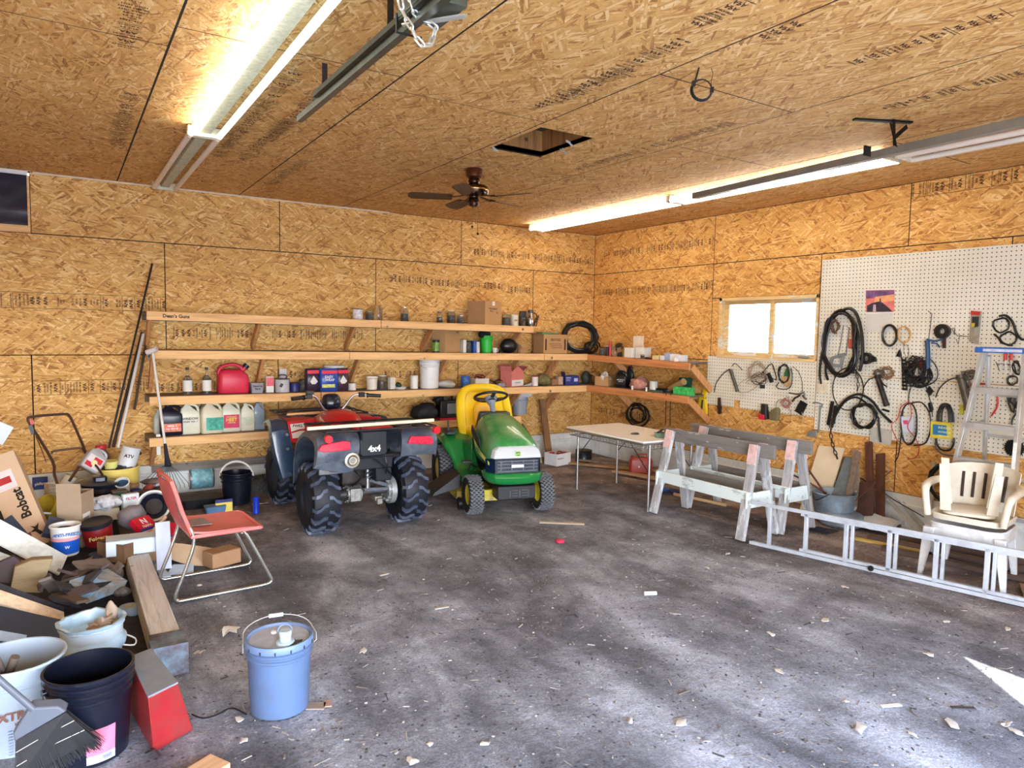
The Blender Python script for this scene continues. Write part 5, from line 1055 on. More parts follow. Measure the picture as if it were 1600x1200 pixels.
o = obj('plastic_wrap', G().sheet([[(P_.x*0+(-.05+.06*i+.03*mnoise.noise(Vector((i,j,1)))), -.02+.05*mnoise.noise(Vector((i*.7,j*.9,4))), .18+.05*j+.02*i) for j in range(5)] for i in range(5)], .003), mt((200,200,206), .3, var=.2), loc=P_); tag(o, 'crumpled clear plastic wrap rising out of the grey pail', 'plastic wrap')
o = obj('upright_board', G().plank((0,0,0), (-.04,.17,.88), .10, .035, up=(0,1,0)), wood((140,104,70), (96,68,44), 2), loc=(bk(858,700,.3).x, -.32, 0)); tag(o, 'brown board standing on the floor and leaning on the third shelf near the corner', 'board')
# ---------------------------------------------------------------- pegboards
t = NT('pegboard'); co = t.coord(); sp = t.N('ShaderNodeSeparateXYZ', i={0: co}); t.b.inputs['Roughness'].default_value = .5
P25 = .0254*1.5
fy = t.math('SUBTRACT', t.math('FRACT', t.math('DIVIDE', sp.outputs[1], P25)), .5); fz_ = t.math('SUBTRACT', t.math('FRACT', t.math('DIVIDE', sp.outputs[2], P25)), .5)
dd = t.math('SQRT', t.math('ADD', t.math('MULTIPLY', fy, fy), t.math('MULTIPLY', fz_, fz_)))
n = t.noise(co, 1.6, 4, .6)
col = t.mix(t.math('LESS_THAN', dd, .145), t.ramp(n.outputs[0], [(.3, (222,218,200)), (.7, (238,236,224))]), lin((58,52,44))); t.base(col); PEG = t.m
def peg(label, pts, x=-.018, mm=PEG):
    ys = [p[0] for p in pts]; zs = [p[1] for p in pts]; c = Vector((x, sum(ys)/len(ys), sum(zs)/len(zs)))
    h = thing('pegboard', label, 'pegboard', c)
    obj('panel', G().prism([(a-c.y, b-c.z) for a, b in pts], -.003, .003, 0), mm, h)
    obj('batten', G().b2((.004, min(ys)-c.y+.02, -.03), (.016, max(ys)-c.y-.02, .03)), PINEY, h)
    return h
peg('big upper white pegboard sheet on the wall, holding a calendar page', [(-3.915,1.478), (-6.355,1.478), (-6.355,2.70), (-3.915,2.70)])
peg('lower white pegboard sheet reaching below the coils and cables', [(-3.915,1.470), (-6.355,1.470), (-6.355,.855), (-3.915,.855)])
peg('white pegboard strip under the window with a square cut in its lower edge', [(-2.36,1.605), (-3.905,1.605), (-3.905,.985), (-2.89,.985), (-2.89,1.08), (-2.80,1.08), (-2.80,.985), (-2.36,.985)])
def rwp(px, py, d=.045): return rw(px, py, d)
def wire(nm, label, cat, pts, r, m_, d=.045, smooth=4, closed=False, grp=None, jit=0, parent=None, seed=0):
    rn = random.Random(seed+len(pts)); P = [rwp(x, y, d+(rn.uniform(0, jit) if jit else 0)) for x, y in pts]; o0 = parent.location if parent else P[0]
    o = obj(nm, G().tube([p-o0 for p in P], r, 8, smooth=smooth, closed=closed), m_, parent, loc=(0,0,0) if parent else o0)
    if not parent: tag(o, label, cat, grp)
    return o
def loop(cx_, cy_, rx_, ry_, n=12, turns=1, jit=0, a0=0, seed=0):
    rn = random.Random(seed); out = []
    for k in range(int(n*turns)):
        q = a0+2*pi*k/n; j = lambda: rn.uniform(-jit, jit); out.append((cx_+cos(q)*rx_+j(), cy_+sin(q)*ry_+j()))
    return out
HB = mt((20,20,22), .35, var=.15)
def shape(nm, label, cat, pts, d0, d1, m_, parent=None, bevel=0, grp=None):   # a flat solid traced on the wall plane
    P = [rwp(x, y, 0) for x, y in pts]; c = Vector((0, sum(p.y for p in P)/len(P), sum(p.z for p in P)/len(P)))
    o0 = parent.location if parent else Vector((-(d0+d1)/2, c.y, c.z))
    o = obj(nm, G().prism([(p.y-o0.y, p.z-o0.z) for p in P], -d1-o0.x, -d0-o0.x, 0), m_, parent, loc=(0,0,0) if parent else o0, bevel=bevel)
    if not parent: tag(o, label, cat, grp)
    return o
# small strip under the window
def greasegun(nm, label, top, bot, rad_, hose, lever, m_, d=.06):
    a = rwp(*top, d); b = rwp(*bot, d); h = thing(nm, label, 'grease gun', a)
    obj('barrel', G().cyl(b-b+ (b-a), (0,0,0), rad_, n=16).cyl((b-a)*.98, (b-a)*1.06, rad_*1.15, n=16).cyl((a-b)*.02, (a-b)*.14, rad_*1.1, n=16), m_, h)
    if hose: wire('hose', '', '', hose, .006, HB, d, parent=h)
    if lever: wire('lever', '', '', lever, .007, m_, d+.02, parent=h)
    return h
GM = mt((110,110,104), .4, metal=.6, dirt=.4)
greasegun('grease_gun', 'grey grease gun with curved black hose on the strip under the window', (1143,582), (1152,610), .020, [(1141,577), (1130,584), (1119,599), (1116,613)], [(1144,572), (1149,568), (1160,578)], GM)
def windbundle(nm, label, cat, cx_, cy_, rx_, ry_, turns, r, m_, seed=1, jit=3, d=.04, extra=(), dj=.03, n=10):
    P = thing(nm, label, cat, rwp(cx_, cy_, d)); wire(nm+'_loops', '', '', loop(cx_, cy_, rx_, ry_, n, turns, jit, 0, seed), r, m_, d, 3, parent=P, jit=dj)
    for i, e_ in enumerate(extra): wire('loose_end', '', '', e_, r, m_, d, 3, parent=P)
    return P
TANW = mt((176,160,140), .5, metal=.2, var=.2)
windbundle('wire_bundle', 'tangle of thin pale wire hung under the left window pane', 'wire', 1182, 580, 12, 12, 6, .0035, TANW, 3, 4, extra=([(1170,590), (1155,600), (1153,612), (1170,612), (1186,600)], [(1176,592), (1165,598), (1178,602), (1190,598)]))
windbundle('brown_wire', 'darker rusty wire twisted over the pale wire tangle', 'wire', 1186, 592, 9, 7, 4, .004, mt((90,66,50), .6), 6, 4)
wire('cord', 'black cord hung in a triangle beside the wire tangle', 'cord', [(1190,584), (1198,575), (1206,568), (1211,582), (1213,594), (1202,588), (1192,582)], .006, HB, .05, 2)
shape('wall_hook', 'small black plug hanging inside the cord triangle', 'hook', [(1203,584), (1206,582), (1212,596), (1208,598)], .03, .06, BLACK)
windbundle('power_lead', 'neat black power cord coil with a plug, hung by the green gloves', 'cord', 1225, 584, 8, 14, 4, .0055, HB, 9, 1.5, extra=([(1217,598), (1213,604), (1220,608), (1234,606), (1238,590), (1236,575)],))
h = thing('work_gloves', 'green and tan work gloves hung behind the black power cord', 'gloves', rwp(1232,590,.04)); shape('cuff', '', '', [(1228,588), (1230,580), (1233,574), (1236,580), (1237,588)], .02, .045, mt((50,110,60), .7), h, .004); shape('palm', '', '', [(1224,589), (1237,588), (1237,600), (1232,605), (1225,598)], .02, .045, mt((196,160,110), .8), h, .004)
h = thing('hang_tag', 'small white and dark instruction tag hanging below the wires', 'tag', rwp(1194,604,.03)); shape('card', '', '', [(1189,597), (1199,597), (1199,615), (1190,614)], .026, .03, PAPER, h); shape('dark_band', '', '', [(1190,601), (1198,601), (1198,607), (1190,607)], .030, .032, mt((50,50,54), .6), h)
wire('wire_rack', 'thin steel wire tool rack on the pegboard strip', 'rack', [(1205,618), (1208,615), (1230,618), (1231,622), (1231,614)], .002, STEEL, .04, 1)
h = thing('pincers', 'small dark pincers hung at the lower edge of the pegboard strip', 'pliers', rwp(1127,630,.04)); shape('jaw', '', '', [(1125,621), (1129,621), (1130,634), (1125,634)], .03, .045, mt((70,50,40), .5), h, .003); shape('handles', '', '', [(1124,634), (1131,634), (1130,646), (1126,647)], .03, .045, mt((44,36,32), .5), h, .003)
h = thing('hand_torch', 'red and black hand torch hung on the pegboard strip', 'torch', rwp(1199,640,.06)); shape('torch_body', '', '', [(1196,630), (1203,631), (1205,655), (1196,654)], .03, .085, mt((40,34,36), .4), h, .008); shape('torch_head', '', '', [(1192,646), (1202,648), (1201,656), (1192,654)], .035, .09, mt((214,40,60), .4), h, .006)
shape('oil_can', 'flat olive tin hung beside the red torch', 'tin', [(1210,640), (1219,636), (1222,640), (1220,657), (1209,656)], .02, .07, mt((140,134,96), .5, metal=.3, dirt=.4), bevel=.006)
wire('bent_wire', 'loop of grey wire hooked above the olive tin', 'wire', [(1212,640), (1214,628), (1222,624), (1228,632)], .004, STEEL, .045)
windbundle('red_wire', 'bundle of pinkish copper wire beside the spray gun', 'wire', 1229, 630, 6, 6, 5, .003, mt((170,110,104), .5), 12, 3, extra=([(1232,636), (1236,644), (1235,655), (1233,662)],))
h = thing('spray_gun', 'small dark spray gun with trigger hung above a black square', 'spray gun', rwp(1254,616,.06)); wire('gun_body', '', '', [(1233,614), (1248,616), (1256,613), (1257,620)], .009, GM, .06, 2, parent=h); wire('gun_grip', '', '', [(1250,618), (1242,622), (1238,628)], .010, DKMET, .06, 2, parent=h); wire('gun_cup', '', '', [(1254,618), (1260,624)], .012, GM, .06, 1, parent=h)
shape('black_plate', 'black diamond shaped plate hung under the spray gun', 'plate', [(1254,625), (1265,631), (1256,649), (1245,642)], .03, .04, BLACK)
wire('thin_string', 'thin pale cord dropping below the black plate', 'cord', [(1253,644), (1254,652), (1253,660)], .0035, TANW, .04)
wire('curved_wire', 'long curved thin wire arching over the end of the pegboard strip', 'wire', [(1238,573), (1247,580), (1253,595), (1254,612)], .003, mt((60,60,60), .5), .035)
h = thing('pry_bar', 'grey steel pry bar with a square hooked head', 'bar', rwp(1280,650,.04)); wire('bar_shank', '', '', [(1282,634), (1279,676)], .009, mt((150,160,166), .35, metal=.6), .04, 1, parent=h); wire('bar_hook', '', '', [(1271,630), (1276,629), (1285,632), (1282,638)], .008, mt((150,160,166), .35, metal=.6), .04, 2, parent=h)
shape('steel_float', 'grey steel float hanging under the pry bar below the pegboard', 'float', [(1265,674), (1278,672), (1278,683), (1263,682)], .015, .03, mt((150,152,150), .5, metal=.4), bevel=.002)
o = obj('sanding_block', blob(G(), (0,0,.018), (.03,.07,.02), amp=.15), mt((150,146,132), .7), loc=(-.02, rw(1258,557,0).y, WZ0+.025)); tag(o, 'grey stone like block lying on the window ledge', 'block')
# big hoses
windbundle('air_hose', 'thick black hose looped many times at the top left of the big pegboard', 'hose', 1313, 537, 25, 50, 4.3, .0125, HB, 21, 4, d=.05, dj=.04, extra=([(1292,560), (1290,580), (1294,594)], [(1331,495), (1334,540), (1333,584)], [(1283,600), (1281,580), (1286,540), (1294,508), (1310,490)]))
wire('thick_hose', 'thickest black hose hanging in an arch right of the looped hose', 'hose', [(1318,484), (1328,482), (1338,490), (1345,512), (1348,540), (1347,565), (1343,580)], .016, HB, .075, 5)
wire('clear_hose', 'pale clear tube looped at the left edge of the big pegboard', 'hose', [(1293,500), (1285,515), (1281,540), (1282,566), (1277,575)], .006, mt((226,228,228), .2), .04)
windbundle('rusty_hooks', 'bunch of rusty brown hooks hung inside the hose loops', 'hooks', 1305, 510, 5, 10, 5, .004, mt((100,70,50), .7), 30, 3)
h = thing('hacksaw', 'grey handled bow saw hanging behind the black hoses', 'saw', rwp(1312,560,.03)); wire('saw_frame', '', '', [(1309,556), (1313,540), (1318,508), (1327,512), (1324,535), (1322,556)], .005, mt((120,126,130), .4, metal=.6), .03, 1, parent=h); 
sh_ = [(1299,565), (1303,555), (1323,551), (1320,574), (1299,572)]; shape('saw_handle', '', '', [(1299,572), (1302,558), (1323,551), (1323,556), (1306,561), (1304,568), (1316,569), (1319,556), (1323,556), (1319,575)], .03, .05, mt((126,132,134), .4), h, .003)
shape('paint_scraper', 'orange brown wooden handled scraper behind the hoses', 'scraper', [(1334,516), (1341,516), (1341,530), (1334,530)], .02, .05, mt((196,116,56), .5), bevel=.006)
shape('red_pad', 'faded red pad hung by the orange scraper', 'pad', [(1328,529), (1333,530), (1334,545), (1328,544)], .02, .035, mt((190,84,70), .6), bevel=.004)
h = thing('steel_chain', 'dark chain and snap hooks hanging below the thick hose', 'chain', rwp(1340,528,.05)); o0 = h.location
chain(h, [rwp(x, y, .06)-o0 for x, y in ((1338,528), (1340,550), (1337,575), (1341,600), (1338,615))], r=.004, ll=.045, w=.02, m_=mt((60,60,62), .4, metal=.7))
TAPE = mt((24,24,26), .4)
def ring(nm, label, cat, px, py, ro, ri, d0, d1, m_, parent=None):
    c = rwp(px, py, 0); R = Matrix.Rotation(pi/2, 3, 'Y'); u = mp(1, c)*1.15; o0 = Vector((-(d0+d1)/2, c.y, c.z)); hh = (d1-d0)/2
    g = G().lathe([(ri*u,-hh), (ro*u,-hh), (ro*u,hh), (ri*u,hh)], n=24, R=R, closed=True)
    o = obj(nm, g, m_, parent, loc=o0-parent.location if parent else o0); 
    if not parent: tag(o, label, cat)
    return o
h = thing('tape_roll', 'black tape roll with a torn tail right of the thick hose', 'tape', rwp(1358,560,.05)); ring('roll', '', '', 1358, 560, 8, 4, .02, .07, TAPE, h); shape('tail', '', '', [(1363,554), (1372,558), (1373,565), (1364,566)], .03, .05, TAPE, h)
ring('masking_tape', 'pale roll of masking tape hung low by the black hose', 'tape', 1289, 606, 7.5, 3.5, .02, .05, mt((226,214,190), .7, var=.08))
wire('thin_hose', 'single large loop of thin black hose below the bow saw', 'hose', loop(1325,608,24,33,14), .006, HB, .05, 3, closed=True)
h = windbundle('heavy_cable', 'heavy black jumper cable coils at the bottom of the lower pegboard', 'cable', 1350, 650, 18, 18, 8.3, .0065, HB, 40, 3, d=.05)
wire('cable_arch', '', '', [(1300,668), (1306,645), (1322,624), (1342,616), (1362,626), (1376,644), (1393,660)], .013, HB, .06, 5, parent=h); wire('cable_arch', '', '', [(1303,655), (1318,630), (1338,621), (1358,634), (1374,655)], .010, HB, .075, 5, parent=h)
wire('battery_clamp', '', '', [(1330,662), (1338,670), (1348,655), (1362,660)], .006, STEEL, .06, 2, parent=h)
h = thing('tyre_chain', 'black perforated strap and rusty chain hanging to the floor boards', 'chain', rwp(1300,640,.05)); o0 = h.location
obj('strap', G().plank(rwp(1301,627,.05)-o0, rwp(1294,664,.05)-o0, .03, .02, up=(1,0,0)).plank(rwp(1306,634,.06)-o0, rwp(1302,662,.06)-o0, .03, .02, up=(1,0,0)), TAPE, h)
chain(h, [rwp(x, y, d)-o0 for x, y, d in ((1300,655,.06), (1298,675,.08), (1301,695,.13), (1309,718,.17))], r=.0055, ll=.05, w=.024, m_=mt((76,52,42), .7, metal=.4))
GK = mt((26,26,28), .45, metal=.3, dirt=.3)
greasegun('grease_gun', 'black lever grease gun with a brown rag on top, in the middle of the pegboards', (1372,592), (1385,632), .026, [(1366,590), (1358,593), (1350,604), (1348,616)], [(1374,588), (1380,600), (1386,604)], GK, .07)
windbundle('brown_twine', 'bundle of brown twine and grey wire over the grease gun head', 'twine', 1386, 582, 9, 7, 6, .004, mt((140,106,76), .7, var=.3), 44, 4)
windbundle('grey_wire', 'bundle of grey wire left of the brown twine', 'wire', 1374, 584, 7, 5, 5, .0045, GM, 46, 3)
shape('tee_bolt', 'small black T shaped bolt on the lower pegboard', 'bolt', [(1382,638), (1392,641), (1392,644), (1382,641)], .02, .04, BLACK)
# calendar
h = thing('calendar', 'wall calendar with a pink sunset lighthouse picture', 'calendar', rwp(1378,470,.03))
c4 = [(1355,454), (1400,453), (1399,487), (1355,488)]; shape('picture_page', '', '', c4, .022, .026, mt((226,128,120), .6, var=.2, sc=14), h)
shape('sky_band', '', '', [(1355.5,454.5), (1399.5,453.5), (1399.5,463), (1355.5,467)], .026, .0265, mt((120,84,130), .6, var=.5, sc=18), h); shape('glow', '', '', [(1370,464), (1399,460), (1399,470), (1368,474)], .0265, .027, mt((244,170,120), .6, var=.2, sc=20), h)
shape('headland', '', '', [(1357,487.5), (1357,478), (1364,474), (1372,472), (1378,471), (1386,477), (1394,484), (1397,487)], .027, .0275, mt((56,44,60), .7, var=.3, sc=30), h); shape('lighthouse', '', '', [(1376.5,473), (1377,466), (1378.5,466), (1379,473)], .0275, .028, mt((90,60,80), .7), h); shape('tower', '', '', [(1366,487), (1367,476), (1371,476), (1371,487)], .0275, .028, mt((200,180,190), .7), h)
shape('month_page', '', '', [(1355,490), (1397,491), (1396,520), (1356,519)], .022, .024, mt((214,212,204), .6, var=.03), h); shape('page_edge', '', '', [(1355,488), (1399,488), (1399,490.5), (1355,490.5)], .022, .028, WHITE, h)
wire('drive_belt', 'oval black drive belt hung right of the calendar', 'belt', loop(1390,524,11,16,14), .012, HB, .045, 3, closed=True)
wire('rope_ring', 'tan ring of rope hung beside the black belt', 'rope', loop(1413,523,9.5,12.5,14), .008, mt((206,160,100), .6, var=.2), .045, 3, closed=True)
wire('wire_peg', 'small dark wire peg with loose strands under the tan ring', 'wire', [(1413,536), (1412,548), (1418,560), (1420,545), (1416,538)], .0025, mt((80,80,80), .5), .04, 2)
shape('black_plug', 'little black rubber plug hung under the tan ring', 'plug', [(1406,552), (1409,546), (1411,553), (1411,558), (1404,557)], .02, .05, BLACK, bevel=.003)
h = thing('hanger_strap', 'long black perforated hanger strap beside the tangled cord', 'strap', rwp(1413,585,.04)); c_ = rwp(1412,560,.04); e_ = rwp(1414,611,.04); g = G()
for i in range(9): q = c_.lerp(e_, (i+.5)/9)-h.location; g.box(q, (.01,.045,.022)).box(q+Vector((0,.018,.02)), (.01,.008,.02)).box(q+Vector((0,-.018,.02)), (.01,.008,.02))
obj('strap_links', g, TAPE, h)
windbundle('cord_heap', 'dense tangle of thin black cord in the middle of the pegboards', 'cord', 1434, 581, 16, 18, 13, .0045, HB, 50, 8, extra=([(1436,560), (1452,560), (1464,575), (1464,592), (1450,602), (1434,603)], [(1418,603), (1440,604), (1455,600)], [(1424,602), (1420,618), (1420,630)], [(1446,600), (1452,620), (1456,640), (1457,652)]), dj=.05)
wire('inner_loops', '', '', loop(1432, 582, 10, 12, 9, 11, 6, 0, 52), .0045, HB, .06, 3, parent=bpy.data.objects['cord_heap'], jit=.04)
h = thing('caulking_gun', 'blue caulking gun with trigger hung on the pegboard', 'caulking gun', rwp(1450,540,.06)); BL = mt((30,76,120), .35, var=.1)
wire('gun_frame', '', '', [(1449,532), (1450,552), (1450,576)], .021, BL, .06, 1, parent=h); wire('gun_handle', '', '', [(1448,530), (1460,533), (1473,530)], .009, BL, .06, 2, parent=h); wire('trigger', '', '', [(1455,536), (1464,537), (1468,543)], .007, BL, .06, 2, parent=h); wire('push_rod', '', '', [(1451,530), (1454,508), (1456,490), (1450,486)], .0035, DKMET, .05, 1, parent=h); wire('nozzle', '', '', [(1447,576), (1447,588)], [.008,.004], WHITE, .06, 1, parent=h); shape('red_band', '', '', [(1444,566), (1447,565), (1447,575), (1444,574)], .04, .08, mt((220,40,50), .4), h)
h = thing('tape_roll', 'black strap roll with a brown end hung by the caulking gun', 'strap', rwp(1477,520,.05)); ring('roll', '', '', 1476, 518, 10, 4, .02, .06, TAPE, h); shape('tail', '', '', [(1476,526), (1481,526), (1481,544), (1476,544)], .03, .045, mt((66,40,34), .6), h); wire('wire_hook', '', '', [(1484,516), (1492,512), (1490,522)], .003, TAPE, .05, 2, parent=h)
wire('hook_rack', 'thin grey hook rack right of the strap roll', 'rack', [(1488,515), (1496,525), (1514,526), (1500,524), (1497,538), (1494,530)], .003, mt((110,106,100), .5, metal=.4), .04, 1)
h = thing('blister_pack', 'tool in clear blister pack with a red and black header card', 'pack', rwp(1528,512,.03)); shape('clear_pack', '', '', [(1521,487), (1536,488), (1531,537), (1518,534)], .022, .045, mt((160,154,140), .25, var=.25, sc=30), h, .003); shape('header_card', '', '', [(1521,486), (1536,487), (1535,493), (1521,492)], .022, .05, mt((190,50,40), .5), h); shape('tool', '', '', [(1523,495), (1534,495), (1533,510), (1526,512), (1523,505)], .04, .055, mt((44,46,50), .4), h, .004); shape('yellow_grip', '', '', [(1523,505), (1528,505), (1527,511), (1523,510)], .05, .06, mt((220,200,60), .4), h)
h = thing('gasket', 'black double ring gasket hanging at the top right of the pegboard', 'gasket', rwp(1565,515,.03))
wire('gasket_ring', '', '', loop(1564,508,13,11,12,1,1.2,0,3), .008, TAPE, .03, 3, True, parent=h); wire('gasket_ring', '', '', loop(1576,529,13,10,12,1,1.2,0,4), .008, TAPE, .03, 3, True, parent=h); wire('gasket_tail', '', '', [(1561,494), (1572,493), (1582,503), (1588,520), (1596,530), (1600,530)], .010, TAPE, .035, 3, parent=h); wire('gasket_tail', '', '', [(1553,522), (1560,528), (1566,536), (1582,540)], .008, TAPE, .03, 3, parent=h)
for i, px_ in enumerate((1571, 1580)):
    h = thing('screwdriver', ['left of two red handled screwdrivers behind the stepladder top', 'right of two red handled screwdrivers behind the stepladder top'][i], 'screwdriver', rwp(px_,560,.04)); wire('screwdriver_handle', '', '', [(px_,549), (px_,563)], .013, mt((206,50,36), .35), .05, 1, parent=h); wire('screwdriver_shaft', '', '', [(px_,563), (px_+.5,581)], .004, STEEL, .05, 1, parent=h)
wire('tool_rack', 'thin wire tool rack behind the stepladder', 'rack', [(1556,565), (1562,580), (1558,568), (1584,570)], .003, DKMET, .04, 1)
h = thing('snap_hooks', 'tangle of black snap hooks and cord behind the stepladder rungs', 'hooks', rwp(1590,600,.04))
wire('hook_loops', '', '', loop(1590,575,6,10,8,2,3,0,60), .006, TAPE, .045, 3, parent=h, jit=.02); wire('hook_loops', '', '', loop(1582,594,8,6,8,2,2,0,61), .006, mt((70,70,72), .4, metal=.6), .05, 3, parent=h); wire('hook_loops', '', '', [(1574,610), (1576,630), (1584,645), (1586,620), (1592,612), (1590,640), (1582,655), (1581,664)], .008, TAPE, .05, 3, parent=h); wire('hook_loops', '', '', loop(1588,622,7,12,8,3,4,0,62), .007, TAPE, .06, 3, parent=h)
greasegun('grease_gun', 'thick grey grease gun with long hose beside the stepladder', (1502,592), (1514,638), .034, [(1497,590), (1482,594), (1468,607), (1462,621)], [(1505,586), (1514,594), (1516,612)], GM, .08)
windbundle('dark_wire', 'tangle of dark wire above the thick grease gun', 'wire', 1516, 586, 10, 5, 6, .004, GM, 66, 4)
shape('leaf_glove', 'yellow green glove tip below the thick grease gun', 'glove', [(1502,632), (1508,634), (1509,646), (1503,648)], .02, .04, mt((190,190,60), .7))
wire('red_hose', 'red hose curving down behind the stepladder', 'hose', [(1514,606), (1522,600), (1540,600)], .010, mt((170,40,44), .4), .05, 3); wire('red_hose', 'curved red hose piece seen between the stepladder rungs', 'hose', [(1556,612), (1559,625), (1557,638), (1549,650)], .008, mt((200,40,50), .4), .04, 3)
shape('black_tag', 'small black square tag on the lower pegboard', 'tag', [(1450,611), (1455,603), (1461,611), (1456,618)], .02, .04, BLACK)
shape('black_hook', 'small black hook with a tail under the tangled cord', 'hook', [(1453,630), (1458,628), (1461,640), (1456,644)], .02, .04, BLACK)
h = thing('battery_tester', 'white battery tester with looped black and red leads', 'tester', rwp(1423,664,.05)); shape('tester_body', '', '', [(1412,650), (1432,650), (1431,676), (1413,675)], .03, .08, mt((206,212,226), .35, var=.05), h, .006); shape('red_label', '', '', [(1418,656), (1426,656), (1425,662), (1419,662)], .08, .083, mt((214,80,120), .5), h)
wire('black_lead', '', '', loop(1420,662,13,32,12,1.6,1,0,3), .007, HB, .07, 3, parent=h, jit=.03); wire('black_lead', '', '', [(1424,630), (1440,629), (1452,645), (1454,670), (1446,692), (1428,696)], .007, HB, .05, 4, parent=h); wire('black_lead', '', '', [(1411,640), (1408,680), (1404,710), (1398,722)], .006, HB, .06, 4, parent=h)
for pts in ([(1420,628), (1408,636), (1402,655), (1393,664), (1398,680), (1404,690)], [(1422,628), (1424,650), (1418,668), (1430,684), (1436,700), (1432,714), (1418,718)]): wire('red_lead', '', '', pts, .004, mt((190,40,50), .4), .085, 4, parent=h)
h = thing('extension_lead', 'black extension cord held by a yellow sleeve with a blue label', 'extension cord', rwp(1476,672,.05)); shape('yellow_sleeve', '', '', [(1461,657), (1491,660), (1492,686), (1460,683)], .03, .085, mt((226,206,70), .4, var=.08), h, .006)
shape('blue_label', '', '', [(1465,662), (1486,664), (1487,680), (1465,678)], .085, .088, mt((40,130,180), .4, var=.1), h); c_ = rwp(1476,669,.089)-h.location
obj('lettering', G().text('INDOOR', .028, face(c_, (0,-1,0), (0,0,1)), .001).text('OUTDOOR', .022, face(c_-Vector((0,0,.04)), (0,-1,0), (0,0,1)), .001).text('HEAVY DUTY', .018, face(c_-Vector((0,0,.075)), (0,-1,0), (0,0,1)), .001), mt((220,235,200), .5), h)
for k, (rx_, ry_) in enumerate(((13,18), (10,14), (6,11))): wire('cord_loop', '', '', [(1477-rx_,660), (1477-rx_*.9,650-ry_*.3), (1477-rx_*.4,642-ry_*.55), (1477+rx_*.4,642-ry_*.55), (1477+rx_*.9,650-ry_*.3), (1477+rx_,660)], .008, HB, .05+.012*k, 3, parent=h)
wire('cord_loop', '', '', [(1463,682), (1464,694), (1472,703), (1484,703), (1490,694), (1491,684)], .009, HB, .06, 3, parent=h); wire('cord_tail', '', '', [(1463,684), (1462,698), (1472,709), (1490,712)], .007, mt((90,90,96), .4), .05, 3, parent=h)
h = thing('plastic_sleeve', 'clear plastic document sleeve hung low with a short black pipe', 'sleeve', rwp(1378,680,.03)); shape('sleeve_front', '', '', [(1361,666), (1396,672), (1394,696), (1362,690)], .022, .03, mt((206,206,196), .25, var=.08, alpha=.75), h); wire('black_pipe', '', '', [(1373,655), (1374,672), (1376,691)], .010, BLACK, .05, 2, parent=h)
wire('hanging_rod', 'long thin dark rod leaning diagonally against the wall below the pegboard', 'rod', [(1336,742), (1360,756), (1400,783), (1444,808)], .005, mt((50,44,44), .6), .10, 1)
sb_ = rwp(1585,700,.04); u = mp(1, sb_); g = G(); pr = []
for k in range(48): q = 2*pi*k/48; r_ = (15 if k % 2 else 12.8)*u; pr.append((cos(q)*r_, sin(q)*r_))
g.prism(pr, -.002, .002, 0); o = obj('saw_blade', g, mt((36,34,36), .4, metal=.6), loc=sb_); tag(o, 'black toothed circular saw blade hanging behind the stepladder', 'saw blade')
# wall conduit and coil behind the chair
o = obj('white_rod', G().plank((0,0,0), (0,0,-.5), .03, .02, up=(1,0,0)), DIRTYW, loc=rwp(1459,722,.03)); tag(o, 'narrow cream strip standing on the wall behind the plastic chairs', 'strip')
hosecoil(rwp(1482,790,.10), .17, .012, 4, 'black hose coil hanging low on the wall behind the plastic chairs', HB, rz=rad(-80), squash=1.1, seed=5, spread=.2)
# ---------------------------------------------------------------- folding table
h = thing('folding_table', 'white topped folding table with thin steel legs, a wire shelf beneath', 'table', (-1.55, -2.62, 0)); 
TW = mt((248,248,246), .35, var=.03); 
obj('table_top', G().b2((-.41,-.66,.735), (.41,.66,.755)), TW, h, bevel=.006); obj('steel_edge', G().tube([(-.41,-.66,.728), (.41,-.66,.728), (.41,.66,.728), (-.41,.66,.728)], .012, 8, closed=True), STEEL, h)
g = G()
for x in (-.38, .38): g.tube([(x,-.62,.66), (x,.62,.66)], .006, 6)
for y in (-.62, .62): g.tube([(-.38,y,.66), (.38,y,.66)], .006, 6)
for k in range(25): y = -.62+1.24*k/24; g.tube([(-.38,y,.66), (-.38,y+.03,.725)], .003, 5); 
for k in range(14): y = -.6+1.2*k/13; g.tube([(-.38,y,.66), (.38,y,.66)], .003, 5)
for k in range(14): x = -.38+.76*k/13; g.tube([(x,-.62,.66), (x+.02,-.62,.725)], .003, 5)
obj('wire_shelf', g, mt((150,146,140), .35, metal=.6), h)
for i, (x, y) in enumerate(((-.30,.57), (.37,.63), (-.28,-.62), (.36,-.60))):
    lg_ = obj('leg', G().cyl((x,y,.72), (x,y,.02), .013, n=12).cyl((x,y,.02), (x,y,0), .016, n=12), STEEL, h)
    obj('leg_brace', G().tube([(x,y*.97,.42), (x,y*.5,.70)], .005, 6), DKMET, lg_)
for i, (x, y, lb, cc_) in enumerate(((-.1,-.2,'crumpled dark label scrap on the white table',(70,70,80)), (.02,-.38,'tan paper scrap lying on the white table',(206,186,150)))):
    o = obj('paper_scrap', blob(G(), (0,0,.008), (.05,.04,.010), amp=.6, fr=3, zmin=0), mt(cc_, .7, var=.4, sc=60), loc=(-1.55+x, -2.62+y, .756)); tag(o, lb, 'scrap')
o = thing('glass_dish', 'green tinted glass dish with dark trim at the near corner of the table', 'dish', (-1.52,-3.12,.756)); obj('dish', G().loft([[(x*k, y*k, z) for x, y in rbox(.20,.12,.2)] for z, k in ((0,.8), (.05,1), (.05,.96), (.008,.78))], caps=False).box((0,0,.004), (.14,.08,.006)), mt((120,150,130), .15, var=.3, sc=30), o); obj('black_bar', G().plank((-.1,-.02,.06), (.04,.05,.075), .02, .014), BLACK, o)
h = thing('fuel_can', 'flat red metal fuel can standing on the dirt under the folding table', 'fuel can', (-.60,-1.80,0), rz=rad(-35)); RC = mt((176,52,42), .4, var=.15, dirt=.25)
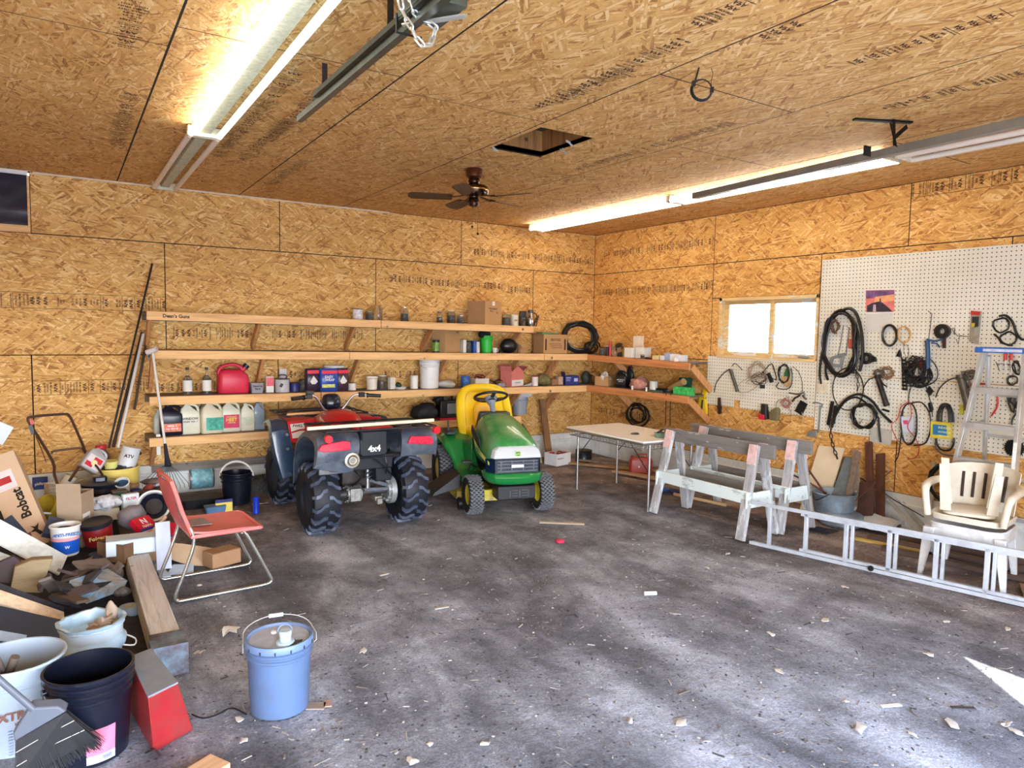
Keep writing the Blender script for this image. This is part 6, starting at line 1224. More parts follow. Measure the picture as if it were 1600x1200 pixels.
obj('can_body', G().loft([[(x*k, y*k, z) for x, y in rbox(.30,.14,.25)] for z, k in ((0,.94), (.02,1), (.20,1), (.235,.9), (.245,.8))]), RC, h); obj('can_handle', G().tube([(-.06,0,.23), (-.06,0,.285), (.07,0,.285), (.07,0,.23)], .013, 8), RC, h); obj('can_cap', G().cyl((-.11,0,.23), (-.11,0,.265), .022, n=14), mt((150,40,34), .4), h); obj('badge', G().cyl((-.03,-.072,.13), (-.03,-.066,.13), .012, n=12), WHITE, h)
h = carton(fl(871,725), .30, .24, .17, 'white open carton holding red topped bottles on the floor', mt((226,228,228), .55, var=.06), rz=rad(14), closed=False, nm='open_carton', txt=[('PRODUCT', .03, -.25, .6)], tcol=mt((80,84,90), .6))
for i, (dx, dy, c_) in enumerate(((-.08,.03,(210,60,50)), (.0,-.03,(200,70,60)), (.06,.04,(50,30,34)), (.09,-.04,(190,54,50)))):
    o = can(fl(871,725)+Vector((dx,dy,.006)), .035, .16, mt((120,50,44), .4, var=.3), 'red topped bottle packed in the white open carton', mt(c_, .4), nm='bottle', cat='bottle', grp='bottles in the white carton')
o = can((-.62,-.62,0), .12, .16, mt((22,22,28), .4, var=.3), 'low black pot standing in the far corner under the table', BLACK, nm='black_pot', cat='pot')
for i, (a, b, w, m_, lb) in enumerate((((-.95,-.72), (-.25,-1.75), .10, wood((160,124,84), None, 0), 'worn tan board lying on the dirt behind the table'), ((-.72,-.62), (-.12,-1.7), .07, AGED, 'thin grey board lying beside the worn tan board'), ((-.85,-1.55), (-.45,-2.9), .09, wood((176,140,100), None, 1), 'pale board lying on the dirt past the red fuel can'))):
    c = Vector(((a[0]+b[0])/2, (a[1]+b[1])/2, .02+.012*i)); o = obj('floor_board', G().plank(Vector((*a, c.z))-c, Vector((*b, c.z))-c, w, .025), m_, loc=c); tag(o, lb, 'board')
o = thing('shovel', 'blue gloves heaped on a wooden handle by the sawhorses', 'gloves', (-1.02,-2.75,0), rz=rad(-70)); o.name = 'work_gloves'; o['label'] = 'pair of blue and black work gloves on the dirt by the table leg'
for k in range(2):
    g = G(); blob(g, (k*.12-.06,0,.035), (.07,.055,.03), amp=.25)
    for j in range(4): g.tube([(k*.12-.06-.05,-.045+.03*j,.035), (k*.12-.16,-.075+.045*j,.03+.01*(j%2))], [.015,.011], 8)
    obj('glove', g, mt(((40,84,160), (24,34,70))[k], .7, var=.2), o)
o = obj('wooden_handle', G().cyl((0,0,0), (.12,-.66,.0), .018, n=12), wood((206,170,124), None, 1), loc=(-1.05,-2.85,.02)); tag(o, 'pale round wooden handle lying on the dirt beside the gloves', 'handle'); o.name = 'broomstick'
# ---------------------------------------------------------------- sawhorses
SWZ = wood((176,176,178), (118,116,116), 2, paint=(206,212,216), pamt=.25); SWY = wood((130,126,122), (84,80,76), 1, paint=(186,180,176), pamt=.1); SWP = wood((190,204,206), (140,140,130), 1, paint=(222,236,236), pamt=.8); PNK = mt((236,202,200), .6, var=.12, sc=24, dirt=.15)
def sawhorse(label, x, y0, y1, f0, f1, H=.88):
    # y0 far end of beam, y1 near end; f0, f1: foot positions along y; built around its own middle
    yc = (y0+y1)/2; h = thing('sawhorse', label, 'sawhorse', (x, yc, 0), group='weathered wooden sawhorses')
    obj('beam', G().b2((-.02,y1-yc,H-.125), (.02,y0-yc,H)), SWY, h, bevel=.003)
    for fy in (f0, f1):
        for s_ in (-1, 1):
            top = Vector((s_*.045, fy-yc+.0, H-.015)); bot = Vector((s_*.24, fy-yc+(-.03 if fy == f1 else .03), 0.012))
            l_ = obj('leg', G().plank(bot, top, .09, .04, up=(1,0,.2)), SWZ, h, bevel=.003)
            obj('gusset', G().plank(top+(bot-top)*.20+Vector((s_*.024,0,0)), top+Vector((s_*.024,0,.01)), .096, .008, up=(1,0,.2)), PNK, l_)
        z = .42; obj('end_plate', G().b2((-.20,fy-yc-(.045 if fy == f1 else -.045)-.008,z-.12), (.20,fy-yc-(.045 if fy == f1 else -.045)+.008,z+.02)), SWP, h, bevel=.002)
    for s_ in (-1, 1): obj('side_rail', G().b2((s_*.165-.012,f1-yc-.07,.335), (s_*.165+.012,f0-yc+.07,.45)), SWP if s_ < 0 else SWY, h, bevel=.003)
    obj('tray_board', G().b2((-.15,f1-yc,.33), (.15,f0-yc,.35)), GREYWY, h)
    return h
sawhorse('nearer sawhorse, its pale painted side rail facing the room', -1.60, -3.23, -4.60, -3.36, -4.42)
sawhorse('sawhorse nearer the wall, with a dark stained beam', -1.10, -3.13, -4.63, -3.36, -4.46, .89)
# ---------------------------------------------------------------- aluminium extension ladder on its edge
h = thing('extension_ladder', 'long aluminium extension ladder lying on its edge across the dirt floor', 'ladder', (-1.79,-4.53,0)); dv = Vector((.49,-1.98,0)).normalized(); h.rotation_euler[2] = math.atan2(dv.y, dv.x)
AL = mt((206,214,224), .35, metal=.35, var=.06, dirt=.12, dcol=(120,124,130)); LL = 4.6
for z0, x0_, oy, nm in ((.0, 0, 0, 'outer_rail'), (.365, 0, 0, 'outer_rail')):
    obj(nm, G().loft([[(xx, oy+a, z0+b) for a, b in ((-.035,0), (.035,0), (.035,.018), (-.029,.018), (-.029,.03), (-.035,.03))] for xx in (0, LL)]), AL, h)
for z0 in (.032, .34):
    obj('inner_rail', G().loft([[(xx, .012+a, z0+b) for a, b in ((-.03,0), (.03,0), (.03,.016), (-.024,.016), (-.024,.024), (-.03,.024))] for xx in (.44, LL)]), AL, h)
obj('rung', G().b2((.15,-.012,.015), (.18,.022,.37)), AL, h, bevel=.003)
for k in range(14):
    x = .16+.325*(k+1); 
    if x > LL-.1: break
    obj('rung', G().b2((x-.017,-.018,.015), (x+.017,.012,.37)), AL, h, bevel=.003)
    if x > .5: obj('rung', G().b2((x+.03,.0,.04), (x+.055,.03,.35)), AL, h, bevel=.003)
obj('rope_knot', blob(G(), (2.28,-.045,.03), (.07,.02,.04), amp=.9, fr=5), mt((90,90,84), .8, var=.5, sc=60), h); obj('ladder_lock', G().cyl((1.02,-.05,.03), (1.02,-.035,.03), .022, n=14), BLACK, h)
# ---------------------------------------------------------------- stacked plastic chairs with an upturned stool
CP = mt((222,214,196), .5, var=.06, sc=6, dirt=.2, dcol=(170,150,124)); CPW = mt((226,228,230), .45, var=.04, dirt=.1)
def monobloc(parent, m_, legs=True, z=0):
    S_ = .0
    if legs:
        for x, y, ox, oy in ((-.235,-.21,-.045,-.03), (.235,-.21,.045,-.03), (-.205,.20,-.04,.05), (.205,.20,.04,.05)):
            s_ = 1 if x > 0 else -1
            obj('leg', G().loft([[(x+ox+a*.7, y+oy+b*.7, 0) for a, b in ((-.024,-.022), (.024,-.022), (.024,.022), (-.024,.022))], [(x+a, y+b, z+.40) for a, b in ((-.04,-.032), (.04,-.032), (.04,.032), (-.04,.032))]]), m_, parent, bevel=.006)
        obj('apron', G().loft([[(x, y, z+.34) for x, y in rbox(.50,.46,.15)], [(x*.98, y*.98, z+.425) for x, y in rbox(.50,.46,.15)]], caps=False), m_, parent)
    st = obj('seat', G().loft([[(x*k, y*k, z+zz) for x, y in rbox(.50,.47,.22)] for zz, k in ((.40,1.0), (.435,1.03), (.445,1.0), (.425,.9), (.42,.2))]), m_, parent)
    return st
h = thing('plastic_armchair', 'white plastic armchair at the bottom of the stack', 'chair', (-1.02,-6.0,0), rz=rad(-80)); monobloc(h, CPW)
h = thing('plastic_armchair', 'stained cream plastic armchair stacked on a white one', 'chair', (-1.02,-6.0,.075), rz=rad(-80))
monobloc(h, CP, legs=False)
rows = []
for j in range(7):
    z = .44+.33*j/6; row = []
    for i in range(13):
        a = -1.15+2.3*i/12; rr = .26+.02*j/6; row.append((sin(a)*rr, .02+cos(a)*rr*.85+.05*j/6, z+(.03*cos(a*1.3) if j == 6 else 0)))
    rows.append(row)
mb = obj('backrest', G().sheet(rows, .006), CP, h)
for i in range(5):
    a = (-.56+.28*i); P3 = []
    for j in range(5): z = .52+.20*j/4; P3.append((sin(a)*(.262+.004*j), .02+cos(a)*(.262+.004*j)*.85+.012*j*.75, z))
    obj('slot', G().tube(P3, .012, 6), mt((64,50,40), .8), mb)
for s_ in (-1, 1):
    obj('armrest', G().tube([(s_*.25,.16,.66), (s_*.29,.02,.655), (s_*.29,-.15,.645), (s_*.275,-.235,.60), (s_*.25,-.235,.42)], [.028,.03,.03,.026,.024], 10, smooth=4), CP, h)
o = obj('dry_leaves', blob(G(), (0,0,0), (.12,.1,.015), amp=.9, fr=4), mt((110,84,60), .9, var=.5, sc=60), loc=(-1.04,-6.0,.51)); tag(o, 'brown dead leaves gathered on the cream chair seat', 'leaves', kind='stuff')
h = thing('plastic_stool', 'upturned cream plastic stool with four channel legs, resting on the chair seat', 'stool', (-1.03,-5.97,.517), rz=rad(-66))
obj('stool_top', G().loft([[(x*k, y*k, z) for x, y in rbox(.34,.34,.2)] for z, k in ((0,1), (.02,1.02), (.03,.95))]), CP, h)
for x, y, hh in ((-.15,-.14,.36), (.15,-.13,.31), (-.15,.14,.36), (.15,.14,.36)):
    g = G(); s1, s2 = (1 if x > 0 else -1), (1 if y > 0 else -1)
    g.loft([[(x+a*k+s1*z*.09, y+b*k+s2*z*.09, .03+z) for a, b in ((-.032,-.028), (.032,-.028), (.032,-.02), (-.024,-.02), (-.024,.028), (-.032,.028))] for z, k in ((0,1.15), (hh,.85))])
    g.v = g.v; obj('leg', g, CP, h)
# ---------------------------------------------------------------- aluminium step ladder
SL = mt((196,198,196), .4, metal=.5, var=.06, dirt=.15); BLU = mt((52,104,190), .4, var=.1)
h = thing('step_ladder', 'aluminium stepladder with blue top cap standing against the pegboard', 'ladder', (-.56,-5.80,0))
tl, tr_ = Vector((0,-.0,1.77)), Vector((0,-.30,1.77)); bl, br_ = Vector((-.06,.24,0)), Vector((-.06,-.44,0)); bl = Vector(fl(1456,868))-h.location; bl.z = 0; br_ = bl+Vector((0,-.56,0))
def lerp(a, b, t): return a+(b-a)*t
for a, b in ((tl, bl), (tr_, br_)):
    obj('front_rail', G().plank(a, b, .028, .075, up=(1,0,0)), SL, h, bevel=.002); obj('foot', G().box(b+Vector((0,0,.02)), (.09,.035,.04)), BLACK, h)
bk_l, bk_r = Vector((.40,.10,0)), Vector((.40,-.38,0))
for a, b in ((tl+Vector((.04,-.02,-.03)), bk_l), (tr_+Vector((.04,.02,-.03)), bk_r)): obj('rear_rail', G().plank(a, b, .022, .045, up=(1,0,0)), SL, h, bevel=.002)
for k in range(1, 6):
    t_ = 1-k*.168; a, b = lerp(tl, bl, 1-t_), lerp(tr_, br_, 1-t_); obj('step', G().plank(a+Vector((0,-.01,0)), b+Vector((0,.01,0)), .08, .012).plank(a+Vector((-.038,-.01,-.02)), b+Vector((-.038,.01,-.02)), .006, .045), SL, h)
for k in range(1, 5):
    t_ = k*.2; obj('rear_bar', G().plank(lerp(tl+Vector((.04,0,0)), bk_l, t_), lerp(tr_+Vector((.04,0,0)), bk_r, t_), .03, .006, up=(1,0,0)), SL, h)
obj('top_cap', G().b2((-.07,-.35,1.765), (.11,.045,1.81)), BLU, h, bevel=.006); obj('cap_label', G().b2((-.073,-.30,1.775), (-.069,-.02,1.797)), mt((200,210,224), .5, var=.2, sc=40), h)
obj('spreader', G().plank(lerp(tl, bl, .35), lerp(tl+Vector((.04,0,0)), bk_l, .33), .02, .004, up=(0,1,0)).plank(lerp(tr_, br_, .35), lerp(tr_+Vector((.04,0,0)), bk_r, .33), .02, .004, up=(0,1,0)), SL, h)
obj('rail_label', G().plank(lerp(tr_, br_, .40)+Vector((-.04,-.002,0)), lerp(tr_, br_, .56)+Vector((-.04,-.002,0)), .026, .002, up=(1,0,0)), mt((236,236,230), .5, var=.2, sc=50), h)
# ---------------------------------------------------------------- galvanised tub and the boards standing in it
GAL = mt((150,168,184), .42, metal=.45, var=.22, sc=7, dirt=.25)
tb = Vector((-.46,-4.47,.10)); h = thing('metal_tub', 'dented galvanised tub holding scrap boards by the lower pegboard', 'tub', tb)
obj('tub_body', G().lathe([(0,0), (.17,0), (.18,.005), (.205,.17), (.212,.205), (.22,.21), (.212,.216), (.196,.20), (.165,.01), (0,.01)], n=32), GAL, h); obj('tub_handle', G().tube([(-.21,-.08,.23), (-.25,-.04,.19), (-.25,.04,.15), (-.22,.09,.2)], .006, 6, smooth=3), DKMET, h)
o = obj('metal_trough', G().loft([[(x*k, y*k, z) for x, y in rbox(.34,.40,.45)] for z, k in ((0,.9), (.02,1), (.115,1), (.13,.9))]), GAL, loc=(-.50,-4.58,.008)); tag(o, 'flattened galvanised drum lying under the tub', 'drum')
for a, b, w, th, m_, lb in (
    ((-.36,-4.17,.02), (-.03,-4.14,.69), .30, .012, mt((222,206,176), .7, var=.06, sc=5), 'pale plywood sheet leaning on the wall behind the tub'),
    ((-.40,-4.46,.17), (-.07,-4.40,.62), .15, .02, mt((104,118,126), .6, var=.25, sc=12), 'blue grey painted board standing in the tub'),
    ((-.42,-4.58,.17), (-.13,-4.50,.70), .06, .02, AGED, 'weathered narrow board standing in the tub'),
    ((-.30,-4.78,.01), (-.03,-4.55,.80), .07, .03, wood((96,58,44), (60,34,26), 2), 'reddish brown plank, tallest of the leaning boards'),
    ((-.34,-4.67,.01), (-.07,-4.43,.70), .07, .02, wood((160,140,122), (110,84,66), 2, paint=(220,220,214), pamt=.3), 'brown plank with flaking white paint leaning by the tub'),
    ((-.28,-4.86,.01), (-.03,-4.68,.70), .09, .02, wood((92,56,42), (58,34,26), 2), 'broad dark brown plank right of the tallest leaning board'),
    ((-.38,-4.75,.01), (-.20,-4.66,.42), .17, .02, wood((82,54,46), (54,34,28), 2), 'short dark red board low against the tub')):
    a = Vector(a); o = obj('leaning_board', G().plank((0,0,0), Vector(b)-a, w, th, up=(1,0,.3)), m_, loc=a); tag(o, lb, 'board')
for a, b, lb in (((-.52,-4.48,.20), (-.58,-4.20,.56), 'rusty round bar sticking up left out of the tub'), ((-.55,-4.45,.30), (-.66,-4.14,.44), 'short rusty angled bar crossing the tub rim'), ((-.42,-4.62,.2), (-.30,-4.95,.60), 'thin bent twig sticking up right out of the tub')):
    a = Vector(a); o = obj('rusty_bar', G().tube([(0,0,0), (Vector(b)-a)*.5+Vector((0,0,.01)), Vector(b)-a], .010 if 'twig' not in lb else .004, 8, smooth=2), RUST, loc=a); tag(o, lb, 'bar')
g = G()
for i in range(8): g.tube([(i*.03,0,0), (i*.03+.05,-.2,0)], .004, 5)
g.tube([(0,0,0), (.21,0,0)], .005, 5).tube([(.05,-.2,0), (.26,-.2,0)], .005, 5); o = obj('floor_grate', g, DKMET, loc=(-1.0,-4.52,.012)); tag(o, 'small black wire grate lying by the sawhorse foot', 'grate')
o = obj('paper_bag', G().sheet([[(.1*i+.03*mnoise.noise(Vector((i,j,3))), .08*j, .10+.03*mnoise.noise(Vector((i*.8,j*.9,7)))-.03*abs(i-2)) for j in range(5)] for i in range(4)], .03), mt((196,200,206), .7, var=.12), loc=(-.5,-5.05,.0)); tag(o, 'greyish crumpled sack lying on the floor against the boards', 'sack')
rn = random.Random(9)
BL_ = [((-.42,-5.12), (-.15,-6.9), .09, .05, 'dark timber lying along the foot of the skirting'), ((-.72,-5.0), (-.40,-6.6), .09, .04, 'brown timber lying beside the plastic chairs'), ((-.85,-4.9), (-.62,-5.62), .05, .02, 'thin yellowish stick on the dirt behind the ladder'), ((-.92,-5.25), (-.55,-7.2), .08, .04, 'grey timber under the chair stack')]
for a, b, w, th, lb in BL_:
    c = Vector(((a[0]+b[0])/2, (a[1]+b[1])/2, th/2)); o = obj('floor_timber', G().plank(Vector((*a, c.z))-c, Vector((*b, c.z))-c, w, th), wood((196,170,90), None, 1) if 'yellow' in lb else wood((92,74,64), (60,46,40), 1), loc=c); tag(o, lb, 'timber')
o = obj('plywood_offcut', G().plank((0,0,0), (.25,-.5,0), .3, .015), wood((150,124,104), None, 1), loc=(-1.0,-6.35,.012)); tag(o, 'brown sheet offcut lying on the dirt behind the ladder at the picture edge', 'offcut')
for px_, py_, nm, lb, c_ in ((1365,812,'engine_block','greasy small metal gear box lying behind the ladder',(90,86,70)), (1385,826,'metal_fittings','pair of rusted metal fittings behind the ladder',(110,104,80))):
    P_ = fl(px_, py_); o = obj(nm, blob(blob(G(), (0,0,.04), (.08,.06,.05), amp=.6, fr=4, zmin=0), (.10,-.03,.03), (.05,.05,.04), amp=.5, fr=5, seed=3, zmin=0), mt(c_, .6, metal=.3, var=.6, sc=40), loc=P_); tag(o, lb, 'scrap')
for k, (px_, py_) in enumerate(((1435,830), (1425,838))):
    o = obj('angle_iron', G().plank((0,0,.02), (.14,.45,.30), .035, .004).plank((.01,0,.03), (.15,.45,.31), .004, .035), SL, loc=fl(px_+20, py_+10)+Vector((0,0,0))); tag(o, 'thin aluminium angle leaning behind the plastic chairs', 'angle bar', 'aluminium angles behind the chairs')
# ---------------------------------------------------------------- left hand pile
g = G(); NXm, NYm = 40, 60
def mound(x, y):
    ex = min(1, max(0, (-6.62-x)/.35)); ey = min(1, max(0, (-.12-y)/.3))*min(1, max(0, (y+4.75)/.5))
    return (.10+.05*mnoise.noise(Vector((x*3, y*3, 1)))+.03*mnoise.noise(Vector((x*11, y*11, 5))))*ex*ey-.008
x0m, x1m, y0m, y1m = -9.0, -6.6, -4.8, -.05
vs = [(x0m+(x1m-x0m)*i/NXm, y0m+(y1m-y0m)*j/NYm, mound(x0m+(x1m-x0m)*i/NXm, y0m+(y1m-y0m)*j/NYm)) for i in range(NXm+1) for j in range(NYm+1)]
g.add(vs, [(i*(NYm+1)+j, (i+1)*(NYm+1)+j, (i+1)*(NYm+1)+j+1, i*(NYm+1)+j+1) for i in range(NXm) for j in range(NYm)])
o = obj('rubble', g, mt((44,42,46), .95, var=.5, sc=18, bump=.6)); tag(o, 'dark heap of dirt and crushed rubbish under the junk along the left side', 'rubble', kind='stuff')
def MZ(x, y): return max(0, mound(x, y))
def pt(px, py, y): return on(px, py, 1, y)
BARN = [wood((96,82,76), (58,48,46), 0), wood((128,104,84), (86,66,52), 0), wood((70,66,70), (42,40,44), 0), wood((150,130,104), (110,90,66), 0)]
def board(a, b, w, th, m_, lb, nm='scrap_board', up=(0,0,1), grp=None, cat='board'):
    a = Vector(a); o = obj(nm, G().plank((0,0,0), Vector(b)-a, w, th, up=up), m_, loc=a, bevel=.002); return tag(o, lb, cat, grp)
def wax(c, c2, a, b, **k):   # wood with the grain roughly along the board
    d = Vector(b)-Vector(a); ax = max(range(3), key=lambda i: abs(d[i])); return wood(c, c2, ax, **k)
# lumber seen end on at the left edge
board(pt(-60,800,-2.9), pt(98,884,-2.75), .16, .02, wood((226,232,226), (204,212,206), 0), 'white board with a torn black printed edge, sloping down at the left', up=(-.3,-.5,.8))
board(pt(-60,850,-2.95), pt(66,898,-2.85), .09, .012, wood((206,216,210), (120,126,124), 0), 'pale flaking strip lying under the white board', up=(-.3,-.5,.8))
board(pt(-40,912,-3.9), pt(96,962,-3.75), .10, .035, mt((52,56,66), .6, var=.2), 'dark grey plank over the pale lumber at the left edge', up=(0,-.5,.8))
board(pt(-50,925,-4.0), pt(92,972,-3.8), .09, .08, wood((232,208,176), (200,170,136), 0), 'fresh pale two by four with grey stains, left edge of the heap', up=(0,-.5,.8))
board(pt(-50,972,-4.15), pt(90,1000,-3.95), .22, .05, mt((22,28,44), .45, var=.3), 'black plastic covered beam below the pale two by four', up=(0,-.7,.7))
board(pt(-50,985,-4.35), pt(40,1000,-4.25), .05, .012, mt((170,190,214), .4), 'thin bluish strip under the black beam', up=(0,-.7,.7))
a, b = pt(36,838,-2.6), pt(46,888,-2.85); board(a, b, .10, .05, wood((112,74,70), (80,50,48), 2), 'short upright reddish brown block in front of the tall carton', up=(0,-1,.2))
P_ = pt(45,895,-3.35); o = obj('bark_offcut', G().prism([(-.10,-.10), (.07,-.13), (.10,.0), (.13,.08), (.02,.09), (-.07,.06)], -.04, .04, 1), wood((150,132,100), (110,92,66), 0), loc=P_, bevel=.006); tag(o, 'angular pale brown wood offcut standing on the scrap heap', 'offcut')
P_ = pt(16,888,-3.3); o = obj('dark_offcut', G().prism([(-.10,-.06), (.02,-.10), (.09,.0), (.02,.08), (-.06,.05)], -.02, .02, 1), mt((66,54,56), .7, var=.2), loc=P_, bevel=.004); tag(o, 'dark brown offcut with a nail hole left of the pale offcut', 'offcut')
P_ = pt(85,842,-2.25)
board(pt(10,812,-2.3), pt(45,852,-2.45), .09, .05, mt((50,66,90), .5, var=.2), 'small dark blue grey block leaning on the tall carton', up=(0,-1,.3))
rn = random.Random(33)
DK = [wood((84,72,70), (50,42,44), 0), wood((104,90,80), (66,54,48), 0), mt((38,38,46), .6, var=.3), wood((120,110,102), (84,76,72), 0)]
spots = [(100,893,150,905), (110,905,130,890), (90,915,140,925), (120,885,172,880), (105,930,150,915), (130,940,90,928), (150,900,110,915), (70,905,95,930), (165,885,140,898), (120,895,98,905), (80,935,120,945), (155,905,175,895), (60,920,80,900), (172,900,190,880), (140,918,168,908)]
for i, (xa, ya, xb, yb) in enumerate(spots):
    yy = -3.1-.012*(max(ya, yb)-890); a, b = pt(xa, ya, yy-rn.uniform(0,.2)), pt(xb, yb, yy+rn.uniform(-.1,.25)); board(a, b, rn.uniform(.05,.11), .018, DK[i % 4], 'dark splintered board tangled in the scrap wood heap', grp='splintered boards in the scrap heap', up=(rn.uniform(-.4,.4), -.4, .8))
board(pt(122,925,-3.55), pt(180,905,-3.3), .17, .075, wood((148,146,140), (100,100,96), 0, paint=(140,180,210), pamt=.35), 'block of grey wood with blue paint on its cut end', up=(.1,-.45,.8))
board(pt(150,885,-2.75), pt(180,870,-2.6), .20, .016, wood((120,100,90), (84,68,62), 0), 'flat brown board end near the anti freeze pail', up=(0,-.5,.8))
board(pt(160,925,-3.3), pt(185,895,-2.9), .07, .05, wood((150,140,130), (110,100,90), 1), 'small grey block beside the timber beam')
# beam with steel shoe
TB = wood((214,214,212), (166,164,160), 1); a = Vector((-6.545,-4.46,.075)); b = Vector((-6.56,-2.25,.085))
o = thing('timber_beam', 'long square weathered timber lying on the floor with a rusty steel shoe', 'timber', a)
obj('beam', G().plank((0,0,0), b-a, .15, .15), TB, o, bevel=.006)
obj('steel_shoe', G().b2((-.085,-.13,-.07), (.085,-.118,.10)).b2((-.085,-.12,.078), (.085,.10,.088)).b2((-.092,-.13,-.07), (-.082,.02,.088)), mt((96,84,90), .6, metal=.4, var=.3, dirt=.4, dcol=(160,196,220)), o, bevel=.002)
o = thing('metal_channel', 'white painted steel channel lying across the far end of the timber', 'channel', (-6.56,-2.72,.165), rz=rad(-3)); WP = mt((206,220,230), .4, var=.08)
obj('channel', G().b2((-.20,-.06,.0), (.20,-.05,.12)).b2((-.20,-.06,.11), (.20,.10,.12)).b2((-.20,-.06,0), (.20,.10,.008)), WP, o, bevel=.002)
o = obj('metal_strip', G().b2((-.03,-.5,-.01), (.03,.5,0)), WP, loc=(-6.44,-2.5,.03), rz=.1); tag(o, 'narrow pale steel strip beside the far end of the timber', 'strip')
# tall carton lettered on its side
a, b = pt(2,728,-1.75), pt(50,842,-2.15); ax = (a-b); L = ax.length; a2 = ax.normalized(); u = a2.cross(Vector((0,-1,.0))).normalized()
h = thing('tall_carton', 'long brown carton with black lettering leaning towards the left edge', 'box', b)
M_ = Matrix((( -u.x, a2.x, 0, 0), (-u.y, a2.y, 0, 0), (-u.z, a2.z, 0, 0), (0,0,0,1)))
w_ = -u; n_ = w_.cross(a2).normalized()
if n_.y > 0: w_ = -w_; n_ = w_.cross(a2).normalized()
TC = mt((212,184,154), .8, var=.05, sc=4)
g = G(); 
def tcp(x, y, z): return w_*x + a2*y + n_*z
for q in (G(),): pass
vs = [tcp(x, y, z) for z in (-.18, 0) for x, y in ((-.115,-.08), (.115,-.08), (.115,L+.1), (-.115,L+.1))]
g.add(vs, [(3,2,1,0), (4,5,6,7), (0,1,5,4), (1,2,6,5), (2,3,7,6), (3,0,4,7)]); obj('box_body', g, TC, h, bevel=.003)
def tcf(x, y): return face(tcp(x, y, .001), a2, w_ if a2.cross(w_).dot(n_) > 0 else -w_)
bc = obj('lettering', G().text('Bobcat', .095, tcf(.03, L*.46), .001), BLACK, h)
g = G(); f_ = tcf(.04, L*.08); g.add([f_ @ Vector((x, y, .001)) for x, y in ((-.05,-.02), (-.01,0), (.0,.035), (.015,.0), (.05,.02), (.03,-.01), (.05,-.04), (.0,-.02), (-.04,-.045))], [tuple(range(9))]); obj('emblem', g, BLACK, h)
g = G(); f_ = tcf(-.045, L*.80); g.add([f_ @ Vector((x, y, .001)) for x, y in ((-.03,-.07), (.03,-.07), (.03,.06), (-.03,.06))], [(0,1,2,3)]); lb_ = obj('red_label', g, mt((170,50,56), .5, var=.2), h); g = G(); f_ = tcf(-.02, L*.84); g.add([f_ @ Vector((x, y, .0005)) for x, y in ((-.11,-.07), (.06,-.07), (.06,.10), (-.11,.10))], [(0,1,2,3)]); obj('shipping_film', g, mt((226,220,222), .3, var=.06), h)
o = board(pt(-10,690,-1.2), pt(8,662,-1.2), .14, .01, WP, 'corner of a white sheet standing at the left picture edge', nm='white_sheet', cat='sheet', up=(0,-1,0))
P_ = pt(75,880,-2.2); board(pt(58,860,-2.3), pt(74,872,-2.35), .10, .06, wood((96,74,70), (64,48,46), 0), 'dark brown block under the foot of the tall carton', up=(0,-1,.3))
# standing open carton
P_ = pt(120,856,-1.95); h = carton(P_, .19, .20, .47, 'tall brown carton standing open with its front flap raised', mt((176,156,132), .85, var=.06), rz=rad(-28), closed=False, flaps=(('s', 88, .42),))
obj('shipping_label', G().b2((.0955,-.08,.10), (.0965,.03,.30)), PAPER, h)
g = G(); 
for i in range(9): g.b2((.0966,-.07+.010*i,.12), (.0972,-.07+.010*i+(.003 if i % 3 else .006),.27))
obj('barcode', g, BLACK, h)
# labelled pail
P_ = pt(103,866,-2.45); P_.z = max(P_.z, .02); h = pail(P_, .085, .097, .23, WHITE, 'blue and white pail printed ANTI FREEZE', ribs=(), bail=False)
obj('label_blue', G().lathe([(.0875,.02), (.0925,.12)], n=30, caps=False), mt((26,90,200), .35, var=.05), h); obj('label_pink', G().lathe([(.0925,.12), (.0938,.145)], n=30, caps=False), mt((240,176,186), .4), h)
vd = (CAMP-P_); vd.z = 0; vd.normalize(); rt_ = Vector((-vd.y, vd.x, 0))
obj('lettering', G().text('ANTI-FREEZE', .031, face(vd*.098+rt_*.01+Vector((0,0,.172)), rt_, (0,0,1)), .001), mt((40,110,190), .5), h)
obj('diamond_mark', G().text('W', .03, face(vd*.0945+rt_*.01+Vector((0,0,.075)), rt_, (0,0,1)), .001), WHITE, h)
o = obj('rag', blob(G(), (0,0,0), (.07,.06,.03), amp=.5), mt((60,56,56), .9), loc=P_+Vector((0,0,.18))); tag(o, 'dark rag stuffed in the anti freeze pail', 'rag')
o = board(pt(78,838,-2.3), pt(88,812,-2.15), .11, .05, mt((66,74,96), .5, var=.2), 'slanted dark slate coloured block behind the anti freeze pail', nm='slate_block', cat='block', up=(0,-1,.2))
# coffee can
P_ = pt(156,848,-2.2); h = thing('coffee_can', 'red plastic coffee can with a black lid and yellow script label', 'can', P_, rx=rad(8), ry=rad(-8))
obj('can_body', G().lathe([(0,0), (.085,0), (.10,.01), (.108,.165), (.105,.17)], n=30), mt((146,30,34), .3, var=.08), h); obj('lid', G().lathe([(.112,.155), (.117,.16), (.117,.182), (.108,.188), (.10,.182), (0,.182)], n=30), mt((26,30,42), .35), h)
vd = (CAMP-P_); vd.z = 0; vd.normalize(); rt_ = Vector((-vd.y, vd.x, 0))
obj('script_label', G().text('Folgers', .044, face(vd*.107+Vector((0,0,.085)), rt_, (0,0,1)), .001), mt((240,214,120), .5), h)
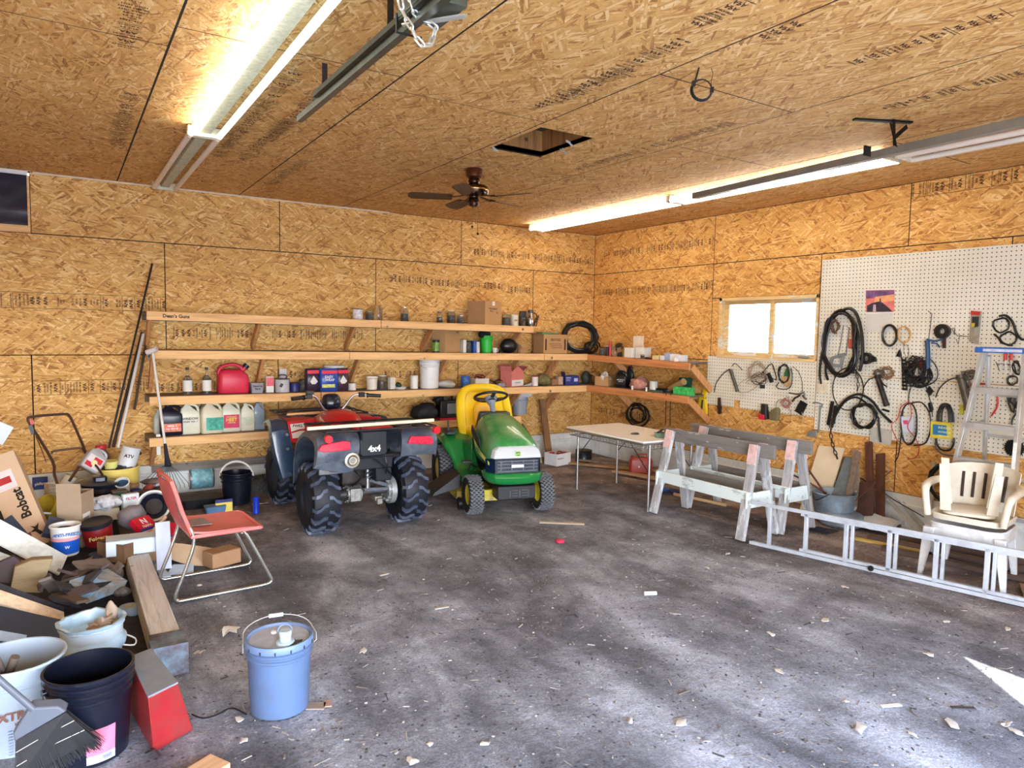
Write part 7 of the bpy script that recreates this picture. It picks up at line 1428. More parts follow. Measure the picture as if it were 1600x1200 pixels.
# round white heater face, red boxes
P_ = pt(240,790,-1.75); h = thing('white_pail', 'white pail lying on its side with a black pot nested inside, rim towards the room', 'pail', P_); Rq = (CAMP+Vector((-.5,0,.9))-P_).to_track_quat('Z', 'Y').to_matrix()
obj('rim', G().lathe([(.105,-.24), (.128,-.03), (.132,-.02), (.138,-.012), (.138,.0), (.122,.0), (.115,-.02), (.10,-.22), (0,-.22)], n=36, R=Rq), WHITE, h); obj('pot', G().lathe([(0,-.06), (.07,-.06), (.072,-.055), (.074,-.06), (.112,-.03), (.114,-.1)], n=32, R=Rq), mt((22,26,40), .25, var=.3), h)
NR = mt((206,30,56), .4, var=.08)
for i, (px_, py_, yy, rz_, lb) in enumerate(((226,822,-2.25,38,'red and blue parts box with a white N, lying on the heap'), (257,832,-2.3,-30,'second red parts box right of the wooden stick'))):
    P_ = pt(px_, py_+6, yy); h = thing('parts_box', lb, 'box', P_, rz=rad(rz_), rx=rad(38)); obj('box_body', G().b2((-.085,-.10,0), (.085,.10,.05)), NR, h, bevel=.003); obj('blue_band', G().b2((-.0855,-.045,.0505), (.0855,-.02,.0515)), mt((30,60,160), .4), h); obj('white_band', G().b2((-.0855,-.052,.0505), (.0855,-.046,.0515)), WHITE, h)
    obj('lettering', G().text('N', .075, face((0,.05,.0512), (1,0,0), (0,1,0)), .001).text('NAPA', .034, face((0,-.0,.0512), (1,0,0), (0,1,0)), .001), WHITE, h)
a, b = pt(233,838,-2.45), pt(258,808,-2.25); o = obj('wooden_stick', G().cyl((0,0,0), b-a, .017, n=12), wood((214,184,160), None, 0), loc=a); tag(o, 'pale round wooden stick lying over the red parts boxes', 'stick')
P_ = pt(208,815,-2.0); o = obj('grey_sack', blob(G(), (0,0,.04), (.11,.09,.10), amp=.25, fr=2), mt((130,122,128), .6, var=.2), loc=P_); tag(o, 'grey cloth sack slumped behind the white channel', 'sack')
P_ = pt(204,806,-1.7); carton(P_, .13, .05, .20, 'white and red printed carton left of the white pail', mt((216,226,232), .5, var=.15, sc=20), rz=rad(15), nm='printed_carton', txt=[('FILTER', .03, 0, .8)], tcol=mt((200,60,70), .5))
P_ = pt(187,795,-1.5); carton(P_, .12, .08, .17, 'dark brown box with a green patch behind the coffee can', mt((96,80,70), .7, var=.3), rz=rad(10), nm='dark_box'); obj('green_patch', G().box((0,0,0), (.09,.004,.07)), mt((40,100,70), .6), bpy.data.objects['dark_box'], loc=(0,-.045,.12))
P_ = pt(163,812,-1.7); h = carton(P_, .22, .10, .10, 'cream open box beneath the crumpled newspaper', mt((216,204,178), .8, var=.08), rz=rad(5), nm='cream_box')
o = obj('newspaper', blob(G(), (0,0,.03), (.11,.08,.06), amp=.5, fr=3), mt((200,202,208), .8, var=.25, sc=40), loc=pt(165,790,-1.75)); tag(o, 'crumpled grey newspaper beside the tall open carton', 'newspaper')
P_ = pt(182,875,-2.7); carton(P_, .26, .1, .14, 'brown carton half buried below the coffee can', mt((112,84,58), .85, var=.2), rz=rad(-50), closed=False, nm='buried_carton')
# yellow drum and contents
P_ = pt(187,760,-.75); P_.z = .12; P_ = Vector((bk(182,740,.75).x, -.75, .12)); h = thing('yellow_drum', 'big yellow plastic drum full of bottles against the white skirting', 'drum', P_); YD = mt((240,218,116), .4, var=.06)
obj('drum_body', G().lathe([(0,0), (.185,0), (.195,.02), (.20,.34), (.208,.345), (.208,.36), (.195,.36), (.185,.03), (0,.03)], n=36), YD, h)
o = obj('drum_clutter', blob(G(), (0,0,0), (.15,.15,.04), amp=.6, fr=4), mt((30,34,44), .5, var=.6, sc=40), h, loc=(0,0,.33))
yz = .42
P2 = Vector((bk(196,700,.72).x,-.72,.46)); o = can(P2, .085, .20, mt((214,218,224), .4, var=.05), 'round white canister with handwriting on top of the yellow drum', mt((226,226,228), .4), nm='white_canister', cat='canister', rx=rad(-6)); o.rotation_euler = (0, rad(16), 0)
obj('handwriting', G().text('ATV', .045, face((-.01,-.087,.12), (1,0,0), (0,0,1)), .001), INK, o)
o = thing('yellow_cup', 'pale yellow plastic cup left of the white canister', 'cup', Vector((bk(173,714,.8).x,-.8,.40)), rx=rad(6)); obj('cup', G().lathe([(0,0), (.045,0), (.06,.15), (.056,.15), (.04,.005)], n=20, caps=False), mt((236,232,140), .4, var=.08), o); obj('neck', G().cyl((0,0,.15), (0,0,.152), .058, n=20), mt((220,216,120), .4), o)
o = obj('black_rag', blob(G(), (0,0,0), (.06,.05,.03), amp=.5), mt((24,24,26), .8), loc=Vector((bk(212,690,.7).x,-.7,.60))); tag(o, 'black rag poking out beside the white canister', 'rag')
o = thing('clear_jug', 'clear jug with a red lid leaning behind the yellow cup', 'jug', Vector((bk(158,712,.5).x,-.5,.42))); obj('jug_body', G().lathe([(0,0), (.07,0), (.075,.14), (.045,.19), (.04,.21)], n=20), mt((150,110,106), .15, trans=.4, var=.2), o); obj('lid', G().lathe([(.045,.20), (.05,.205), (.05,.245), (0,.246)], n=20), mt((206,44,54), .4), o)
P2 = Vector((bk(136,734,.95).x,-.95,.50)); o = jug(P2, .18, .11, .235, mt((176,176,180), .35, var=.06), mt((200,40,60), .4), 'grey jug with red and white label, tipped over on the pile', mt((222,216,216), .5, var=.1), side=1, grp=None, labz=(.08,.6)); o.rotation_euler = (rad(-14), rad(38), rad(10))
lb_ = obj('label_print', G().b2((-.07,-.0585,.025), (.0,-.056,.07)).b2((-.02,-.0585,.08), (.06,-.056,.13)), mt((206,30,50), .4, var=.1), o)
o = obj('yellow_blot', G().cyl((-.0,-.060,.075), (0,-.057,.075), .028, n=16), mt((236,226,170), .5), o)
P2 = Vector((bk(155,740,.85).x,-.85,.30)); jar(P2+Vector((.03,0,0)), .07, .13, None, FGR, 'wide clear jar of scraps beside the drum', fillh=.5)
# engine of the buried push mower and its handle
P2 = Vector((bk(157,772,1.15).x,-1.15,.285)); h = thing('push_mower', 'old push mower with black engine and bent brown handle bars buried in the pile', 'push mower', P2)
EK = mt((22,28,44), .3, var=.3)
obj('engine_cover', G().lathe([(0,.0), (.17,0), (.175,.06), (.15,.09), (.155,.10), (.16,.125), (.10,.14), (.06,.145), (.06,.175), (.05,.185), (0,.185)], n=30), EK, h); obj('recoil_slots', G().box((.0,-.05,.165), (.07,.03,.03)).box((.0,.05,.165), (.07,.03,.03)), mt((120,130,150), .4), h); obj('deck', G().lathe([(.20,-.12), (.21,-.02), (.19,.0), (0,.0)], n=30), mt((40,44,50), .5, dirt=.4), h)
BRN = mt((96,70,62), .35, metal=.6, var=.25)
def hp_(px, py, d): return Vector(bk(px, py, d))-P2
obj('handle_bar', G().tube([hp_(95,770,1.45), hp_(85,742,1.15), hp_(82,720,1.05), hp_(48,664,.85), hp_(44,656,.83), hp_(50,651,.8), hp_(100,647,.6), hp_(108,650,.6), hp_(113,658,.62), hp_(128,692,.75), hp_(134,708,.85)], .0125, 10, smooth=3), BRN, h)
obj('handle_bar', G().tube([hp_(108,752,1.1), hp_(124,728,1.1)], .0125, 8).tube([hp_(82,708,.85), hp_(84,705,.85), hp_(124,700,.80), hp_(130,703,.82), hp_(138,715,.9), hp_(152,730,1.0), hp_(160,742,1.1)], .010, 10, smooth=3), BRN, h)
obj('control_lever', G().plank(hp_(47,664,.88), hp_(52,678,.88), .03, .03), BLACK, h); obj('red_lever', G().plank(hp_(49,656,.86), hp_(51,663,.86), .025, .03), mt((200,40,40), .4), h)
obj('cable', G().tube([hp_(56,682,.85), hp_(66,705,.8), hp_(72,722,.9)], .004, 6, smooth=3), BLACK, h)
# basket, white bottles, tins
P2 = Vector((bk(107,772,.82).x,-.82,.16)); h = thing('laundry_basket', 'cream lattice plastic basket holding empty white bottles', 'basket', P2, rz=rad(8)); BK = mt((214,206,184), .5, var=.05)
g = G(); W_, D_, H_ = .17, .13, .20
for s_ in (-1, 1):
    for k in range(11): x = -W_+2*W_*k/10; g.b2((x-.006,s_*D_-.004,.02), (x+.006,s_*D_+.004,H_))
    for k in range(8): y = -D_+2*D_*k/7; g.b2((s_*W_-.004,y-.006,.02), (s_*W_+.004,y+.006,H_))
for z in (.03, .07, .11, .15): 
    for s_ in (-1, 1): g.b2((-W_,s_*D_-.003,z-.006), (W_,s_*D_+.003,z+.006)).b2((s_*W_-.003,-D_,z-.006), (s_*W_+.003,D_,z+.006))
obj('basket_sides', g, BK, h); obj('basket_rim', G().tube([(-W_,-D_,H_), (W_,-D_,H_), (W_,D_,H_), (-W_,D_,H_)], .012, 8, closed=True).b2((-W_,-D_,0), (W_,D_,.02)), BK, h)
for i, (dx, dy, dz, ry_, lb, c_) in enumerate(((-.06,.0,.10,28,'white bottle lying slanted in the lattice basket',(228,226,214)), (.05,.02,.13,70,'grey round bottle lying on its side in the lattice basket',(150,152,156)), (.02,-.06,.12,95,'pale grey bottle lying flat at the front of the lattice basket',(196,200,206)))):
    o = can(P2+Vector((dx,dy,dz)), .055, .19, mt(c_, .4, var=.06), lb, mt((200,190,100), .4) if i == 0 else WHITE, nm='plastic_bottle', cat='bottle'); o.rotation_euler = (0, rad(ry_), rad(10))
P2 = Vector((bk(63,765,.08).x,-.09,.19)); o = carton(P2, .13, .05, .12, 'small dark blue box with white script lying against the skirting', mt((20,40,120), .4, var=.1), nm='blue_box'); obj('script_print', G().text('philips', .035, face((0,-.0265,.06), (1,0,.1), (-.1,0,1)), .001), WHITE, o)
P2 = pt(74,798,-1.62); h = thing('yellow_pail', 'dirty yellow pail lying on its side with a white handle', 'pail', P2); Rq = Vector((-.55,-.35,.5)).to_track_quat('Z', 'Y').to_matrix()
obj('pail_body', G().lathe([(0,-.2), (.10,-.2), (.125,.05), (.13,.055), (.12,.05), (.095,-.18), (0,-.18)], n=30, R=Rq), mt((206,176,50), .5, var=.1, dirt=.25), h); obj('white_handle', G().tube([Rq @ Vector((cos(q)*.14, -.03-sin(q)*.05, .05+sin(q)*.13)) for q in [pi*k/12 for k in range(13)]], .009, 8), WHITE, h)
P2 = pt(192,760,-1.2); h = thing('paint_cup', 'white tub tilted to show its dark blue inside', 'tub', P2); Rq = Vector((-.15,-.55,.75)).to_track_quat('Z', 'Y').to_matrix()
obj('tub_body', G().lathe([(0,-.1), (.045,-.1), (.06,.05), (.064,.052), (.064,.06), (.056,.06), (.05,-.02)], n=26, R=Rq, caps=False), WHITE, h); obj('paint', G().lathe([(0,.035), (.056,.035), (.056,.03)], n=24, R=Rq), mt((36,70,104), .3), h)
# small clutter between pail and rake
cl_ = [(190,775,-1.3,(.09,.07,.04),(70,60,50),'brown clay bowl','bowl'), (207,760,-1.1,(.07,.06,.03),(150,120,80),'tan bowl shaped lid','lid'), (212,766,-1.15,(.05,.04,.02),(24,34,160),'vivid blue plastic scrap','scrap'), (222,772,-1.3,(.09,.06,.04),(70,64,62),'dark leather glove','glove'), (236,752,-.9,(.09,.06,.03),(110,90,80),'brown cloth scrap','cloth'), (232,762,-1.1,(.05,.04,.03),(150,60,54),'red grey metal part','part'), (250,770,-1.2,(.07,.05,.04),(110,60,50),'rusty small tin','tin'), (175,782,-1.3,(.08,.07,.04),(32,34,42),'black rubber part','part'), (202,784,-1.5,(.10,.07,.03),(48,50,56),'black cap shaped lump','cap'), (222,786,-1.6,(.09,.08,.05),(36,40,60),'dark blue pot','pot'), (184,790,-1.5,(.06,.05,.05),(60,70,80),'grey blue bottle stub','bottle'), (268,782,-1.3,(.08,.06,.04),(40,50,46),'dark green knotted net','net'), (196,772,-1.2,(.05,.04,.03),(180,140,100),'tan wood chip','chip'), (246,765,-1.0,(.06,.05,.03),(60,50,50),'small dark chunk','chunk'), (112,830,-2.0,(.10,.08,.05),(60,58,66),'dark folded cloth','cloth'), (165,868,-2.6,(.12,.09,.04),(44,46,60),'dark slate slab','slab'), (196,870,-2.7,(.10,.08,.05),(56,44,40),'dark brown sacking','sacking'), (190,925,-3.4,(.05,.05,.03),(90,84,80),'grey stone','stone'), (80,868,-2.5,(.08,.06,.05),(40,44,54),'black rubber lump','lump')]
for i, (px_, py_, yy, r_, c_, nm, cat_) in enumerate(cl_):
    P2 = pt(px_, py_, yy); o = obj(nm.replace(' ', '_').replace('vivid_', '').replace('shaped_', ''), blob(G(), (0,0,0), r_, 14, 9, amp=.45, fr=3, seed=i*3+1), mt(c_, .6, var=.35, sc=24), loc=P2); tag(o, nm + ' in the clutter ' + ('between the yellow drum and the rake' if py_ < 800 else 'around the coffee can and cartons' if py_ < 890 else 'near the square timber'), cat_)
# rake, poles
RK = Vector(bk(238,547,.55)); rb = Vector(bk(262,724,.95)); h = thing('leaf_rake', 'leaf rake with a white handle and spread wire tines, standing tines down', 'rake', rb)
obj('rake_handle', G().cyl(RK-rb, (RK-rb)*.12, .013, n=12), mt((222,220,218), .35, var=.05), h); obj('ferrule', G().lathe([(.035,-.03), (.022,.06), (.018,.15), (.014,.2)], n=14, R=(RK-rb).to_track_quat('Z', 'Y').to_matrix()), mt((22,26,44), .4), h)
g = G()
for k in range(12):
    e_ = Vector(bk(222+k*6.6, 764-abs(k-5.5)*1.6, 1.0-.02*k))-rb; g.tube([(0,0,0), e_*.5+Vector((0,0,.02)), e_, e_+Vector((0,-.02,-.03))], .003, 5)
obj('tines', g, mt((70,90,100), .4, metal=.5), h)
rp = Vector(bk(237,548,.57)); h = thing('paint_roller', 'dusty white paint roller hooked on top of the rake handle', 'paint roller', rp); obj('roller_cover', G().lathe([(.012,-.055), (.028,-.055), (.028,.055), (.012,.055)], n=20, R=Vector((.75,-.45,.35)).to_track_quat('Z', 'Y').to_matrix(), closed=True), mt((214,206,204), .9, var=.08), h); obj('roller_frame', G().tube([(-.02,0,-.02), (-.04,0,-.05), (-.03,.01,-.11), (-.005,.01,-.05)], .004, 6), STEEL, h)
for a, b, r_, m_, lb in ((bk(238,412,.03), bk(170,700,.55), .011, mt((26,24,26), .4), 'tall thin black pole leaning against the back wall'), (bk(222,520,.08), bk(177,698,.62), .016, mt((44,40,40), .4), 'dark tube leaning just behind the bright aluminium tube'), (bk(224,522,.12), bk(184,700,.68), .015, mt((226,228,230), .35, metal=.3, var=.05), 'bright aluminium tube leaning in the yellow drum'), (bk(234,503,.06), bk(210,640,.10), .012, mt((60,52,44), .6), 'short dark bar leaning behind the end of the shelves')):
    a = Vector(a); o = obj('leaning_pole', G().cyl((0,0,0), Vector(b)-a, r_, n=12), m_, loc=a); tag(o, lb, 'pole')
o = obj('white_bracket', G().b2((-.02,-.02,0), (.02,.02,.22)), WHITE, loc=Vector((bk(247,676,.35).x,-.35,.50))); tag(o, 'narrow white strip standing under the lowest shelf end behind the rake', 'strip')
# black pail with white handle, lying paint can, chair shadow bits
P2 = fl(370,790)+Vector((.03,.14,0)); h = pail(P2, .135, .155, .33, mt((22,26,40), .25, var=.15), 'black pail with a thick white handle standing by the quad bike', ribs=(.72,.82,.92), bail=(84,), bm=None, up=1, rz=rad(-20)); 
hh = [c for c in kids(h) if c.name.startswith('bail_handle')][0]; hh.data.materials.clear(); hh.data.materials.append(WHITE); hh['label'] = 'thick white handle'
g = G(); rr = .165; g.tube([(cos(q)*rr, -sin(q)*.02, .285+sin(q)*.16) for q in [pi*k/16 for k in range(17)]], .010, 8); obj('handle_tube', g, WHITE, hh)
o = can(P2+Vector((.04,-.02,.24)), .05, .03, mt((140,120,90), .5), 'small round tin lying inside the black pail', nm='round_tin', cat='tin')
P2 = fl(320,772)+Vector((0,.25,.14)); h = thing('paint_can', 'paint can with blue patterned label lying on its side near the skirting', 'paint can', P2); Rq = Matrix.Rotation(pi/2, 3, 'Y')
obj('can_body', G().lathe([(0,-.13), (.12,-.13), (.123,-.125), (.123,.125), (.12,.13), (.105,.12), (0,.12)], n=32, R=Rq), mt((170,172,176), .3, metal=.8), h); obj('paper_label', G().lathe([(.1245,-.11), (.1245,.11)], n=32, R=Rq, caps=False), mt((150,214,236), .4, var=.45, sc=16, dirt=.25, dcol=(40,110,170)), h)
o = can(fl(400,802), .03, .16, mt((24,60,200), .3, var=.1), 'tall blue plastic bottle beside the black pail', mt((24,60,200), .3), nm='blue_bottle', cat='bottle')
o = obj('yellow_card', G().b2((-.08,-.01,0), (.08,.01,.10)).m(1).b2((-.081,-.011,.10), (.081,.011,.13)), [mt((236,216,100), .6), mt((50,50,120), .6)], loc=fl(350,800)); tag(o, 'small yellow card box seen over the chair seat', 'card')
o = obj('blue_tray', G().loft([[(x*k, y*k, z) for x, y in rbox(.2,.14)] for z, k in ((0,.85), (.08,1))]), mt((90,130,170), .4, var=.15), loc=fl(336,802)); tag(o, 'blue plastic tray behind the chair seat', 'tray')
o = obj('black_tray', G().loft([[(x*k, y*k, z) for x, y in rbox(.42,.30)] for z, k in ((0,.85), (.10,1))]), mt((24,26,32), .5, var=.3), loc=fl(315,792)+Vector((0,.05,0))); tag(o, 'black tray on the floor under the lying paint can', 'tray')
o = obj('small_wrench', G().plank((-.06,0,.008), (.06,.0,.008), .012, .006).cyl((-.07,0,.004), (-.07,0,.014), .016, n=12).cyl((.07,0,.004), (.07,0,.014), .014, n=12), STEEL, loc=fl(407,788)); tag(o, 'small bright double ended wrench on the floor by the front quad tyre', 'wrench')
o = obj('gravel_heap', blob(G(), (0,0,0), (.30,.22,.14), 22, 12, amp=.5, fr=3), mt((70,68,68), .95, var=.5, sc=40, bump=.6), loc=(bk(412,760,.25).x,-.28,.02)); tag(o, 'small heap of dark gravel behind the black pail', 'gravel', kind='stuff')
# red chair on a chromed sled frame
h = thing('red_chair', 'faded red plastic chair on a chromed tube sled frame', 'chair', (-6.10,-3.23,0), rz=rad(4)); CR_ = mt((196,196,190), .25, metal=.85, var=.12, sc=20)
RP = mt((224,120,116), .5, var=.08, sc=6, dirt=.15, dcol=(206,160,150)); RPB = mt((206,88,88), .45, var=.12, sc=6, dirt=.15, dcol=(222,150,150))
for s_ in (-1, 1):
    y = s_*.255
    obj('frame_tube', G().tube([(-.30,y*.9,.80), (-.27,y*.95,.62), (-.19,y,.43), (-.24,y,.24), (-.31,y,.06), (-.30,y,.018), (-.25,y,.012), (.0,y,.012), (.27,y,.012), (.33,y,.03), (.31,y,.09), (.16,y*.96,.40), (.12,y*.95,.425)], .0125, 10, smooth=4), CR_, h)
obj('cross_tube', G().tube([(-.19,-.25,.42), (-.19,.25,.42)], .011, 8).tube([(.13,-.25,.42), (.13,.25,.42)], .011, 8), CR_, h)
rows = []
for i in range(9):
    x = -.20+.46*i/8; e_ = abs(i-4)/4; rows.append([(x, y_, .445-.018*(1-(y_/.25)**2)+.02*(e_**3)*(1 if i < 4 else -.6)) for y_ in [-.255+.51*j/8 for j in range(9)]])
obj('seat', G().sheet(rows, .012), RP, h); obj('seat_rim', G().tube([(-.2,-.26,.44), (.24,-.26,.44), (.27,-.23,.432), (.27,.23,.432), (.24,.26,.44), (-.2,.26,.44)], .014, 8, closed=True), RP, h)
rows = []
for i in range(8):
    t_ = i/7; x = -.20-.115*t_-.015*sin(t_*pi); z = .47+.36*t_; w_ = .235-.01*t_
    rows.append([(x-.035*(1-(u_)**2), u_*w_, z) for u_ in [-1+j/4 for j in range(9)]])
bkp = obj('backrest', G().sheet(rows, .008), RPB, h)
obj('backrest_rim', G().tube([(-.20,-.25,.46), (-.26,-.25,.62), (-.32,-.245,.83), (-.335,0,.845), (-.32,.245,.83), (-.26,.25,.62), (-.20,.25,.46)], .014, 8, smooth=2), RP, bkp)
o = obj('grey_sandpaper', G().prism([(-.10,-.09), (.06,-.10), (.05,.10), (-.10,.09)], 0, .004), mt((150,140,138), .95, var=.2, sc=40), loc=(-6.19,-3.19,.458), rz=.1); tag(o, 'square of grey sandpaper lying at the back of the red chair seat', 'sandpaper')
# cardboard under the chair
o = obj('cardboard_scrap', G().prism([(-.34,-.10), (-.25,.16), (-.02,.10), (.20,.02), (.34,-.06), (.26,-.20), (.04,-.16), (-.12,-.05)], 0, .006), mt((222,196,162), .85, var=.05), loc=(-6.22,-2.62,.08), rx=rad(24), rz=rad(-12)); tag(o, 'torn tan cardboard sheet lying under the red chair', 'cardboard')
o = obj('brown_cardboard', G().box((0,0,.07), (.24,.16,.12)), mt((176,136,98), .85, var=.08), loc=(-5.98,-2.84,.0), rz=rad(20), bevel=.01); tag(o, 'brown box shaped piece of cardboard at the right of the torn sheet', 'cardboard')
o = obj('white_cloth', G().sheet([[(.05*i+.01*mnoise.noise(Vector((i,j,8))), .02*mnoise.noise(Vector((i,j*.6,2))), .38-.05*j) for j in range(8)] for i in range(3)], .01), mt((206,216,232), .8, var=.06), loc=(-6.44,-2.88,.02), rx=rad(-12)); tag(o, 'pale blue white cloth hanging behind the red chair leg', 'cloth')
o = obj('white_paper', G().prism([(-.10,-.05), (.08,-.09), (.10,.04), (-.04,.08)], 0, .004), mt((206,222,236), .8), loc=(-6.28,-2.85,.02), rx=rad(15)); tag(o, 'torn pale blue paper beneath the tan cardboard', 'paper')
# liner pail
P2 = Vector((-6.90,-4.43,.0)); h = pail(P2, .125, .145, .32, mt((196,212,222), .45, var=.05), 'white pail lined with a pale blue plastic bag, full of paper', ribs=(), bail=False)
LB = mt((176,206,226), .25, var=.12)
rows = []
for i in range(8):
    z = .18+.155*i/7; rows.append([(cos(q)*(.146+.014*sin(i*1.1)+.008*mnoise.noise(Vector((cos(q)*4, sin(q)*4, i*.8)))), sin(q)*(.146+.014*sin(i*1.1)+.008*mnoise.noise(Vector((cos(q)*4, sin(q)*4, i*.8)))), z+.012*mnoise.noise(Vector((cos(q)*3, sin(q)*3, 5)))) for q in [2*pi*k/40 for k in range(41)]])
rows += [[(v[0]*.9, v[1]*.9, v[2]-.0) for v in rows[-1]], [(v[0]*.8, v[1]*.8, .27) for v in rows[-1]], [(v[0]*.05, v[1]*.05, .27) for v in rows[-1]]]
obj('bag_liner', G().sheet(rows, .002), LB, h); obj('pail_handle', G().tube([(.13,-.05,.19), (.19,-.04,.17), (.20,.02,.18), (.15,.06,.2)], .004, 6, smooth=3), WHITE, h)
o = obj('crumpled_paper', blob(blob(G(), (.05,0,.27), (.07,.06,.06), amp=.7, fr=4), (.09,.04,.31), (.03,.03,.07), amp=.6, fr=4, seed=5), mt((160,142,124), .8, var=.2), loc=P2); tag(o, 'crumpled brown paper bag sticking out of the lined pail', 'paper')
o = obj('pink_tissue', blob(G(), (-.0,-.05,.26), (.03,.03,.02), amp=.5), mt((226,170,160), .8), loc=P2); tag(o, 'pink tissue scrap in the lined pail', 'tissue')
# tape roll
o = thing('wide_tape', 'roll of pale blue wide tape standing on its side beside the timber', 'tape', fl(203,962)+Vector((0,.03,0))); obj('roll', G().lathe([(.035,0), (.058,0), (.058,.055), (.035,.055)], n=28, closed=True), mt((160,190,214), .3, var=.05), o); obj('core', G().lathe([(.032,.001), (.035,.001), (.035,.056), (.032,.056)], n=24, closed=True), mt((200,190,160), .6), o)
# big white pail, left edge
P2 = Vector((-7.20,-4.88,0)); h = pail(P2, .145, .185, .40, mt((164,180,196), .35, var=.05), 'large white pail at the left edge with faded print, tools inside', ribs=(.80,), bail=False, rz=0)
vd = (CAMP-P2); vd.z = 0; vd.normalize(); rt_ = Vector((-vd.y, vd.x, 0))
obj('print', G().text('XTREME', .05, face(vd*.175+rt_*.02+Vector((0,0,.20)), rt_, (0,0,1)), .001).text('all purpose', .02, face(vd*.172+rt_*.03+Vector((0,0,.165)), rt_, (0,0,1)), .001), mt((130,80,70), .6), h)
g = G()
for j in range(9): g.text('lorem'[:0] or '--- ---- --- ----', .018, face(vd*.162+rt_*.01+Vector((0,0,.135-.013*j)), rt_, (0,0,1)), .001)
obj('small_print', g, mt((60,80,140), .6), h)
for i, (a, b, r_) in enumerate((((-.12,.06,.05), (.02,-.03,.42), .018), ((.03,.04,.05), (-.05,-.02,.42), .018), ((-.2,.03,.36), (.0,-.06,.24), .02))):
    o = obj('broken_handle', G().tube([a, ((a[0]+b[0])/2+.01, (a[1]+b[1])/2, (a[2]+b[2])/2), b], r_, 10), [wood((90,78,70), (60,50,46), 2), wood((110,98,92), (70,60,56), 2), mt((26,30,40), .4)][i], loc=P2+Vector((-.02,-.04,0))); tag(o, ['reddish grey broken handle in the large white pail', 'split grey handle crossing the others in the white pail', 'black tube lying across the large white pail'][i], 'handle')
# black pail foreground
P2 = Vector((-6.93,-5.13,0)); BP = mt((20,24,38), .25, var=.12); h = pail(P2, .145, .170, .39, BP, 'black five gallon pail in the foreground with a torn pink label', ribs=(.74,.83,.91), bail=(-50,), up=-1, rz=rad(20))
vd = (CAMP-P2); vd.z = 0; vd.normalize(); a0 = math.atan2(vd.y, vd.x)-rad(20)
g = G(); rows = [[(cos(a0+.62*u_)*r_, sin(a0+.62*u_)*r_, z) for u_ in [-.2+1.2*j/10 for j in range(11)]] for z, r_ in ((.02,.1475), (.08,.1515), (.14,.155), (.17+.0,.157))]
lb_ = obj('torn_label', G().sheet(rows, .001), mt((232,120,150), .4, var=.25, sc=14), h); rows = [[(cos(a0+.62*u_)*r_, sin(a0+.62*u_)*r_, z) for u_ in [-.2+1.2*j/10 for j in range(11)]] for z, r_ in ((.02,.149), (.055,.1512))]; obj('label_base', G().sheet(rows, .001), mt((206,214,236), .4, var=.2, sc=40), lb_)
g = G()
for k in range(9): q = a0+.62*(.45+.04*k); g.add([(cos(q)*.153, sin(q)*.153, .03), (cos(q+.010)*.153, sin(q+.010)*.153, .03), (cos(q+.010)*.1545, sin(q+.010)*.1545, .05), (cos(q)*.1545, sin(q)*.1545, .05)], [(0,1,2,3)])
obj('barcode', g, BLACK, lb_)
o = obj('dark_water', G().lathe([(0,.15), (.138,.15)], n=36, caps=False).lathe([(0,.149), (.138,.149)], n=36, caps=False), mt((8,10,20), .05, var=0), h)
# broom
hb0 = Vector(on(92,1122,1,-5.36)); top = Vector(on(-30,1035,1,-5.9)); h = thing('push_broom', 'grey plastic broom with black bristles leaning on the black pail', 'broom', hb0); GP = mt((88,94,106), .4, var=.06)
hb1 = Vector(on(52,1108,1,-5.40))
ed0, ed1 = Vector(on(20,1158,1,-5.45)), Vector(on(108,1108,1,-5.33)); 
obj('broom_handle', G().cyl(hb1-hb0, (hb1-hb0)+(hb1-Vector(on(75,1128,1,-5.40)))*6.5, .0125, n=14), GP, h)
sh0 = Vector(on(40,1113,1,-5.41)); sh1 = Vector(on(88,1098,1,-5.35)); t0_ = Vector(on(18,1160,1,-5.44)); t1_ = Vector(on(104,1112,1,-5.34)); nrm = Vector((0,.03,.0)); 
def slab(pts, dv): 
    n = len(pts); return [p for p in pts]+[p+dv for p in pts], [tuple(range(n-1,-1,-1)), tuple(range(n,2*n))]+[(k,(k+1)%n,n+(k+1)%n,n+k) for k in range(n)]
cap = [Vector(on(x, y, 1, -5.40))-hb0 for x, y in ((46,1106), (62,1106), (90,1104), (104,1112), (22,1160), (20,1146), (32,1128))]
vv, ff = slab(cap, Vector((.01,.05,.01))); obj('broom_cap', G().add(vv, ff), GP, h, bevel=.006)
e0, e1 = Vector(on(24,1158,1,-5.385))-hb0, Vector(on(103,1113,1,-5.385))-hb0; f0_, f1_ = Vector(on(28,1235,1,-5.45))-hb0, Vector(on(160,1165,1,-5.36))-hb0
g = G(); rn = random.Random(4); BRM = mt((14,14,20), .7, var=.5, sc=60)
vv, ff = slab([e0, e1, e1.lerp(f1_, .8), e0.lerp(f0_, .8)], Vector((0,.035,0))); g.add(vv, ff)
for k in range(420):
    u_ = rn.random(); d_ = rn.uniform(0,.045); a = e0.lerp(e1, u_)+Vector((0,d_,0)); b = f0_.lerp(f1_, u_*1.04-.02)+Vector((rn.uniform(-.012,.012), d_+rn.uniform(-.02,.02), rn.uniform(-.02,.012))); g.tube([a, a.lerp(b, .6)+Vector((0,-.004,0)), b], [.0018,.0016,.0010], 3, caps=False)
obj('bristles', g, BRM, h, ang=0); g = G()
for s in (.22, .50): g.tube([e0.lerp(f0_, s)-Vector((0,.006,0)), e0.lerp(f0_, s*.9).lerp(e1.lerp(f1_, s*.9), .5)-Vector((0,.008,0)), e1.lerp(f1_, s)-Vector((0,.006,0))], .0016, 5)
obj('stitching', g, mt((200,190,180), .7), h)
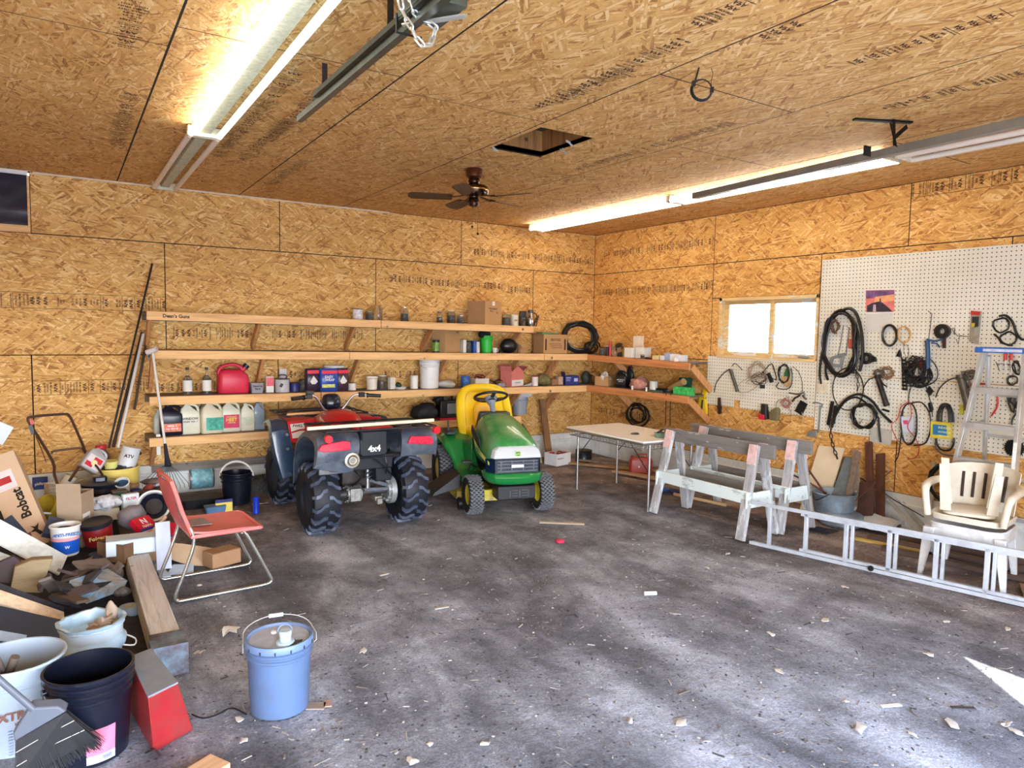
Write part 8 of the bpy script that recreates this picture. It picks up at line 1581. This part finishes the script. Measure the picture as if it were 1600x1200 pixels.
# red box with slanted sides
P2 = Vector((-6.66,-5.15,0)); h = thing('red_toolbox', 'red metal box with sloping sides and a dusty grey lid beside the black pail', 'box', P2); RB = mt((158,36,42), .4, var=.12, sc=10, dirt=.12)
W2 = lambda L_, z: [(x-P2.x, y-P2.y, z) for x, y in L_]
tq = [(-6.725,-5.38), (-6.60,-5.31), (-6.665,-4.88), (-6.765,-4.93)]; bq = [(-6.70,-5.285), (-6.525,-5.18), (-6.60,-4.80), (-6.76,-4.86)]
obj('box_body', G().loft([W2(bq, .0), W2(tq, .30)]), RB, h, bevel=.004)
obj('lid_plate', G().loft([W2(tq, .3005), W2([(x*.985+P2.x*.015, y*.985+(P2.y+.02)*.015) for x, y in tq], .307)]), mt((128,136,146), .6, var=.15), h)
o = obj('wire_clip', G().tube([(0,0,.005), (.03,-.03,.03), (.05,-.06,.01)], .005, 6), DKMET, loc=fl(228,1178)); tag(o, 'bent wire piece at the foot of the red metal box', 'wire')
# blue grey pail with lid
P2 = fl(432,1128)+Vector((.05,.135,0)); h = pail(P2, .138, .152, .36, mt((86,110,148), .4, var=.05, dirt=.08), 'blue grey five gallon pail with a lidded pour spout, standing alone on the dirt', ribs=(.80,.88), bail=False, rz=rad(-8))
PL2 = mt((104,128,166), .4, var=.06); z_ = .36
ld = obj('lid', G().lathe([(.150,z_-.032), (.160,z_-.030), (.162,z_-.004), (.158,z_+.004), (.150,z_+.004), (.144,z_-.010), (0,z_-.010)], n=40), PL2, h); obj('lid_dust', G().lathe([(0,z_-.008), (.142,z_-.008)], n=36, caps=False), mt((166,172,186), .8, var=.14, sc=14), ld)
for k in range(14): q = 2*pi*k/14; obj('lid_notch', G().box((cos(q)*.161, sin(q)*.161, z_-.022), (.006,.006,.016), rz=q), mt((40,50,70), .5), ld)
sp_ = obj('pour_spout', G().lathe([(.045,z_-.008), (.042,z_+.002), (.026,z_+.004), (.028,z_+.03), (.03,z_+.034), (.03,z_+.05), (.026,z_+.054), (0,z_+.054)], c=(.02,-.075,0), n=24), mt((176,200,206), .4, var=.05), ld)
obj('spout_ring', G().tube([(.02+cos(q)*.034, -.06+sin(q)*.008, z_+.045+sin(q)*.03) for q in [pi*k/12 for k in range(13)]], .0028, 6), PL2, sp_); obj('vent_plug', G().cyl((-.02,.06,z_-.008), (-.02,.06,z_+.002), .013, n=14), WHITE, ld); obj('spilt_paste', blob(G(), (.04,-.085,z_-.006), (.055,.03,.006), amp=.7, fr=5), mt((50,52,40), .8, var=.4), ld)
rh = .166; ab = rad(2); obj('bail_handle', G().tube([(rh,0,.30), (rh+.012,0,.31), (rh+.012,0,.345)] + [(cos(q)*rh, .06+sin(q)*.085, .355+sin(q)*.055) for q in [pi*k/14 for k in range(1, 14)]] + [(-rh-.002,0,.345), (-rh-.002,0,.30)], .0026, 6), mt((206,214,224), .3, metal=.6), h)
hnd = [cos(q)*rh for q in (rad(78), rad(102))]; obj('bail_grip', G().cyl((hnd[0],.06+.083,.409), (hnd[1],.06+.083,.409), .010, n=12), mt((206,222,236), .4), h)
# ---------------------------------------------------------------- litter on the dirt
rn = random.Random(77)
LEAF = mt((206,200,190), .85, var=.15, sc=30); LEAF2 = mt((176,160,142), .85, var=.2, sc=30)
def scrap(px, py, w, l, lb, grp=None, m_=LEAF, nm='dry_leaf', cat='leaf', curl=.5):
    P_ = fl(px, py); n = 9; pts = []
    for k in range(n): q = 2*pi*k/n; r_ = 1+rn.uniform(-.35,.3); pts.append((cos(q)*w*r_/2, sin(q)*l*r_/2))
    g = G(); c = [(0,0,.008+curl*.01)]; top = [(x, y, .003+curl*.018*rn.random()) for x, y in pts]; bot = [(x, y, z-.003) for x, y, z in top]
    g.add(c+top+[(0,0,.005+curl*.01)]+bot, [(0, k+1, (k+1) % n+1) for k in range(n)] + [(n+1, n+2+(k+1) % n, n+2+k) for k in range(n)] + [(k+1, n+2+k, n+2+(k+1) % n, (k+1) % n+1) for k in range(n)])
    o = obj(nm, g, m_, loc=P_, rz=rn.uniform(0,6), ang=60); return tag(o, lb, cat, grp)
LG = 'curled pale dry leaves scattered on the dirt floor'
for px, py, w, l in ((1008,904,0,0),):
    pass
for px, py, w, l in ((568,1018,.07,.04), (462,1105,.0,0), (672,1164,.04,.03), (642,1191,.06,.035), (757,1163,.05,.03), (985,1128,.05,.03), (1065,1131,.09,.045), (1216,1050,.07,.04), (1290,970,.07,.04), (1205,992,.06,.035), (1344,1138,.10,.05), (1427,1150,.02,.05), (1488,1132,.09,.05), (1478,972,.07,.035), (1575,984,.06,.03), (1453,1024,.06,.035), (1322,1097,.04,.03), (1137,866,.05,.03), (1105,888,.06,.045), (375,1125,.06,.035), (380,1158,.05,.035), (1573,1133,.07,.03), (1588,1145,.07,.04), (312,915,.04,.03), (650,1190,.03,.02), (1320,918,.05,.03)):
    if w: scrap(px, py, w, l, 'pale curled dry leaf lying on the dirt floor', LG)
scrap(360,990,.12,.07, 'crumpled whitish leaf cluster beside the blue grey pail', m_=LEAF, curl=2.5); scrap(312,1025,.07,.06, 'folded pale leaf at the steel shoe of the timber', m_=LEAF, curl=2)
scrap(880,865,.0,.0, '') if 0 else None
P_ = fl(876,848); o = obj('torn_carton_strip', G().b2((-.22,-.03,.002), (.22,.03,.006)), mt((216,206,188), .85, var=.06), loc=fl(878,818), rz=rad(-38)); tag(o, 'flat pale strip of torn cardboard lying before the lawn mower', 'cardboard')
o = obj('plastic_disc', G().lathe([(0,0), (.038,0), (.04,.018), (.034,.022), (0,.022)], n=24), mt((230,54,96), .35), loc=fl(875,847)); tag(o, 'bright pink red plastic cap lying in the middle of the floor', 'cap')
o = obj('paper_tube', G().cyl((-.045,0,.014), (.045,0,.014), .014, n=14), mt((232,234,236), .7), loc=fl(1016,930), rz=rad(-25)); tag(o, 'small white paper tube lying in the middle of the floor', 'tube')
for px, py, l, rz_, c_, lb in ((690,790+160,.10,-.1,(196,186,176),'thin pale splinter lying in the left middle of the floor'), (1392,1103,.11,-.4,(230,226,216),'white peg shaped splinter near the dark patch'), (1505,1107,.12,-.6,(70,66,70),'dark flat stick near the patch of sunlight'), (494,1104,.09,-.5,(150,134,122),'short flat board chip at the foot of the blue grey pail'), (512,1100,.04,-.3,(170,140,126),'tiny brown chip beside the board chip'), (296,1226,.30,.5,(206,170,130),'tan plank end entering at the bottom of the picture'), (600,898,.08,.2,(190,180,170),'thin pale twig left of the middle')):
    th = .012 if 'plank' in lb else .006; o = obj('wood_splinter', G().b2((-l/2,-.012-(.05 if l > .2 else .02 if 'board' in lb else 0),0), (l/2,.012+(.05 if l > .2 else .02 if 'board' in lb else 0),th+(.02 if l > .2 else 0))), wood(c_, None, 0), loc=fl(px, py)+Vector((0,0,.0)), rz=rz_, bevel=.001); tag(o, lb, 'splinter')
a = fl(300,1118); o = obj('black_wire', G().tube([fl(*q)+Vector((0,0,.006))-a for q in ((300,1118), (318,1124), (340,1118), (362,1108), (385,1118))], .004, 6, smooth=4), BLACK, loc=a); tag(o, 'thin black wire on the dirt between the red box and the blue grey pail', 'wire'); o.name = 'loose_wire'
a = fl(1148,775); o = obj('hose_piece', G().cyl((0,0,.03), (.05,.1,.03), .03, n=14), BLACK, loc=fl(1125,780)); tag(o, 'short black pipe stub lying between the sawhorses', 'pipe')
# countless small twigs, chips and pebbles
g = G()
for k in range(2200):
    x = rn.uniform(-7.4,-.3); y = rn.uniform(-7.6,-.6)
    if rn.random() < .45: y = rn.uniform(-7.6,-4.2)
    l = rn.choice((.008,.012,.018,.03,.05)); w = rn.uniform(.002,.006) if l > .015 else l*.7; g.c = rn.choice((0,0,1,2)); h_ = w*rn.uniform(.4,1)
    z_ = fz(x, y)+h_/2
    g.box((x, y, z_), (l*rn.uniform(.6,1.6), w, h_), rz=rn.uniform(0,pi), ry=rn.uniform(-.1,.1))
o = obj('debris', g, [mt((160,156,150), .9, var=.2), mt((64,60,58), .95, var=.3), mt((112,102,94), .9, var=.2)], ang=0); tag(o, 'countless twigs, chips and pebbles strewn over the dirt floor', 'debris', kind='stuff')
# ---------------------------------------------------------------- grade stamps printed on the sheets
STW = ['RATED SHEATHING', '24/16', 'SIZED FOR SPACING', 'EXPOSURE 1', 'APA', '15/32 INCH', 'PS 2-10', 'HUD UM 40', 'THICKNESS', 'MILL 455', 'STRENGTH AXIS', 'CSA O325']
STI = mt((58,30,24), .85, var=.1); rn = random.Random(15)
def stamp(parent, o_, right, up, length, hgt, side=True, box=False):
    g = G(); o_ = Vector(o_); right = Vector(right); up = Vector(up); nn = right.cross(up); x = 0
    while x < length:
        s_ = rn.choice((.018,.022,.026,.045)); tx = rn.choice(STW); tx = 'APA' if s_ > .04 else tx
        p_ = o_+right*(x+s_*.5)
        wl = len(tx)*s_*.62
        if s_ > .04 and rn.random() < .6: g.text(tx, s_, face(p_+nn*.0005, up, -right), .0004); x += s_*1.1
        else:
            ns = min(s_, hgt*.95/max(1, len(tx)*.62)); g.text(tx, ns, face(p_, up, -right), .0004); x += ns*1.35
        if rn.random() < .12:
            for e_ in (0,):
                c_ = o_+right*(x+.004); g.add([c_-up*hgt/2, c_+right*.004-up*hgt/2, c_+right*.004+up*hgt/2, c_+up*hgt/2], [(0,1,2,3)])
            x += .02
        if rn.random() < .1: x += rn.uniform(.02,.06)
    if box:
        for s_ in (-1, 1):
            c_ = o_+up*s_*hgt*.52; g.add([c_, c_+right*length, c_+right*length+up*.004, c_+up*.004], [(0,1,2,3)])
    obj('printed_stamp', g, STI, parent, ang=0)
def bstamp(px0, py0, px1, py1, h_, box=False):
    a, b = Vector(bk(px0, py0, .0015)), Vector(bk(px1, py1, .0015)); stamp(wall_back, a, (1,0,0), (0,0,1), b.x-a.x, h_, box=box)
def rstamp(px0, py0, px1, py1, h_, box=False):
    a, b = Vector(rw(px0, py0, .0015)), Vector(rw(px1, py1, .0015)); stamp(wall_right, a, (0,-1,0), (0,0,1), a.y-b.y, h_, box=box)
bstamp(0,468,256,482,.15,True); bstamp(52,607,228,609,.14,True); bstamp(232,606,345,604,.12); bstamp(270,520,400,522,.16); bstamp(425,522,567,524,.14); bstamp(610,435,665,441,.12); bstamp(672,441,785,450,.12); bstamp(793,452,834,456,.12); bstamp(740,393,928,405,.13); bstamp(452,585,480,585,.1); bstamp(600,585,662,585,.1)
rstamp(944,398,1115,378,.16); rstamp(937,457,1113,440,.14); rstamp(1425,298,1600,270,.14,True); rstamp(935,640,1015,655,.14)
def cstamp(px0, py0, px1, py1, h_):
    a, b = fl(px0, py0, ZC-.0015), fl(px1, py1, ZC-.0015); d_ = (b-a); L_c = d_.length; d_.normalize(); stamp(ceiling, a, (0, 1 if d_.y > 0 else -1, 0), ((-1 if d_.y > 0 else 1), 0, 0), L_c, h_)
for q in ((420,220,690,140), (340,245,585,140), (195,75,205,0), (830,172,1080,70), (1085,40,1250,0), (1330,100,1600,45), (900,265,1180,200), (1380,170,1600,120), (380,250,500,200), (420,290,500,255), (180,230,170,140), (1190,60,1240,40), (860,165,1000,110)):
    if q[1] < q[3]: q = (q[2], q[3], q[0], q[1])
    cstamp(q[0], q[1], q[2], q[3], .15)
